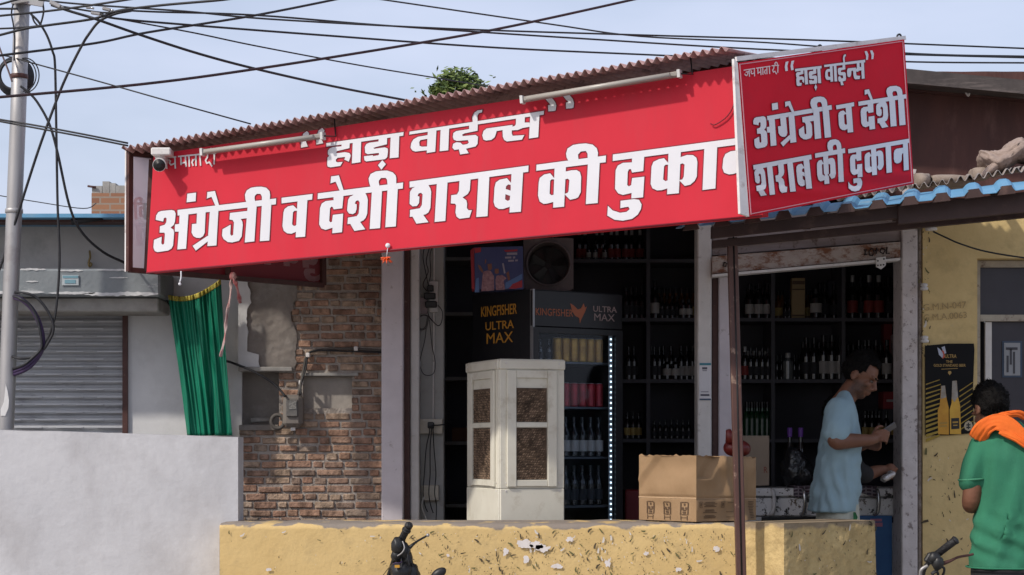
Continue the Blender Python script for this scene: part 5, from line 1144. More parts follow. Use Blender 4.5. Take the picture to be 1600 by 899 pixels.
wire('power_cable', 'black cable going sideways from the ivory socket box into the shelves', [(674, 665, 11.22), (690, 664, 11.2), (705, 661, 11.3)], .004, M_rubber)
for (x0_, x1_, lab, yb) in ((671, 663, 'left of three black cables hanging from the socket box', 800), (674, 672, 'middle of three black cables hanging from the socket box', 802), (677, 681, 'right of three black cables hanging from the socket box', 818)):
    wire('plug_lead', lab, [(x0_, 666, 11.21), (x0_, 676, 11.22), ((x0_ + x1_) / 2 - 1, 700, 11.25), (x1_, 740, 11.25), (x1_ - 2, 770, 11.22), (x1_ + 1, 790, 11.24), (x1_ + (5 if x1_ < 675 else 0), yb, 11.24)], .0032, M_rubber)
wire('charger_lead', 'white lead hanging from the low ivory switch box', [(663, 776, 11.22), (659, 790, 11.22), (664, 806, 11.22), (668, 818, 11.22)], .005, pm('white_lead', (.55, .54, .52), (.5, .49, .47), 8, .5))

# --- chest freezer used as counter
Yk = 11.32; fz0 = .35
frz = thing('chest_freezer', 'white chest freezer with dark blotched film used as the counter behind the man in blue', 'freezer', (X(1300, Yk), Yk + .3, fz0))
M_frz = pm('blotched_white_film', (.82, .80, .78), (.76, .74, .72), 6, .45, dirt=(.030, .024, .020), dscale=15, dlo=.555, dhi=.585, d2=((.16, .12, .08), 24, .60, .63))
M_frw = pm('freezer_white', (.74, .73, .72), (.67, .66, .65), 6, .45, dirt=(.2, .17, .15), dscale=30, dlo=.66, dhi=.7)
fx0, fx1 = X(1150, Yk), X(1445, Yk)
g = MB(); g.box(fx0, fx1, Yk, Yk + .6, Z(807, Yk), Z(778, Yk), bev=.008); g.build('upper_body', M_frz, frz)
g = MB(); g.box(fx0, fx1, Yk + .01, Yk + .6, fz0, Z(808, Yk)); g.build('body', M_frw, frz)
g = MB(); g.box(fx0, fx1, Yk - .012, Yk + .6, Z(776, Yk), Z(763, Yk), bev=.006); lid = g.build('lid', M_frz, frz)
for px, m in ((1209, M_whitepaint), (1257, M_chrome), (1372, M_chrome)):
    g = MB(); g.tube(catmull([P(px - 2, 766, Yk - .015), P(px, 772, Yk - .035), P(px + 1, 785, Yk - .04), P(px - 1, 800, Yk - .03), P(px - 6, 804, Yk - .012)], 5), .012, 8); g.build('handle', m, frz)
g = MB(); g.box(X(1190, Yk), X(1420, Yk), Yk - .004, Yk - .0005, Z(817, Yk), Z(808, Yk)); g.build('painted_shadow_gap', M_black, frz)  # black strip stands in for the shaded gap under the upper body
bp_ = thing('blue_poster', 'blue poster stuck low on the freezer front', 'poster', P(1365, 900, 11.3))
g = MB(); g.box(X(1335, 11.3), X(1394, 11.3), 11.305, 11.3155, Z(905, 11.3), Z(806, 11.3)); g.build('sheet', pm('poster_blue', (.045, .16, .38), (.03, .11, .28), 3, .5), bp_)
g = MB(); g.box(X(1356, 11.3), X(1379, 11.3), 11.301, 11.3045, Z(823, 11.3), Z(817, 11.3)); g.box(X(1360, 11.3), X(1378, 11.3), 11.301, 11.3045, Z(815, 11.3), Z(811, 11.3)); g.build('print', flat('poster_pink', (.55, .20, .28)), bp_)
cl = MB(); 
def clf(u, v):
    x = X(1236, 11.4) + (X(1365, 11.4) - X(1236, 11.4)) * u; z = Z(763, Yk) + .004
    if v < .5: return Vector((x, Yk - .02 - .004 * math.sin(u * 30), z - .05 * (1 - v * 2) * (1 + .25 * math.sin(u * 21)) + .004))
    return Vector((x, Yk - .02 + (v - .5) * .6, z + .006 + .002 * math.sin(u * 40)))
cl.grid(clf, 60, 12)
M_pl = bpy.data.materials.new('plaid_cloth'); M_pl.use_nodes = True; nt = M_pl.node_tree; b = nt.nodes['Principled BSDF']; tc = nt.nodes.new('ShaderNodeTexCoord'); ck = nt.nodes.new('ShaderNodeTexBrick')
ck.offset = 0; ck.inputs['Scale'].default_value = 1; ck.inputs['Brick Width'].default_value = .035; ck.inputs['Row Height'].default_value = .02; ck.inputs['Mortar Size'].default_value = .004
ck.inputs['Color1'].default_value = (.03, .03, .05, 1); ck.inputs['Color2'].default_value = (.06, .015, .02, 1); ck.inputs['Mortar'].default_value = (.24, .20, .22, 1)
sp = nt.nodes.new('ShaderNodeSeparateXYZ'); cb = nt.nodes.new('ShaderNodeCombineXYZ'); ad = nt.nodes.new('ShaderNodeMath'); ad.operation = 'ADD'
nt.links.new(tc.outputs['Object'], sp.inputs[0]); nt.links.new(sp.outputs[0], cb.inputs[0]); nt.links.new(sp.outputs[2], ad.inputs[0]); nt.links.new(sp.outputs[1], ad.inputs[1]); nt.links.new(ad.outputs[0], cb.inputs[1]); nt.links.new(cb.outputs[0], ck.inputs[0]); nt.links.new(ck.outputs[0], b.inputs['Base Color'])
tag(cl.build('plaid_cloth', M_pl, solid=.003), 'dark plaid cloth spread over the freezer lid', 'cloth')
for px in (1234, 1251):
    bottle('purple', (X(px, 11.55), 11.55, Z(763, Yk) + .012), 90, 'standing up out of the black bag', 'purple necked bottles in the bag', 11.55)
g = MB(); c = P(1244, 735, 11.5); g.ball(c, .085, .07, .115, u=44, v=32)
for v in g.bm.verts:
    d = v.co - c; f = 1 + .42 * (abs(noise.noise(v.co * 9)) - .2) + .2 * abs(noise.noise(v.co * 22)); v.co = c + Vector((d.x * f, d.y * f, max(d.z * f, -.104)))
tag(g.build('plastic_bag', pm('black_bag', (.014, .014, .016), (.02, .02, .022), 9, .22, bump=.9, bscale=25, spec=.6)), 'crumpled shiny black plastic bag on the freezer', 'bag')
b2 = thing('pale_carton', 'tan carton with a red letter standing behind the big cardboard box', 'carton', P(1180, 763, 11.4))
MB().box(X(1150, 11.4), X(1202, 11.4), 11.4, 11.7, Z(763, Yk) + .013, Z(681, 11.4), bev=.003).build('box', pm('pale_tan_card', (.46, .36, .27), (.40, .31, .23), 5, .8), b2)
text('lettering', 'R', facing(P(1196, 735, 11.398), (0, -1, 0)), .052, flat('red_print', (.36, .08, .05)), b2, sx=.75)
M_bq = pm('beer_crate_red', (.20, .02, .025), (.15, .015, .02), 6, .6)
tag(MB().box(X(975, 11.6), X(1003, 11.6), 11.5, 11.75, .35, Z(765, 11.6), bev=.008).build('red_carton_stack', M_bq), 'dark red carton on the floor left of the cardboard box', 'carton')

# --- big cardboard box on the parapet
by_ = R(40); bc = P(1088, 818, 9.83); bc.z = Z(818, YW) + .006
bl_ = Vector((-math.cos(R(50)), math.sin(R(50)), 0)); br_ = Vector((math.cos(R(38)), math.sin(R(38)), 0)); BH = 104 / FPX * 9.83; BLw, BRw = .41, .415
bx_ = thing('cardboard_box', 'large dented cardboard box standing on the low wall behind the steel post', 'box', bc + bl_ * BLw / 2 + br_ * BRw / 2)
M_card = pm('cardboard', (.325, .21, .115), (.265, .17, .09), 4, .8, bump=.12, bscale=14, dirt=(.26, .16, .08), dscale=6, dlo=.5, dhi=.75, dmax=.7)
nl, nr = Vector((-math.sin(R(50)), -math.cos(R(50)), 0)), Vector((math.sin(R(38)), -math.cos(R(38)), 0))
def bump_l(u, v): return 1.5 * bump_l0(u, v)
def bump_l0(u, v): return .010 * noise.noise(Vector((u * 3, v * 3, 1))) + .012 * max(0, .28 - abs((u - .2) + (v - 1) * .9)) * -.6 + (.010 * max(0, 1 - abs(u * 1.0 - .30 + (1 - v) * .75) * 9) if v > .45 else 0) - .006 * max(0, 1 - abs(v - .365) * 40)
def bump_r(u, v): return 1.6 * bump_r0(u, v)
def bump_r0(u, v): return .012 * noise.noise(Vector((u * 3 + 9, v * 3, 1))) + .008 * max(0, 1 - abs(u - .42 - .2 * (1 - v)) * 12) + .010 * max(0, 1 - abs(u - .80 + .1 * v) * 9) - .014 * max(0, 1 - abs(u - .12 - (v - .65) * .6) * 7) * (v > .65) - .006 * max(0, 1 - abs(v - .35) * 40)
def bedge(k): return .012 * noise.noise(Vector((k * 13, 4, 2)))
def fbl(u, v):
    u2 = 1 - u; return bc + bl_ * (BLw * u2) + Vector((0, 0, BH * v + (bedge(u2) if v > .98 else 0))) + nl * (bump_l(u, v) if 0 < u < 1 else 0)
def fbr(u, v):
    return bc + br_ * (BRw * u) + Vector((0, 0, BH * v * (1 - .03 * u) + (bedge(u + 3) if v > .98 else 0))) + nr * (bump_r(u, v) if 0 < u < 1 else 0)
g = MB(); g.grid(fbl, 50, 50); g.grid(fbr, 50, 50)
a = bc + bl_ * BLw; b_ = bc + br_ * BRw; c_ = a + br_ * BRw; up = Vector((0, 0, BH))
g.face([a, c_, c_ + up * .98, a + up]); g.face([b_, c_, c_ + up * .98, b_ + up * .97]); g.face([bc + up * .985, b_ + up * .955, c_ + up * .955, a + up * .985]); g.face([bc, a, c_, b_])
g.build('carton', M_card, bx_)
M_ink = flat('carton_ink', (.10, .06, .035), rough=.8); M_tape = pm('packing_tape', (.36, .27, .19), (.30, .23, .16), 5, .25, spec=.6)
def bq(face, nn, u0, u1, v0, v1, off=.004, n=6):
    g.grid(lambda u, v: face(u0 + (u1 - u0) * u, v0 + (v1 - v0) * v) + nn * off, n, n)
for cu in (.20, .50, .79):                                  # three printed can shapes
    g = MB(); bqf = lambda a_, b__, c__, d__: bq(fbl, nl, cu + a_, cu + b__, c__, d__)
    bqf(-.065, -.05, .10, .29); bqf(.05, .065, .10, .29); bqf(-.05, .05, .285, .295); bqf(-.04, .04, .10, .11); bqf(-.012, .012, .24, .27); bqf(-.05, -.012, .185, .215); bqf(.012, .05, .185, .215); bqf(-.03, .03, .165, .178); bqf(-.025, .025, .125, .15); bqf(-.05, .05, .055, .062); bqf(-.055, -.045, .02, .09); bqf(.045, .055, .02, .09)
    g.build('printed_can', M_ink, bx_)
rnd = random.Random(8); g = MB()
for u0, u1, rows_ in [(.12, .34, [.285, .262, .24, .222, .17, .152, .13, .085, .068, .05]), (.86, .97, [.29, .265, .24, .215, .19, .165, .14, .115, .09, .065, .04])]:
    for v in rows_:
        w_ = (u1 - u0) * rnd.uniform(.6, 1); m_ = (u0 + u1) / 2; bq(fbr, nr, m_ - w_ / 2, m_ + w_ / 2, v, v + .010)
for u0 in (.045, .40):
    bq(fbr, nr, u0, u0 + .005, .21, .30); bq(fbr, nr, u0 + .05, u0 + .055, .21, .30); bq(fbr, nr, u0 + .006, u0 + .049, .295, .30); bq(fbr, nr, u0 + .006, u0 + .049, .21, .215); bq(fbr, nr, u0 + .02, u0 + .035, .23, .28)
for v in (.06, .14, .28): bq(fbr, nr, .50, .60, v, v + .006)
g.build('small_print', M_ink, bx_)
g = MB(); bq(fbl, nl, 0, .995, .345, .36, .003, 20); bq(fbr, nr, .005, 1, .335, .347, .003, 20); g.build('crease', pm('crease_light', (.42, .29, .175), (.37, .25, .15), 5, .7), bx_)
g = MB(); g.ball(bc + br_ * .34 + bl_ * .06 + Vector((0, 0, BH + .035)), .06, .055, .042, u=30, v=20)
for v in g.bm.verts: v.co += (v.co - (bc + br_ * .34 + bl_ * .06 + Vector((0, 0, BH + .04)))) * (.5 * noise.noise(v.co * 12))
g.tube([bc + br_ * .30 + bl_ * .06 + Vector((0, 0, BH + .07)), bc + br_ * .28 + bl_ * .06 + Vector((0, 0, BH + .13))], .02, 8, rads=[.03, .012])
tag(g.build('red_bag', pm('red_polythene', (.13, .012, .012), (.08, .008, .008), 9, .35, bump=.8, bscale=20)), 'crumpled dark red plastic bag on top of the cardboard box', 'bag')

# --- sticker on the middle pillar (code panel left blank), poster on the yellow wall, wall marks
sk = thing('payment_sticker', 'white paper sticker with blue bands on the middle pillar', 'sticker', P(1102, 628, 10.99))
Y9 = 10.995
def srect(nm, x0_, x1_, y0_, y1_, m, d, par_): MB().box(X(x0_, Y9), X(x1_, Y9), Y9 - d - .001, Y9 - d, Z(y1_, Y9), Z(y0_, Y9)).build(nm, m, par_)
srect('paper', 1092.5, 1111, 567, 626, pm('white_paper', (.66, .65, .68), (.60, .59, .62), 8, .6), 0, sk)
srect('top_band', 1093, 1110.8, 567.5, 571, flat('teal_print', (.05, .22, .28)), .0012, sk); srect('bottom_band', 1093, 1110.8, 623, 625.5, flat('navy_print', (.05, .08, .14)), .0012, sk)
for k, (a, b_, c_, d_) in enumerate([(1097, 1105, 574, 577.5), (1097.5, 1104.5, 579, 580), (1095, 1107, 612, 613), (1094.5, 1108.5, 616, 619)]): srect('print_line', a, b_, c_, d_, flat('grey_ink', (.10, .10, .13)), .0012, sk)
bpst = thing('beer_poster', 'black and gold beer poster with two bottles pasted on the yellow wall', 'poster', P(1484, 680, 10.99))
PZ = Plane((0, 10.985, 0), (0, -1, 0)); rp_ = lambda p: L((1430, 470), 3.906, p)
def pst(nm, polys, m, off):
    g = MB()
    for i, pl in enumerate(polys): g.tri([[PZ.at(x, y, off + i * .00008) for x, y in rp_(pl)]])
    return g.build(nm, m, bpst, fixn=False)
g = MB(); g.prism([PZ.at(x, y) for x, y in rp_([(60,275),(200,262),(358,262),(362,300),(352,560),(358,808),(200,822),(62,822)])], (0, .006, 0)); g.build('sheet', pm('poster_black', (.006, .006, .007), (.008, .008, .009), 6, .6, spec=.15), bpst)
rays = []
for k in range(13):
    y = 480 + k * 28; rays.append([(64, y + 28), (150 + (k % 3) * 6, y), (150 + (k % 3) * 6, y + 5 + k * .6), (64, y + 36 + k)])
for k in range(8):
    y = 505 + k * 34; rays.append([(270, y + 44), (352, y - 10), (352, y - 4), (270, y + 52)])
pst('ray', rays[:13], pm('poster_gold_ray', (.38, .26, .03), (.22, .14, .02), 14, .5), .001)
pst('ray', rays[13:], pm('poster_gold_ray', (.38, .26, .03), (.22, .14, .02), 14, .5), .001)
pst('bottle_picture', [[(140,815),(138,670),(150,640),(158,520),(182,518),(192,600),(204,650),(206,818)]], pm('poster_amber', (.60, .31, .03), (.46, .20, .02), 10, .5), .002)
pst('bottle_picture', [[(212,815),(210,665),(222,625),(226,490),(252,488),(262,590),(274,640),(280,815)]], pm('poster_yellow', (.68, .40, .05), (.52, .27, .03), 10, .5), .002)
pst('bottle_neck', [[(155,600),(160,520),(182,518),(190,590)], [(222,600),(226,490),(254,488),(262,590)], [(235,560),(250,545),(258,590),(240,620),(226,600)]], pm('poster_glint', (.35, .33, .30), (.22, .16, .10), 20, .4), .0025)
pst('bottle_label', [[(220,718),(268,715),(270,782),(220,785)]], flat('poster_label_black', (.02, .02, .02)), .003)
pst('label_print', [[(228,738),(262,736),(262,746),(228,748)], [(232,758),(258,757),(258,764),(232,765)], [(150,742),(196,740),(196,752),(150,754)], [(152,762),(194,760),(194,770),(152,772)]], flat('poster_label_gold', (.42, .25, .05)), .0035)
pst('swoosh', [[(135,285),(150,295),(178,330),(165,350),(145,330)], [(160,285),(180,278),(190,320),(178,325)]], flat('poster_pale', (.42, .45, .55)), .002)
pst('swoosh_red', [[(160,300),(176,310),(182,345),(166,355),(172,330)]], flat('poster_red', (.5, .09, .05)), .003)
pst('round_seal', [[(305,745),(325,732),(345,742),(352,765),(342,788),(322,796),(304,785),(298,765)]], flat('seal_cream', (.45, .38, .26)), .002)
pst('seal_print', [[(312,755),(338,753),(338,762),(312,763)], [(312,770),(338,769),(338,778),(312,779)], [(321,745),(328,745),(328,785),(321,785)]], flat('seal_ink', (.03, .03, .03)), .003)
PG = flat('poster_gold_text', (.42, .27, .09))
def ptxt(s, px, py, size, sx=1.0): text('lettering', s, facing(PZ.at(*rp_([(px, py)])[0], .0015), (0, -1, 0)), size, PG, bpst, sx=sx, bold=.012)
ptxt('ULTRA', 216, 340, .028, .75); ptxt('THE', 208, 373, .020); ptxt('GOLD STANDARD BEER', 210, 396, .021, .78)
pst('small_line', [[(160,417),(260,412),(260,415),(160,420)], [(203,430),(218,430),(222,442),(210,455),(200,442)]], PG, .0015)
WI = flat('pencil_brown', (.40, .285, .13))
wm = thing('wall_number', 'two lines of brown handwritten letters and numbers on the yellow wall', 'writing', P(1480, 505, 10.99))
text('handwriting', 'G.M.N-047', facing(P(1476, 479, 10.992), (0, -1, 0), R(4)), .052, WI, wm, sx=1.02, ext=.0004)
text('handwriting', 'G.M.A.0063', facing(P(1477, 495, 10.992), (0, -1, 0), R(4)), .050, WI, wm, sx=1.02, ext=.0004)
# ================================================================ PEOPLE
def ell(c, ax, ay, n=20, p=2.0):                           # superellipse ring around c with half axes ax, ay
    out = []
    for k in range(n):
        a = 2 * math.pi * k / n; ca, sa = math.cos(a), math.sin(a)
        out.append(Vector(c) + Vector(ax) * (abs(ca) ** (2 / p) * (1 if ca >= 0 else -1)) + Vector(ay) * (abs(sa) ** (2 / p) * (1 if sa >= 0 else -1)))
    return out
def limb(g, pts, rads, flat=1.0, n=14):
    k = 6; P2 = catmull(pts, k); R2 = []
    for i in range(len(pts) - 1):
        for j in range(k): R2.append(rads[i] + (rads[i + 1] - rads[i]) * j / k)
    R2.append(rads[-1]); g.tube(P2, 0, n, rads=R2, flat=flat)
    for p, r in ((pts[0], rads[0]), (pts[-1], rads[-1])): g.ball(p, r * .98, u=12, v=8)
def head_frame(c, fwd, up):
    f = Vector(fwd).normalized(); r = f.cross(Vector(up)).normalized(); u = r.cross(f)
    return Matrix(((r.x, f.x, u.x), (r.y, f.y, u.y), (r.z, f.z, u.z))), Vector(c)
def head_skin(g, c, fwd, up, s=1.0):                       # local x = right, y = forward, z = up
    M, c = head_frame(c, fwd, up)
    def q(x, y, z): return c + M @ (Vector((x, y, z)) * s)
    g.ball(q(0, -.008, .03), .074 * s, .093 * s, .088 * s, M, 20, 14)       # skull
    g.ball(q(0, .026, -.035), .058 * s, .062 * s, .075 * s, M, 20, 14)      # face
    g.ball(q(0, .045, -.088), .034 * s, .034 * s, .026 * s, M, 14, 10)      # chin
    for sx in (-1, 1):
        g.ball(q(sx * .036, .02, -.07), .022 * s, .045 * s, .026 * s, M, 12, 8)   # jaw
        g.ball(q(sx * .033, .066, -.022), .024 * s, .022 * s, .020 * s, M, 12, 8) # cheek
        g.ball(q(sx * .030, .080, .022), .026 * s, .014 * s, .010 * s, M, 12, 8)  # brow
        g.ball(q(sx * .077, -.010, -.006), .011 * s, .022 * s, .033 * s, M, 12, 8)  # ear
        g.ball(q(sx * .081, -.006, -.030), .008 * s, .011 * s, .012 * s, M, 10, 6)
        g.ball(q(sx * .011, .096, -.036), .009 * s, .012 * s, .009 * s, M, 10, 6)  # nostril wing
    g.tube([q(0, .083, .018), q(0, .098, -.012), q(0, .110, -.034)], 0, 10, rads=[.009 * s, .0115 * s, .0135 * s])
    g.ball(q(0, .087, -.058), .021 * s, .010 * s, .007 * s, M, 12, 8); g.ball(q(0, .084, -.069), .019 * s, .010 * s, .008 * s, M, 12, 8)
    return M, c, q
def eyes(parent, M, q, s=1.0):
    for sx in (-1, 1):
        g = MB(); g.ball(q(sx * .030, .0785, .001), .0125 * s, .008 * s, .0058 * s, M, 14, 10); e = g.build('eye', pm('eye_white', (.15, .125, .11), (.13, .11, .10), 5, .4), parent)
        g = MB(); g.ball(q(sx * .030, .0835, .001), .006 * s, .0045 * s, .0056 * s, M, 10, 8); g.build('iris', M_black, e)
        g = MB(); g.tube([q(sx * .012, .092, .020), q(sx * .030, .094, .026), q(sx * .050, .080, .020)], 0, 8, rads=[.0035 * s, .0045 * s, .002 * s]); g.build('eyebrow', M_hair, parent)
def hair_cap(parent, M, c, q, s=1.0, front=.055, back=-.055, lift=1.0, seed=1, rough=.10):
    g = MB()
    nu, nv = 56, 30
    def fn(u, v):
        a = 2 * math.pi * u; fy_ = math.cos(a); low = front if fy_ > .45 else (back if fy_ < -.1 else back + (front - back) * min(1, (fy_ + .1) / .55) ** 1.5)
        if .0 <= fy_ <= .45: low = min(low, .03)
        th0 = math.pi / 2 - math.asin(max(-.9, min(.9, (low - .03) / .095)))
        th = th0 * (1 - v) + .001
        d = Vector((math.sin(th) * math.sin(a), math.sin(th) * math.cos(a), math.cos(th)))
        k = 1 + rough * noise.noise(d * 5 + Vector((seed, 0, 0))) + rough * .6 * noise.noise(d * 14) + rough * .35 * noise.noise(d * 34)
        edge = .965 + .11 * min(1, v * 5)
        top = 1 + .10 * lift * max(0, d.z)
        return q(d.x * .0785 * k * edge, -.008 + d.y * .098 * k * edge, .03 + d.z * .094 * k * edge * top)
    g.grid(fn, nu, nv); rnd = random.Random(seed); g.bm.normal_update()
    base = [(v.co.copy(), (v.co - c).normalized()) for v in g.bm.verts]
    for k in range(2600):                                   # short separate locks breaking up the outline
        p, n = base[rnd.randrange(len(base))]
        t = Vector((rnd.gauss(0, 1), rnd.gauss(0, 1), rnd.gauss(-.4, .8))); t = (t - n * t.dot(n)).normalized(); d = (n * rnd.uniform(.25, .9) + t * .8).normalized() * rnd.uniform(.010, .022) * s
        e = d.cross(n).normalized() * .0016 * s; b_ = p - n * .004
        g.face([b_ - e, b_ + e, b_ + d * .6 + e * .6, b_ + d])
    return g.build('hair', M_hair, parent, fixn=False)
def finger(g, pts, r=.0085): g.tube(catmull(pts, 4), 0, 8, rads=[r * (1.05 - .3 * i / (4 * (len(pts) - 1))) for i in range(4 * (len(pts) - 1) + 1)]); g.ball(pts[-1], r * .76, u=8, v=6); g.ball(pts[0], r, u=8, v=6)

# ---------------------------------------------------------------- man in pale blue at the counter
Y0 = 10.72; SP = Y0 / FPX
def Q(px, py, dy=0.0): return Vector(((px - CX) / FPX * Y0, Y0 + dy, CAMZ + (HY - py) / FPX * Y0))
man = thing('person', 'man in a pale blue T-shirt and light trousers looking at a phone', 'person', Vector((Q(1312, 800).x, Y0, .35)))
FL0 = .35
g = MB()
hc = Q(1344, 588, .0); hf = Vector((.80, -.42, -.46)); hu = Vector((.40, -.06, .9))
Mh, hcv, hq = head_skin(g, hc, hf, hu, 1.0)
limb(g, [Q(1309, 640, .0), Q(1321, 622, .0), Q(1334, 604, .0)], [.066, .056, .054])
g.loft([ell(Q(1311, y), Vector((w * SP, 0, 0)), Vector((0, d, 0)), 20) for y, w, d in ((632, 14, .08), (645, 19, .14), (680, 22, .155), (740, 23, .14), (800, 22, .14), (830, 22, .14))])
sh, el, wr = Q(1304, 646, -.14), Q(1294, 690, -.25), Q(1348, 688, -.20)
limb(g, [sh, sh.lerp(el, .5), el, el.lerp(wr, .35), wr, Q(1357, 685, -.18)], [.052, .047, .043, .043, .030, .027])
sh2, el2, wr2 = Q(1318, 648, .14), Q(1330, 700, .20), Q(1350, 696, .02)
limb(g, [sh2, sh2.lerp(el2, .5), el2, el2.lerp(wr2, .4), wr2], [.052, .046, .041, .040, .028])
for dy, px in ((-.09, 1306), (.09, 1318)):
    k0_ = Q(px, 845, dy * .8); f0_ = Vector((k0_.x + .02, Y0 + dy, FL0 + .05)); kn = k0_.lerp(f0_, .5) + Vector((.02, 0, 0))
    limb(g, [k0_, kn, f0_], [.065, .052, .040]); limb(g, [f0_ + Vector((-.03, 0, -.015)), f0_ + Vector((.16, 0, -.022))], [.036, .026])
# right hand round the phone: palm, four fingers and a thumb
ph = Q(1366, 683, -.13)
limb(g, [Q(1356, 685, -.18), Q(1366, 682, -.165)], [.027, .034], flat=.75)
g.ball(Q(1364, 681, -.165), .040, .022, .034)
for k in range(4):
    y = 675 + k * 5.2; finger(g, [Q(1362, y, -.18), Q(1370 - k * .5, y - 2, -.195), Q(1378 - k, y + 1, -.185), Q(1380 - k * 1.5, y + 4, -.165)], .0092 - k * .0005)
finger(g, [Q(1358, 676, -.155), Q(1364, 668, -.14), Q(1372, 667, -.135)], .0105)
# left hand under it
limb(g, [wr2, Q(1358, 694, -.03)], [.028, .032], flat=.8)
for k in range(4): finger(g, [Q(1358, 692 + k * 3, -.04 - k * .006), Q(1366, 694 + k * 3, -.07 - k * .006), Q(1371, 690 + k * 3.2, -.10)], .009)
finger(g, [Q(1358, 690, -.02), Q(1365, 686, -.04), Q(1371, 683, -.06)], .0098)
body = remesh(g.build('body', skin_with_beard('bearded_skin'), man), .006, 4)
def paint_beard(o, M, c, k=.8):
    at = o.data.attributes.new('beard', 'FLOAT', 'POINT'); Mi = M.inverted(); w0 = wpos(o)
    for i, v in enumerate(o.data.vertices):
        p = Mi @ (v.co + w0 - c); r = p.length
        if r > .17: continue
        jaw = max(0, min(1, (-.030 - p.z + .012 * (abs(p.x) > .045)) / .018)) * max(0, min(1, (p.y + .012) / .02)) * max(0, min(1, (p.z + .125) / .02))
        cheek = max(0, min(1, (abs(p.x) - .030) / .012 + max(0, (-.062 - p.z) / .012))) if p.y > .05 else 1
        mou = max(0, min(1, 1 - abs(p.z + .051) / .007)) * (p.y > .06) * (abs(p.x) < .034)
        lip = 1 if (abs(p.z + .064) < .010 and abs(p.x) < .022 and p.y > .07) else 0
        at.data[i].value = k * max(jaw * cheek * (1 - lip), mou) * (.75 + .4 * noise.noise(p * 160))
paint_beard(body, Mh, hcv)
eyes(man, Mh, hq); hair_cap(man, Mh, hcv, hq, 1.0, front=.078, back=-.045, lift=1.6, seed=3)
M_tee = pm('pale_blue_jersey', (.29, .42, .48), (.255, .37, .43), 3, .85, bump=.1, bscale=90)
g = MB()
def sx_(y): return 0
rings = []
for y, xl_, xr2, d in ((611, 1315, 1327, .065), (617, 1308, 1330, .09), (624, 1302, 1331, .14), (634, 1296, 1334, .18), (650, 1289, 1338, .195), (680, 1284, 1342, .20), (715, 1278, 1344, .195), (745, 1273, 1344, .19), (770, 1268, 1342, .195), (796, 1263, 1338, .205)):
    c = Q((xl_ + xr2) / 2, y + (4 if y > 790 else 0)); rings.append(ell(c, Vector(((xr2 - xl_) / 2 * SP, 0, (-(xr2 - xl_) * .10 * SP if y < 620 else 0))), Vector((0, d, 0)), 48, 2.3))
g.loft(rings, caps=True)
def sleeve(a, b, r0, r1):
    limb(g, [a, a.lerp(b, .5), b], [r0, (r0 + r1) / 2, r1])
sleeve(Q(1304, 643, -.13), Q(1297, 677, -.225), .078, .076); sleeve(Q(1316, 640, .12), Q(1328, 682, .20), .07, .066)
tee = remesh(g.build('t_shirt', M_tee, man), .009, 7)
me = tee.data
for v in me.vertices:                                      # folds: soft creases running to the hem and round the elbow
    w = v.co + wpos(man); yy = HY - (w.z - CAMZ) / w.y * FPX; xx = w.x / w.y * FPX + CX
    k = max(0, min(1, (yy - 640) / 120))
    f = math.sin(xx * .36 + math.sin(yy * .045) * 2.4 + w.y * 9) * .005 * k + noise.noise(w * 16) * .010 * (.4 + k) + noise.noise(Vector((w.x * 34, w.y * 34, w.z * 12))) * .004 + math.sin((yy - 690) * .30 + (xx - 1290) * .09) * .0035 * max(0, 1 - abs(yy - 702) / 45)
    n = Vector((v.normal.x, v.normal.y, v.normal.z * .3)); v.co += n * f
me.update()
M_tr = pm('pale_green_trousers', (.48, .49, .42), (.42, .43, .37), 6, .85, bump=.2, bscale=40)
g = MB()
g.loft([ell(Q(1309, y), Vector((w * SP, 0, 0)), Vector((0, d, 0)), 30) for y, w, d in ((782, 32, .18), (800, 33, .19), (832, 34, .195), (850, 32, .18))])
for dy, px in ((-.09, 1309), (.09, 1320)):
    k0_ = Q(px, 835, dy); f0_ = Vector((k0_.x + .01, Y0 + dy, FL0 + .07)); limb(g, [k0_, k0_.lerp(f0_, .5), f0_], [.10, .085, .07])
remesh(g.build('trousers', M_tr, man), .01, 5)
g = MB(); g.grid(lambda u, v: Q(1324 + 7 * u * (1 - abs(v - .45) * 1.1), 799 + 17 * v, -.186 + .008 * math.sin(u * 3)), 8, 10); g.build('pocket_lining', flat('green_lining', (.03, .16, .06)), man)
for dy, px in ((-.09, 1309), (.09, 1320)):
    g = MB(); b0_ = Vector((Q(px, 835).x + .02, Y0 + dy, FL0)); g.loft([ell(b0_ + Vector((x, 0, .02)), Vector((0, w, 0)), Vector((0, 0, .028)), 14) for x, w in ((-.09, .03), (-.05, .045), (.08, .05), (.15, .04), (.185, .018))]); g.build('shoe', M_black, man)
pt = thing('mobile_phone', 'slim pale phone held in front of the man in blue', 'phone', Q(1380, 670, -.16))
ax_ = (Q(1391, 664, -.15) - Q(1366, 682, -.15)).normalized(); up_ = Vector((-.2, -.75, .6)); 
g = MB(); g.bar(Q(1368, 679, -.15), Q(1391, 664, -.15), .008, .05, up=up_, bev=.003); g.build('case', pm('phone_grey', (.13, .13, .145), (.10, .10, .115), 5, .3), pt)

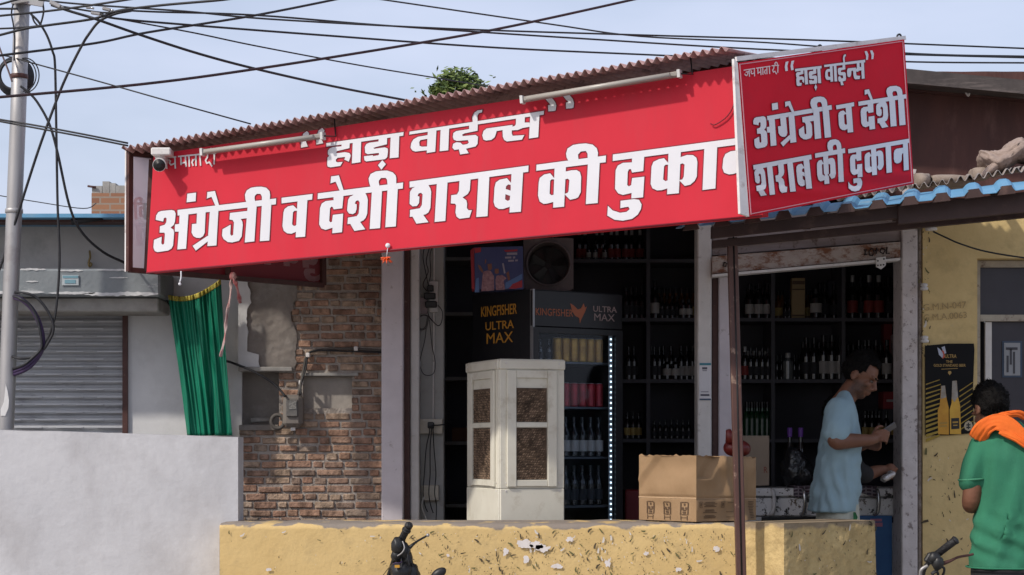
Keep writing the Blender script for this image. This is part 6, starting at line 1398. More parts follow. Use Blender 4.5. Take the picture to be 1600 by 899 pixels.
# second customer, mostly hidden behind the first, reaching over the freezer
Yb = 11.02; SB = Yb / FPX
def Q2(px, py, dy=0.0): return Vector(((px - CX) / FPX * Yb, Yb + dy, CAMZ + (HY - py) / FPX * Yb))
p2 = thing('person', 'person in black, almost hidden behind the man in blue, holding out a silvery pack', 'person', Vector((Q2(1312, 800).x, Yb, .35)))
g = MB(); m2, c2, q2 = head_skin(g, Q2(1312, 652, 0), (.9, -.1, -.35), (.3, 0, .95), .95)
limb(g, [Q2(1303, 690), Q2(1308, 668)], [.06, .052])
g.loft([ell(Q2(1308, y), Vector((w * SB, 0, 0)), Vector((0, d, 0)), 18) for y, w, d in ((688, 15, .10), (702, 20, .15), (740, 23, .15), (800, 24, .14), (830, 23, .14))])
limb(g, [Q2(1312, 705, -.12), Q2(1328, 735, -.14), Q2(1345, 741, -.12), Q2(1366, 736, -.08), Q2(1380, 734, -.06)], [.05, .044, .040, .033, .026])
limb(g, [Q2(1378, 734, -.06), Q2(1388, 733, -.06)], [.026, .034], flat=.6)
for k in range(4): finger(g, [Q2(1388, 730 + k * 2.2, -.075 + k * .016), Q2(1394, 730.5 + k * 2.6, -.08 + k * .018), Q2(1399 - k * 1.4, 734 + k * 3, -.08 + k * .018)], .0088)
finger(g, [Q2(1381, 739, -.07), Q2(1385, 745, -.085), Q2(1389, 748, -.09)], .0098)
for dy in (-.08, .08):
    a_ = Q2(1308, 825, dy); f_ = Vector((a_.x, Yb + dy, .40)); limb(g, [a_, a_.lerp(f_, .5), f_], [.08, .056, .04]); limb(g, [f_ + Vector((-.02, 0, -.012)), f_ + Vector((.15, 0, -.02))], [.034, .026])
remesh(g.build('body', M_skin, p2), .007, 4); eyes(p2, m2, q2, .95); hair_cap(p2, m2, c2, q2, .95, front=.075, back=-.05, seed=8)
g = MB(); g.loft([ell(Q2((a_ + b__) / 2, y), Vector(((b__ - a_) / 2 * SB, 0, 0)), Vector((0, d, 0)), 30, 2.3) for y, a_, b__, d in ((684, 1296, 1316, .08), (694, 1288, 1326, .15), (715, 1284, 1332, .175), (760, 1282, 1336, .17), (812, 1280, 1336, .17))])
limb(g, [Q2(1314, 704, -.12), Q2(1330, 734, -.14), Q2(1346, 741, -.12)], [.066, .06, .052]); remesh(g.build('shirt', pm('black_shirt', (.012, .012, .014), (.02, .02, .022), 6, .85), p2), .01, 4)
g = MB(); 
for dy in (-.08, .08):
    a_ = Q2(1308, 806, dy); f_ = Vector((a_.x, Yb + dy, .44)); limb(g, [a_, a_.lerp(f_, .5), f_], [.10, .078, .062])
remesh(g.build('trousers', pm('dark_trousers', (.03, .03, .04), (.04, .04, .05), 6, .9), p2), .012, 4)
pk = MB(); a_, b__ = Q2(1371, 750, -.12), Q2(1392, 738, -.10)
dd = (b__ - a_); L_ = dd.length; dd.normalize(); pk.tube([a_ + dd * (L_ * t) for t in (0, .08, .2, .4, .6, .8, .92, 1)], 0, 14, rads=[.012, .026, .03, .027, .031, .028, .025, .010], flat=.7)
for v in pk.bm.verts: v.co += Vector((0, 0, 1)) * .004 * math.sin(v.co.x * 260)
tag(pk.build('silver_pack', pm('crinkled_foil', (.55, .52, .50), (.35, .32, .30), 60, .22, .6, bump=.8, bscale=70)), 'crinkled silvery pack held out above the freezer lid', 'pack')

# ---------------------------------------------------------------- man in green seen from behind at the right edge
Yg = 9.75; SGp = Yg / FPX
def Q3(px, py, dy=0.0): return Vector(((px - CX) / FPX * Yg, Yg + dy, CAMZ + (HY - py) / FPX * Yg))
gm = thing('person', 'man in a green polo shirt and orange neck scarf seen from behind, head bowed', 'person', Vector((Q3(1588, 800).x, Yg, .12)))
g = MB(); m3, c3, q3 = head_skin(g, Q3(1553, 640, .07), (-.30, .80, -.50), (-.08, .46, .88), 1.02)
limb(g, [Q3(1577, 682, .0), Q3(1570, 664, .03), Q3(1560, 648, .06)], [.068, .058, .056])
g.loft([ell(Q3(1585, y), Vector((w * SGp, 0, 0)), Vector((0, d, 0)), 22) for y, w, d in ((672, 22, .06), (686, 46, .09), (730, 54, .115), (790, 52, .11), (850, 54, .11), (890, 56, .12))])
limb(g, [Q3(1534, 700, .0), Q3(1522, 745, -.02), Q3(1517, 784, -.01), Q3(1528, 788, .12), Q3(1545, 770, .26)], [.052, .05, .047, .04, .03])
limb(g, [Q3(1638, 700, .0), Q3(1650, 745, -.02), Q3(1652, 784, .0), Q3(1640, 788, .12), Q3(1615, 772, .26)], [.052, .05, .045, .04, .03])
for sx, cx_p in ((1, 1550), (-1, 1610)):
    limb(g, [Q3(cx_p - sx * 2, 770, .26), Q3(cx_p + sx * 8, 764, .30)], [.03, .034], flat=.6)
    for k in range(4): finger(g, [Q3(cx_p + sx * 9, 760 + k * 3, .31), Q3(cx_p + sx * 18, 758 + k * 3.4, .33), Q3(cx_p + sx * 24, 761 + k * 3.4, .32)], .009)
    finger(g, [Q3(cx_p + sx * 4, 758, .28), Q3(cx_p + sx * 12, 752, .28), Q3(cx_p + sx * 18, 752, .29)], .0098)
for px in (1562, 1612):
    a_ = Q3(px, 890); f_ = Vector((a_.x, Yg, .17)); limb(g, [a_, a_.lerp(f_, .5), f_], [.095, .062, .042]); limb(g, [f_ + Vector((0, -.03, -.012)), f_ + Vector((0, .17, -.02))], [.038, .028])
remesh(g.build('body', M_skin, gm), .007, 4)
eyes(gm, m3, q3, 1.02); hair_cap(gm, m3, c3, q3, 1.02, front=.07, back=-.062, lift=1.3, seed=5, rough=.13)
M_polo = pm('green_pique', (.028, .175, .098), (.024, .145, .082), 5, .9, bump=.15, bscale=150, dirt=(.045, .20, .125), dscale=4, dlo=.5, dhi=.8, dmax=.5)
g = MB(); rings = []
for y, a_, b__, d in ((657, 1553, 1592, .07), (664, 1549, 1600, .085), (674, 1538, 1628, .10), (688, 1528, 1643, .125), (715, 1525, 1650, .145), (760, 1527, 1650, .145), (810, 1523, 1652, .15), (850, 1518, 1654, .155), (884, 1513, 1658, .165)):
    rings.append(ell(Q3((a_ + b__) / 2, y + (5 if y > 880 else 0)), Vector(((b__ - a_) / 2 * SGp, 0, -.012 if y < 680 else 0)), Vector((0, d, 0)), 48, 2.5))
g.loft(rings)
limb(g, [Q3(1540, 697, .0), Q3(1526, 722, -.01), Q3(1518, 750, -.02)], [.075, .072, .066]); limb(g, [Q3(1634, 697, .0), Q3(1648, 722, -.01), Q3(1652, 750, -.02)], [.075, .072, .066])
polo = remesh(g.build('polo_shirt', M_polo, gm), .009, 6); me = polo.data
for v in me.vertices:
    w = v.co + wpos(gm); yy = HY - (w.z - CAMZ) / w.y * FPX; xx = w.x / w.y * FPX + CX
    k = max(0, min(1, (yy - 700) / 150))
    f = noise.noise(Vector((w.x * 7, w.y * 7, w.z * 4))) * .020 * (.4 + k) + noise.noise(Vector((w.x * 22, w.y * 22, w.z * 9))) * .006 + math.sin((yy - 830) * .19 - (xx - 1515) * .10 + 2.2 * noise.noise(w * 6)) * .011 * max(0, 1 - abs(yy - 842) / 50) + math.sin((xx - 1560) * .15 + (yy - 700) * .05) * .006 * max(0, min(1, (yy - 690) / 60))
    v.co += Vector((v.normal.x, v.normal.y, v.normal.z * .2)) * f
me.update()
g = MB(); g.tube([r for r in ell(Q3(1585, 886), Vector((73.5 * SGp, 0, 0)), Vector((0, .172, 0)), 60, 2.5)], .004, 6); g.build('hem', pm('green_hem', (.028, .18, .10), (.025, .16, .09), 5, .9), gm)
g = MB(); g.tube(ell(Q3(1517.5, 749, -.02), Vector((20.5 * SGp, 0, .004)), Vector((0, .066, 0)), 40, 2), .0055, 6); g.build('sleeve_cuff', pm('pale_green_cuff', (.055, .24, .135), (.05, .21, .12), 5, .9), gm)
g = MB(); g.loft([ell(Q3(1572 + dx, y), Vector((w * SGp, 0, -.02)), Vector((0, d, 0)), 32) for y, dx, w, d in ((668, 4, 32, .098), (660, 2, 27, .090), (654, 0, 23, .080), (655, 0, 20, .070))], caps=False); g.build('collar', M_polo, gm)
g = MB()
for px in (1562, 1612):
    a_ = Q3(px, 880); f_ = Vector((a_.x, Yg, .2)); limb(g, [a_, a_.lerp(f_, .5), f_], [.135, .10, .075])
g.loft([ell(Q3(1587, y), Vector((w * SGp, 0, 0)), Vector((0, d, 0)), 30, 2.4) for y, w, d in ((866, 66, .145), (890, 69, .155), (915, 69, .16))])
remesh(g.build('trousers', pm('black_trousers', (.014, .014, .016), (.022, .022, .025), 6, .85, bump=.2, bscale=40), gm), .011, 5)
for px in (1562, 1612):
    g = MB(); b0_ = Vector((Q3(px, 890).x, Yg, .12)); g.loft([ell(b0_ + Vector((0, y, .022)), Vector((w, 0, 0)), Vector((0, 0, .03)), 14) for y, w in ((-.08, .03), (-.05, .045), (.09, .05), (.16, .04), (.2, .018))]); g.build('shoe', M_black, gm)
# orange scarf: round the neck and down over the right shoulder
M_or = pm('orange_cotton', (.78, .155, .018), (.66, .115, .014), 7, .85, bump=.3, bscale=30)
sc = MB()
def band(pts, w, th, n=40):
    pp = catmull(pts, 6); rings = []
    for i, p in enumerate(pp):
        t = (pp[min(i + 1, len(pp) - 1)] - pp[max(i - 1, 0)]).normalized(); out = Vector((0, -1, .25)); sd = t.cross(out).normalized(); nn = sd.cross(t)
        ww = w * (1 + .07 * math.sin(i * .5)); rings.append([p + sd * (math.cos(2 * math.pi * k / n) * ww + .001 * math.sin(i * .6 + k)) + nn * (math.sin(2 * math.pi * k / n) * th * (1 + .3 * math.sin(i * .2)) + (.0075 * noise.noise(Vector((k * .62, i * .11, w * 90))) + .004 * noise.noise(Vector((k * 1.7, i * .3, 3)))) * (1 if math.sin(2 * math.pi * k / n) * nn.y < 0 else .2)) for k in range(n)])
    sc.loft(rings)
band([Q3(1522, 686, -.05), Q3(1531, 669, -.10), Q3(1547, 660, -.125), Q3(1566, 667, -.142), Q3(1585, 683, -.158), Q3(1604, 692, -.162), Q3(1632, 700, -.16)], .042, .010)
band([Q3(1553, 672, -.135), Q3(1574, 684, -.156), Q3(1596, 698, -.168), Q3(1630, 708, -.165)], .022, .011)
band([Q3(1548, 655, -.085), Q3(1562, 650, -.098), Q3(1582, 647, -.10), Q3(1594, 652, -.085)], .018, .012)
tag(sc.build('orange_scarf', M_or), 'bright orange cotton scarf draped over the shoulders of the man in green', 'scarf')

# ================================================================ MOTORBIKES (mostly below the frame)
def wheel(nm, c, ax, par, r=.29):
    c = Vector(c); ax = Vector(ax).normalized(); M = ax.to_track_quat('Z', 'Y').to_matrix(); n = 40
    g = MB(); ring = [c + M @ Vector((math.cos(2 * math.pi * k / n) * (r - .04), math.sin(2 * math.pi * k / n) * (r - .04), 0)) for k in range(n + 1)]; g.tube(ring, .042, 10, caps=False); w_ = g.build('wheel', M_rubber, par)
    g = MB(); g.lathe([(.03, -.05), (.05, -.045), (.05, .045), (.03, .05)], 16, c, M)
    for k in range(5):
        a = k * 2 * math.pi / 5; d_ = M @ Vector((math.cos(a), math.sin(a), 0)); g.bar(c + d_ * .04, c + d_ * (r - .07), .035, .02, up=ax)
    g.build('rim', M_steel, w_)
def bike(label, base, heading):
    """base: steering-head point; heading: unit vector towards the front wheel"""
    b0_ = Vector(base); h = Vector(heading).normalized(); sd = Vector((h.y, -h.x, 0)); up = Vector((0, 0, 1))
    def q(f, s, z): return Vector((b0_.x, b0_.y, 0)) + h * f + sd * s + up * z
    t = thing('motorbike', label, 'motorbike', Vector((b0_.x, b0_.y, 0)) - h * .4)
    wheel('front', q(.30, 0, .29), sd, t); wheel('rear', q(-.98, 0, .29), sd, t)
    hz = b0_.z
    for s in (-.08, .08):
        MB().tube([q(.30, s, .29), q(.02, s, hz - .06)], .019, 8).build('fork_leg', M_chrome, t); MB().tube([q(-.98, s * 1.3, .29), q(-.80, s * 1.4, .62)], .02, 8).build('shock_absorber', M_black, t)
    g = MB(); g.tube([q(0, 0, hz - .1), q(-.35, 0, .60), q(-.95, 0, .62)], .025, 8); g.tube([q(0, 0, hz - .14), q(-.22, 0, .3), q(-.6, 0, .26), q(-.98, 0, .29)], .025, 8); g.build('frame', M_black, t)
    g = MB(); g.loft([ell(q(f, 0, z), sd * w, up * hh, 18, 2.4) for f, z, w, hh in ((-.02, .74, .03, .03), (-.07, .74, .10, .08), (-.25, .73, .13, .095), (-.42, .70, .10, .08), (-.50, .68, .05, .04))]); g.build('fuel_tank', pm('tank_black', (.015, .015, .018), (.02, .02, .024), 4, .15, spec=.7), t)
    g = MB(); g.loft([ell(q(f, 0, z), sd * w, up * .045, 18, 3) for f, z, w in ((-.42, .70, .07), (-.60, .71, .12), (-.9, .73, .12), (-1.12, .76, .09), (-1.18, .77, .04))]); g.build('seat', M_black, t)
    g = MB(); g.box(-.16, .16, -.13, .13, -.15, .15, Matrix.Translation(q(-.36, 0, .38)) @ Matrix.Rotation(math.atan2(h.y, h.x), 4, 'Z'), .04); g.tube([q(-.3, .16, .3), q(-.6, .2, .26), q(-1.2, .2, .34)], .04, 10); g.build('engine', M_steel, t)
    g = MB(); Mh_ = h.to_track_quat('Z', 'Y').to_matrix(); g.lathe([(.03, -.1), (.08, -.05), (.09, .02), (.085, .05), (.02, .06)], 18, q(.12, 0, hz - .10), Mh_); g.build('headlamp', pm('lamp_glass', (.4, .42, .45), (.3, .32, .34), 8, .1), t)
    g = MB(); g.tube([q(.30 + .34 * math.cos(a), 0, .29 + .34 * math.sin(a)) for a in [R(d) for d in range(25, 150, 8)]], .05, 8, flat=.3, up=sd); g.build('mudguard', M_black, t)
    return t
M_grip = pm('rubber_grip', (.012, .012, .014), (.02, .02, .022), 80, .5, bump=.6, bscale=140)
Y1 = 9.3
def p1(px, py, dy=0.0): return P(px, py, Y1 + dy)
bk1 = bike('black motorbike with clutch lever and mirror parked before the low yellow wall', p1(618, 925), (-.75, -.66, 0))
g = MB(); a_, b__ = p1(627, 844), p1(638, 823, -.05); g.tube([a_, a_.lerp(b__, .15), a_.lerp(b__, .8), b__], .0, 14, rads=[.021, .017, .0175, .0185]); g.lathe([(.0195, 0), (.0195, .012), (.012, .02)], 12, b__, (b__ - a_).normalized().to_track_quat('Z', 'Y').to_matrix()); g.lathe([(.022, 0), (.022, .006), (.018, .008)], 14, a_.lerp(b__, .70), (b__ - a_).normalized().to_track_quat('Z', 'Y').to_matrix()); g.build('grip', M_grip, bk1)
g = MB(); g.tube(catmull([p1(629, 840), p1(622, 858), p1(614, 880, .05), p1(606, 905, .1), p1(600, 925, .1)], 5), .012, 10); g.build('handlebar', M_black, bk1)
g = MB(); c_ = p1(621, 853, -.03); g.ball(c_, .030, .035, .042, u=20, v=14); g.ball(p1(619, 868, -.02), .024, .03, .03, u=16, v=12); g.ball(p1(631, 862, -.01), .03, .03, .045, u=16, v=12); g.ball(p1(636, 876, 0), .028, .03, .05, u=16, v=12)
for v in g.bm.verts: v.co += v.normal * 0 + Vector((noise.noise(v.co * 60), noise.noise(v.co * 60 + Vector((3, 0, 0))), noise.noise(v.co * 60 + Vector((0, 3, 0))))) * .006
g.build('switch_housing', M_black, bk1)
g = MB(); g.tube(catmull([p1(634, 862), p1(643, 853), p1(652, 846), p1(666, 838)], 5), 0, 10, rads=[.018 - .0105 * min(1, i / 9) for i in range(16)], flat=.7); g.build('clutch_lever', M_black, bk1)
g = MB(); g.ball(p1(668.5, 836.5), .0085, u=12, v=8); g.build('lever_ball', M_steel, bk1)
for k, pts in enumerate([[(629, 846, -.05), (632, 856, -.06), (628, 864, -.06), (621, 869, -.05)], [(634, 866, -.03), (643, 880, -.02), (648, 900, 0), (650, 925, .02)], [(627, 872, -.04), (628, 888, -.05), (626, 905, -.04)], [(640, 858, -.04), (637, 870, -.05), (640, 884, -.05)]]):
    g = MB(); g.tube(catmull([p1(*p) for p in pts], 5), .0035, 6); g.build('control_cable', M_steel if k == 0 else M_rubber, bk1)
g = MB(); g.ball(p1(628, 893, 0), .055, .06, .05, u=24, v=16); g.ball(p1(640, 900, .02), .05, .05, .07, u=20, v=14)
for v in g.bm.verts: v.co += Vector((noise.noise(v.co * 40), 0, noise.noise(v.co * 40 + Vector((3, 0, 0))))) * .010
g.build('instrument_cluster', M_black, bk1)
g = MB(); g.loft([[p1(x + dx, y, dy) for dx, dy in ((0, 0), (2, .02), (0, .04))] for x, y in ((597, 900), (606, 888), (614, 880))], smooth=False); g.build('windscreen', pm('smoky_screen', (.09, .11, .12), (.13, .15, .16), 9, .15, spec=.7), bk1)
g = MB(); g.box(X(617, Y1 - .06), X(624.5, Y1 - .06), Y1 - .075, Y1 - .06, Z(887, Y1 - .06), Z(883, Y1 - .06)); g.build('amber_reflector', flat('amber', (.55, .28, .03)), bk1)
wire('purple_thread', 'purple thread tied round the handlebar of the left motorbike', [(614, 882, 9.235), (618, 880, 9.225), (624, 880, 9.225), (628, 878, 9.24)], .003, M_purple, cat='thread')
g = MB(); g.tube([p1(661, 925), p1(668, 908), p1(676, 899)], .006, 8); g.build('mirror_stem', M_black, bk1)
g = MB(); ax_ = (p1(696, 888) - p1(676, 902)).normalized(); c_ = p1(685, 897); Mx = Matrix.Rotation(-math.atan2(ax_.z, ax_.x), 3, 'Y'); g.ball(c_, .042, .022, .024, Mx, 24, 16); g.build('mirror', M_black, bk1)
Y2 = 9.3
def p2_(px, py, dy=0.0): return P(px, py, Y2 + dy)
bk2 = bike('black parked motorbike with one bare grip and long brake lever by the man in green', p2_(1432, 935), (.35, .94, 0))
g = MB(); a_, b__ = p2_(1462, 868), p2_(1492, 845, -.04); g.tube([a_, a_.lerp(b__, .9), b__], 0, 16, rads=[.0175, .0185, .019]); g.lathe([(.0205, 0), (.021, .008), (.010, .014)], 14, b__, (b__ - a_).normalized().to_track_quat('Z', 'Y').to_matrix()); g.build('grip', M_grip, bk2)
g = MB(); g.tube(catmull([p2_(1464, 866), p2_(1454, 876, .02), p2_(1444, 890, .05), p2_(1440, 910, .06), p2_(1434, 930, .06)], 5), .011, 10); g.build('handlebar', M_black, bk2)
g = MB(); g.ball(p2_(1459, 872, -.02), .034, .034, .03, u=20, v=14); g.ball(p2_(1465, 880, -.03), .028, .03, .034, u=16, v=12); g.box(-.02, .02, -.02, .02, -.024, .024, Matrix.Translation(p2_(1453, 873, -.02)) @ Matrix.Rotation(R(30), 4, 'Y'), .005)
for v in g.bm.verts: v.co += Vector((noise.noise(v.co * 70), 0, noise.noise(v.co * 70 + Vector((3, 0, 0))))) * .005
g.build('switch_housing', M_black, bk2)
g = MB(); g.tube(catmull([p2_(1472, 881), p2_(1484, 877), p2_(1497, 871), p2_(1515, 867.5), p2_(1521, 866)], 5), 0, 10, rads=[.011 - .005 * min(1, i / 8) for i in range(21)]); g.build('brake_lever', M_brown, bk2)
for k, (pts, m, r) in enumerate([([(1450, 884, 0), (1440, 890, 0), (1438, 900, .01), (1440, 920, .02)], M_steel, .008), ([(1468, 885, -.03), (1475, 888, -.03), (1474, 897, -.02), (1466, 912, 0)], M_rubber, .006), ([(1461, 886, -.03), (1465, 892, -.03), (1458, 897, -.03), (1454, 906, -.01)], M_rubber, .005), ([(1455, 897, -.02), (1462, 892, -.02), (1466, 899, -.02), (1463, 912, 0)], M_rubber, .006)]):
    g = MB(); g.tube(catmull([p2_(*p) for p in pts], 6), r, 8); g.build('control_cable', m, bk2)

# ================================================================ POLE, CABLES, CLOTH
YPo = 10.5
pole = thing('utility_pole', 'grey galvanised steel pole at the left edge behind the grey wall', 'pole', P(2, 1215, YPo))
pb_, pt_ = P(9, 672, YPo), P(35, -14, YPo); dn_ = (pb_ - pt_).normalized(); foot = pb_ + dn_ * ((pb_.z + .3) / -dn_.z)
g = MB(); g.tube([foot, pb_, P(16, 480, YPo), P(28, 190, YPo), pt_], 0, 20, rads=[.045, .043, .042, .0415, .041]); g.build('shaft', M_steel, pole)
for py in (330, 5, 120):
    c = P(9 + (672 - py) * .0379, py, YPo); g = MB(); g.lathe([(.0445, -.012), (.047, -.01), (.047, .01), (.0445, .012)], 18, c); g.build('clamp_band', M_brown if py == 120 else M_steel, pole)
g = MB(); g.bar(P(18, 3, 10.44), P(62, -4, 10.44), .03, .03); g.bar(P(46, 2, 10.42), P(68, 6, 10.42), .02, .035); g.build('cross_arm', M_steel, pole)
g = MB(); g.prism([P(x, y, 10.455) for x, y in [(1, 640), (6, 628), (9, 600), (12, 612), (14, 626), (13, 638), (8, 650), (1, 650)]], (0, .003, 0)); g.build('torn_paper', pm('torn_paper', (.66, .65, .64), (.58, .57, .56), 9, .8), pole)
for (a_, b__, c_) in (((78, 3, 10.2), (95, 11, 10.2), .022), ((134, 12, 10.2), (142, 12.5, 10.2), .012), ((160, 13, 10.2), (173, 16, 10.2), .018), ((142, 20, 10.2), (157, 22.5, 10.2), .016)):
    t = thing('wire_clamp', 'grey metal anchor clamp on the overhead wires right of the pole', 'clamp', P(*a_), 'anchor clamps on the wires'); MB().bar(P(*a_), P(*b__), c_, c_, bev=.004).build('body', M_steel, t); MB().tube([P(*b__), P(b__[0] + 5, b__[1] + 1, b__[2])], .006, 6).build('shackle', M_chrome, t)
OV = 'overhead wires'
rw = lambda lab, pts, r=.006, m=None: wire('overhead_wire', lab, pts, r * .85, m or M_rubber, 6, cat='wire')
rw('thick wire rising from the left edge past the pole to the top edge', [(-40, 92, 10.3), (0, 87, 10.3), (147, 68, 10.5), (230, 51, 10.7), (400, 24, 11), (560, -8, 11.3)], .008)
rw('long thick wire rising across the whole sky over the long sign to the upper middle', [(-40, 155, 10.2), (0, 152, 10.2), (220, 132, 10.4), (400, 108, 10.7), (640, 70, 11.1), (800, 41, 11.3), (1010, -5, 11.6)], .009, pm('dark_red_cable', (.035, .014, .018), (.02, .012, .016), 9, .5))
rw('wavy wire crossing the pole and rising to the top edge near the left quarter', [(-30, 62, 10.3), (0, 55, 10.3), (40, 45, 10.3), (73, 40, 10.3), (139, 31, 10.3), (165, 24, 10.3), (191, 16, 10.3), (257, 8, 10.2), (348, 0, 10.1), (380, -6, 10.1)], .008)
rw('wire crossing just below the pole top from left edge to the sky at upper left', [(-30, 29, 10.2), (0, 25, 10.2), (88, 16, 10.2), (198, 0, 10.1), (230, -6, 10.1)], .007)
rw('short wire rising from the left edge to the pole top', [(-30, 12, 10.4), (0, 7, 10.4), (25, 0, 10.4), (40, -3, 10.4)], .007)
rw('near level short wire between left edge and pole below its top', [(-30, 15, 10.4), (0, 14, 10.4), (28, 14, 10.4)], .007)
rw('near level wire at the left edge running to the coil of wires at the pole', [(-30, 45, 10.4), (0, 45, 10.4), (40, 43, 10.4), (65, 40, 10.4)], .006)
rw('long thin pale wire from the pole top running right to the far edge', [(60, 0, 10.3), (130, 7, 10.3), (290, 18, 10.3), (420, 30, 10.4), (700, 45, 10.5), (1000, 55, 10.8), (1300, 64, 11.1), (1700, 80, 11.5)], .006)
rw('twisted wire from the clamps running right behind the sloping roof', [(157, 22, 10.2), (180, 29, 10.2), (280, 38, 10.4), (500, 55, 10.8), (780, 75, 11.6), (1060, 88, 12.6), (1300, 100, 14)], .0075)
rw('second dark wire leaving the clamps and merging towards the upper middle', [(95, 10, 10.2), (160, 20, 10.2), (195, 17, 10.2), (250, 19, 10.3), (400, 24, 10.4), (600, 40, 10.6), (900, 60, 11), (1250, 80, 11.5), (1700, 93, 12)], .006)
rw('wire coming from the top edge right of centre and going down to the right edge', [(560, -6, 12), (600, 0, 12), (860, 38, 12), (1000, 57, 12), (1200, 67, 12.3), (1430, 84, 12.6), (1600, 88, 13), (1700, 90, 13)], .006)
rw('lowest thin wire at the right edge just over the shed roof', [(1250, 90, 13), (1430, 97, 13), (1600, 98.5, 13), (1700, 99, 13)], .007)
rw('thick wire dropping from the clamps down to the sloping roof left of the tree', [(80, 8, 10.3), (110, 18, 10.3), (137, 26, 10.3), (158, 33, 10.3), (220, 55, 10.4), (310, 84, 10.6), (400, 108, 10.9), (520, 135, 11.4), (640, 158, 12)], .009)
rw('thin wire dropping slowly from the clamps past the tree', [(175, 28, 10.3), (300, 51, 10.5), (400, 72, 10.8), (560, 102, 11.3), (700, 125, 12), (790, 140, 12.6)], .005)
rw('very thin wire from the pole coil to the left part of the corrugated roof', [(-20, 82, 10.6), (20, 90, 10.5), (44, 97, 10.4), (160, 129, 10.3), (280, 163, 10.2), (392, 194, 10.3)], .005)
rw('upper of two parallel wires from the left edge to the left roof corner', [(-20, 183, 10.3), (0, 187, 10.3), (60, 197, 10.2), (130, 210, 10.15), (200, 224, 10.12)], .006)
rw('lower of two parallel wires from the left edge to the left roof corner', [(-20, 186, 10.3), (0, 190, 10.3), (60, 201, 10.2), (130, 214, 10.15), (200, 228, 10.12)], .006)
rw('faint far wire low in the sky at left meeting the brick house', [(-20, 303, 19), (0, 306, 19), (60, 316, 19), (130, 326, 19), (150, 318, 19.5)], .006)
Yq = 10.42
rw('black cable bowing from the pole top straight down to the purple bundle', [(48, 22, Yq), (60, 34, Yq), (73, 55, Yq), (82, 80, Yq), (86, 103, Yq), (88, 205, Yq), (90, 320, Yq), (93, 405, Yq), (88, 480, Yq), (80, 515, Yq), (68, 546, Yq)], .008)
rw('black cable curving from the clamps down left to the pole', [(205, 17, Yq), (180, 22, Yq), (156, 33, Yq), (140, 52, Yq), (127, 73, Yq), (106, 115, Yq), (88, 158, Yq), (60, 235, Yq), (31, 325, 10.45), (5, 405, 10.5), (-20, 470, 10.5)], .0085)
rw('black cable from the pole coil curving down right behind the green cloth', [(32, 135, Yq), (45, 145, Yq), (59, 161, Yq), (77, 194, Yq), (90, 239, Yq), (108, 320, 10.45), (127, 362, 10.5), (161, 394, 10.6), (199, 413, 10.75), (230, 432, 10.95), (249, 450, 11.05), (268, 480, 11.2), (300, 520, 11.25), (340, 558, 11.2), (362, 567, 11.12), (395, 580, 11.08), (428, 600, 11.08), (446, 620, 11.06)], .0085)
rw('loose end running from the pole top along its right side', [(50, 24, Yq), (54, 35, Yq), (62, 40, Yq), (68, 20, Yq), (67, 6, Yq)], .006)
rw('thin pale wire leaning against the left side of the pole by the coil', [(-6, 60, 10.4), (3, 85, 10.4), (12, 108, 10.4), (19, 128, 10.4)], .006, pm('pinkish_wire', (.16, .11, .11), (.12, .08, .08), 9, .6))
rw('thin wire clinging to the left side of the pole above the coil', [(22, 2, 10.43), (18, 20, 10.43), (21, 40, 10.43), (23, 60, 10.43), (22, 95, 10.43)], .005)
for k, (lab, pts, r, m) in enumerate([
 ('outermost purple loop of cable hanging beside the pole', [(18, 463, 10.5), (32, 467, 10.42), (48, 480, 10.42), (60, 500, 10.42), (67, 525, 10.42), (66, 546, 10.42), (55, 565, 10.42), (40, 578, 10.42), (18, 587, 10.5)], .011, M_purple),
 ('middle purple loop of cable hanging beside the pole', [(18, 465, 10.5), (34, 470, 10.41), (50, 485, 10.41), (62, 510, 10.41), (66, 530, 10.41), (63, 550, 10.41), (52, 563, 10.41), (38, 574, 10.41), (18, 583, 10.5)], .009, M_purple),
 ('inner black loop of cable hanging beside the pole', [(18, 462, 10.5), (30, 466, 10.4), (46, 477, 10.4), (58, 498, 10.4), (64, 525, 10.4), (64, 545, 10.4), (50, 560, 10.4), (36, 571, 10.4), (16, 578, 10.5)], .007, M_rubber),
 ('wide thin black loop reaching furthest right of the pole', [(18, 457, 10.5), (40, 458, 10.41), (58, 466, 10.41), (73, 484, 10.41), (82, 503, 10.41), (83, 518, 10.41), (77, 532, 10.41), (68, 547, 10.41)], .0075, M_rubber),
 ('short black arc at the foot of the cable loops', [(15, 555, 10.5), (28, 560, 10.43), (42, 560, 10.43), (55, 556, 10.43), (64, 545, 10.42)], .0075, M_rubber)]):
    wire('cable_loop', lab, pts, r, m, 6, cat='cable')
ck_ = thing('cable_coil', 'thick coil of black cable tied to the back of the pole near its top', 'cable coil', P(22, 145, 10.62)); cY = 10.56
for k in range(7):
    r_ = (21 + k * 1.3) / FPX * cY; cx0, cz0_ = X(22, cY), Z(119, cY); g = MB(); g.tube([(cx0 + r_ * .95 * math.cos(a * math.pi / 18), cY + .02 * (k - 3) / 2, cz0_ + r_ * 1.05 * math.sin(a * math.pi / 18)) for a in range(37)], .008, 6, caps=False); g.build('turn', M_rubber, ck_)
for k, (dx, r_) in enumerate(((14, 25), (17, 27))):
    g = MB(); g.tube([(X(22 + dx, 10.45) + r_ / FPX * 10.45 * math.cos(a * math.pi / 16) * .82, 10.45, Z(118, 10.45) + r_ / FPX * 10.45 * math.sin(a * math.pi / 16)) for a in range(-8, 10)], .0035, 5); g.build('loose_turn', M_rubber, ck_)
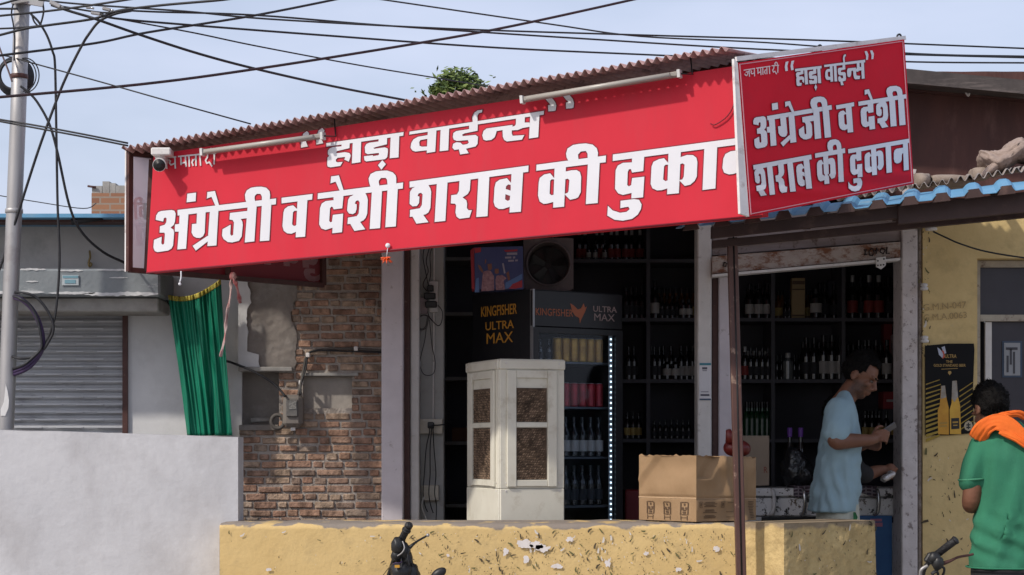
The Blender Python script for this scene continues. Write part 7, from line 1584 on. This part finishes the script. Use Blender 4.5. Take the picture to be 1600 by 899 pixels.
# meter on the brick wall
mt = thing('electric_meter', 'dusty grey electricity meter with a round glass cover on the brick wall', 'meter', P(458, 668, 11.14)); Ym = 11.14
g = MB(); g.box(X(443, Ym), X(474, Ym), Ym - .06, Ym + .05, Z(668, Ym), Z(617, Ym), bev=.022); g.build('case', pm('dusty_meter', (.19, .17, .15), (.15, .13, .115), 9, .6, dirt=(.13, .115, .10), dscale=9), mt)
g = MB(); g.box(X(449, Ym), X(468, Ym), Ym - .075, Ym - .061, Z(652, Ym), Z(625, Ym), bev=.006); g.build('window', pm('meter_glass', (.10, .095, .09), (.15, .14, .13), 25, .2), mt)
g = MB(); g.box(X(454, Ym), X(465, Ym), Ym - .079, Ym - .0755, Z(640, Ym), Z(628, Ym)); g.build('dial', pm('meter_dial', (.05, .05, .05), (.30, .29, .27), 90, .5), mt)
g = MB(); g.tube([P(434 + 10 * math.cos(a * math.pi / 14), 659 + 10.5 * math.sin(a * math.pi / 14), 11.12) for a in range(29)], .011, 8, caps=False); g.build('coiled_lead', pm('dusty_cable', (.075, .068, .062), (.10, .09, .08), 12, .8), mt)
g = MB(); g.box(X(455, Ym), X(462, Ym), Ym - .03, Ym + .0, Z(673, Ym), Z(667.5, Ym)); g.build('terminal', M_whitepaint, mt)
wire('power_cable', 'dusty cable climbing from the meter and running right along the brick wall to the pillar', [(466, 618, 11.1), (470, 600, 11.14), (475, 575, 11.16), (479, 556, 11.16), (490, 549, 11.17), (520, 545, 11.17), (560, 546, 11.17), (597, 548, 11.17)], .008, MATS['dusty_cable'])
wire('power_cable', 'thin second wire beside the dusty cable above the meter', [(470, 617, 11.1), (471, 598, 11.13), (478, 576, 11.15), (482, 553, 11.16), (497, 548, 11.16), (540, 549, 11.16), (597, 551, 11.16)], .005, M_rubber)
for i, (x, y, lab) in enumerate(((481, 555, 'white cable clip at the corner of the dusty cable'), (556, 545, 'white cable clip halfway along the dusty cable'), (470, 598, 'white cable clip just above the electricity meter'))):
    t = thing('cable_clip', lab, 'clip', P(x, y + 3, 11.15)); MB().box(X(x - 3, 11.15), X(x + 3, 11.15), 11.142, 11.19, Z(y + 3.5, 11.15), Z(y - 3.5, 11.15), bev=.003).build('clip', M_whitepaint, t)
wire('wall_wire', 'thin black wire sagging from the porcelain insulators across the yellow wall', [(1458, 362, 10.93), (1475, 370, 10.93), (1500, 381, 10.93), (1540, 393, 10.94), (1600, 403, 10.94), (1680, 412, 10.94)], .005, M_rubber)
# green cloth with a yellow top border
Yc_ = 11.02
gc = thing('green_cloth', 'green pleated cloth with a yellow woven top border hung on the white wall', 'cloth', P(325, 678, Yc_))
def clothp(u, v, dy=0):
    tx = 263 + (345 - 263) * u; ty = 462 + (437 - 462) * u + 13 * math.sin(math.pi * u) * (1 - u * .25)
    bx = 291 + (363 - 291) * u; by = 681
    px = tx + (bx - tx) * (max(0, v) ** 1.15) + 3 * math.sin(v * 2.5) * (1 - u); py = ty + (by - ty) * v
    a_ = noise.noise(Vector((u * 4, v * .9, 0))); pl = math.sin(u * 30 + 5 * a_ + 2 * v) * (.006 + .010 * v) * (.5 + abs(noise.noise(Vector((u * 3, 1, v * .8)))) * 1.6) + .030 * noise.noise(Vector((u * 6 + v * .8, v * 1.3, 4))) + .012 * noise.noise(Vector((u * 24, v * 1.6, 9))) * (1.2 - .5 * v) + .006 * math.sin(u * 95 + 4 * a_) * max(0, 1 - v * 1.6)
    return P(px, py, Yc_ + pl + dy)
g = MB(); g.grid(clothp, 160, 40); M_green = pm('green_satin', (.004, .18, .105), (.004, .14, .08), 5, .55, bump=.1, bscale=60, spec=.35); g.build('cloth', M_green, gc, solid=.003)
g = MB(); g.grid(lambda u, v: clothp(u, v * .035 - .004, -.006), 160, 3); M_trim = pm('yellow_braid', (.55, .42, .06), (.20, .22, .06), 70, .8); g.build('border', M_trim, gc, solid=.003)
# ribbon tied at the sign frame
rb = thing('red_ribbon', 'red and white scarf tied to the sign frame with a long pale tail', 'ribbon', P(365, 440, 10.6))
def ribbon(nm, pts, w, m):
    pp = catmull([P(*p) for p in pts], 8); g = MB(); n = len(pp)
    rings = []
    for i, p in enumerate(pp):
        t = (pp[min(i + 1, n - 1)] - pp[max(i - 1, 0)]).normalized(); a = .9 * math.sin(i * .35); s_ = t.cross(Vector((math.sin(a), -math.cos(a), 0))).normalized(); ww = w * (.7 + .4 * math.sin(i * .5 + 1) ** 2)
        nn = t.cross(s_); rings.append([p - s_ * ww + nn * .001, p - s_ * ww * .4 + nn * .005, p + s_ * ww * .3 + nn * .0005, p + s_ * ww + nn * .004, p + s_ * ww + nn * .003, p + s_ * ww * .3 - nn * .0005, p - s_ * ww * .4 + nn * .004, p - s_ * ww])
    g.loft(rings); return g.build(nm, m, rb)
M_rib = pm('red_white_weave', (.34, .05, .06), (.50, .34, .33), 26, .8); M_rib2 = pm('pale_ribbon', (.50, .44, .43), (.38, .16, .16), 34, .85, stretch=(1, 1, .5))
ribbon('tail', [(363, 430, 10.58), (361, 445, 10.56), (358, 470, 10.56), (354, 500, 10.56), (350, 530, 10.56), (345, 558, 10.57)], .009, M_rib2)
ribbon('tail', [(365, 430, 10.57), (368, 442, 10.55), (372, 458, 10.55), (376, 474, 10.56)], .012, M_rib)
g = MB(); g.ball(P(364, 432, 10.57), .02, .018, .024, u=16, v=10); g.build('knot', M_rib, rb)
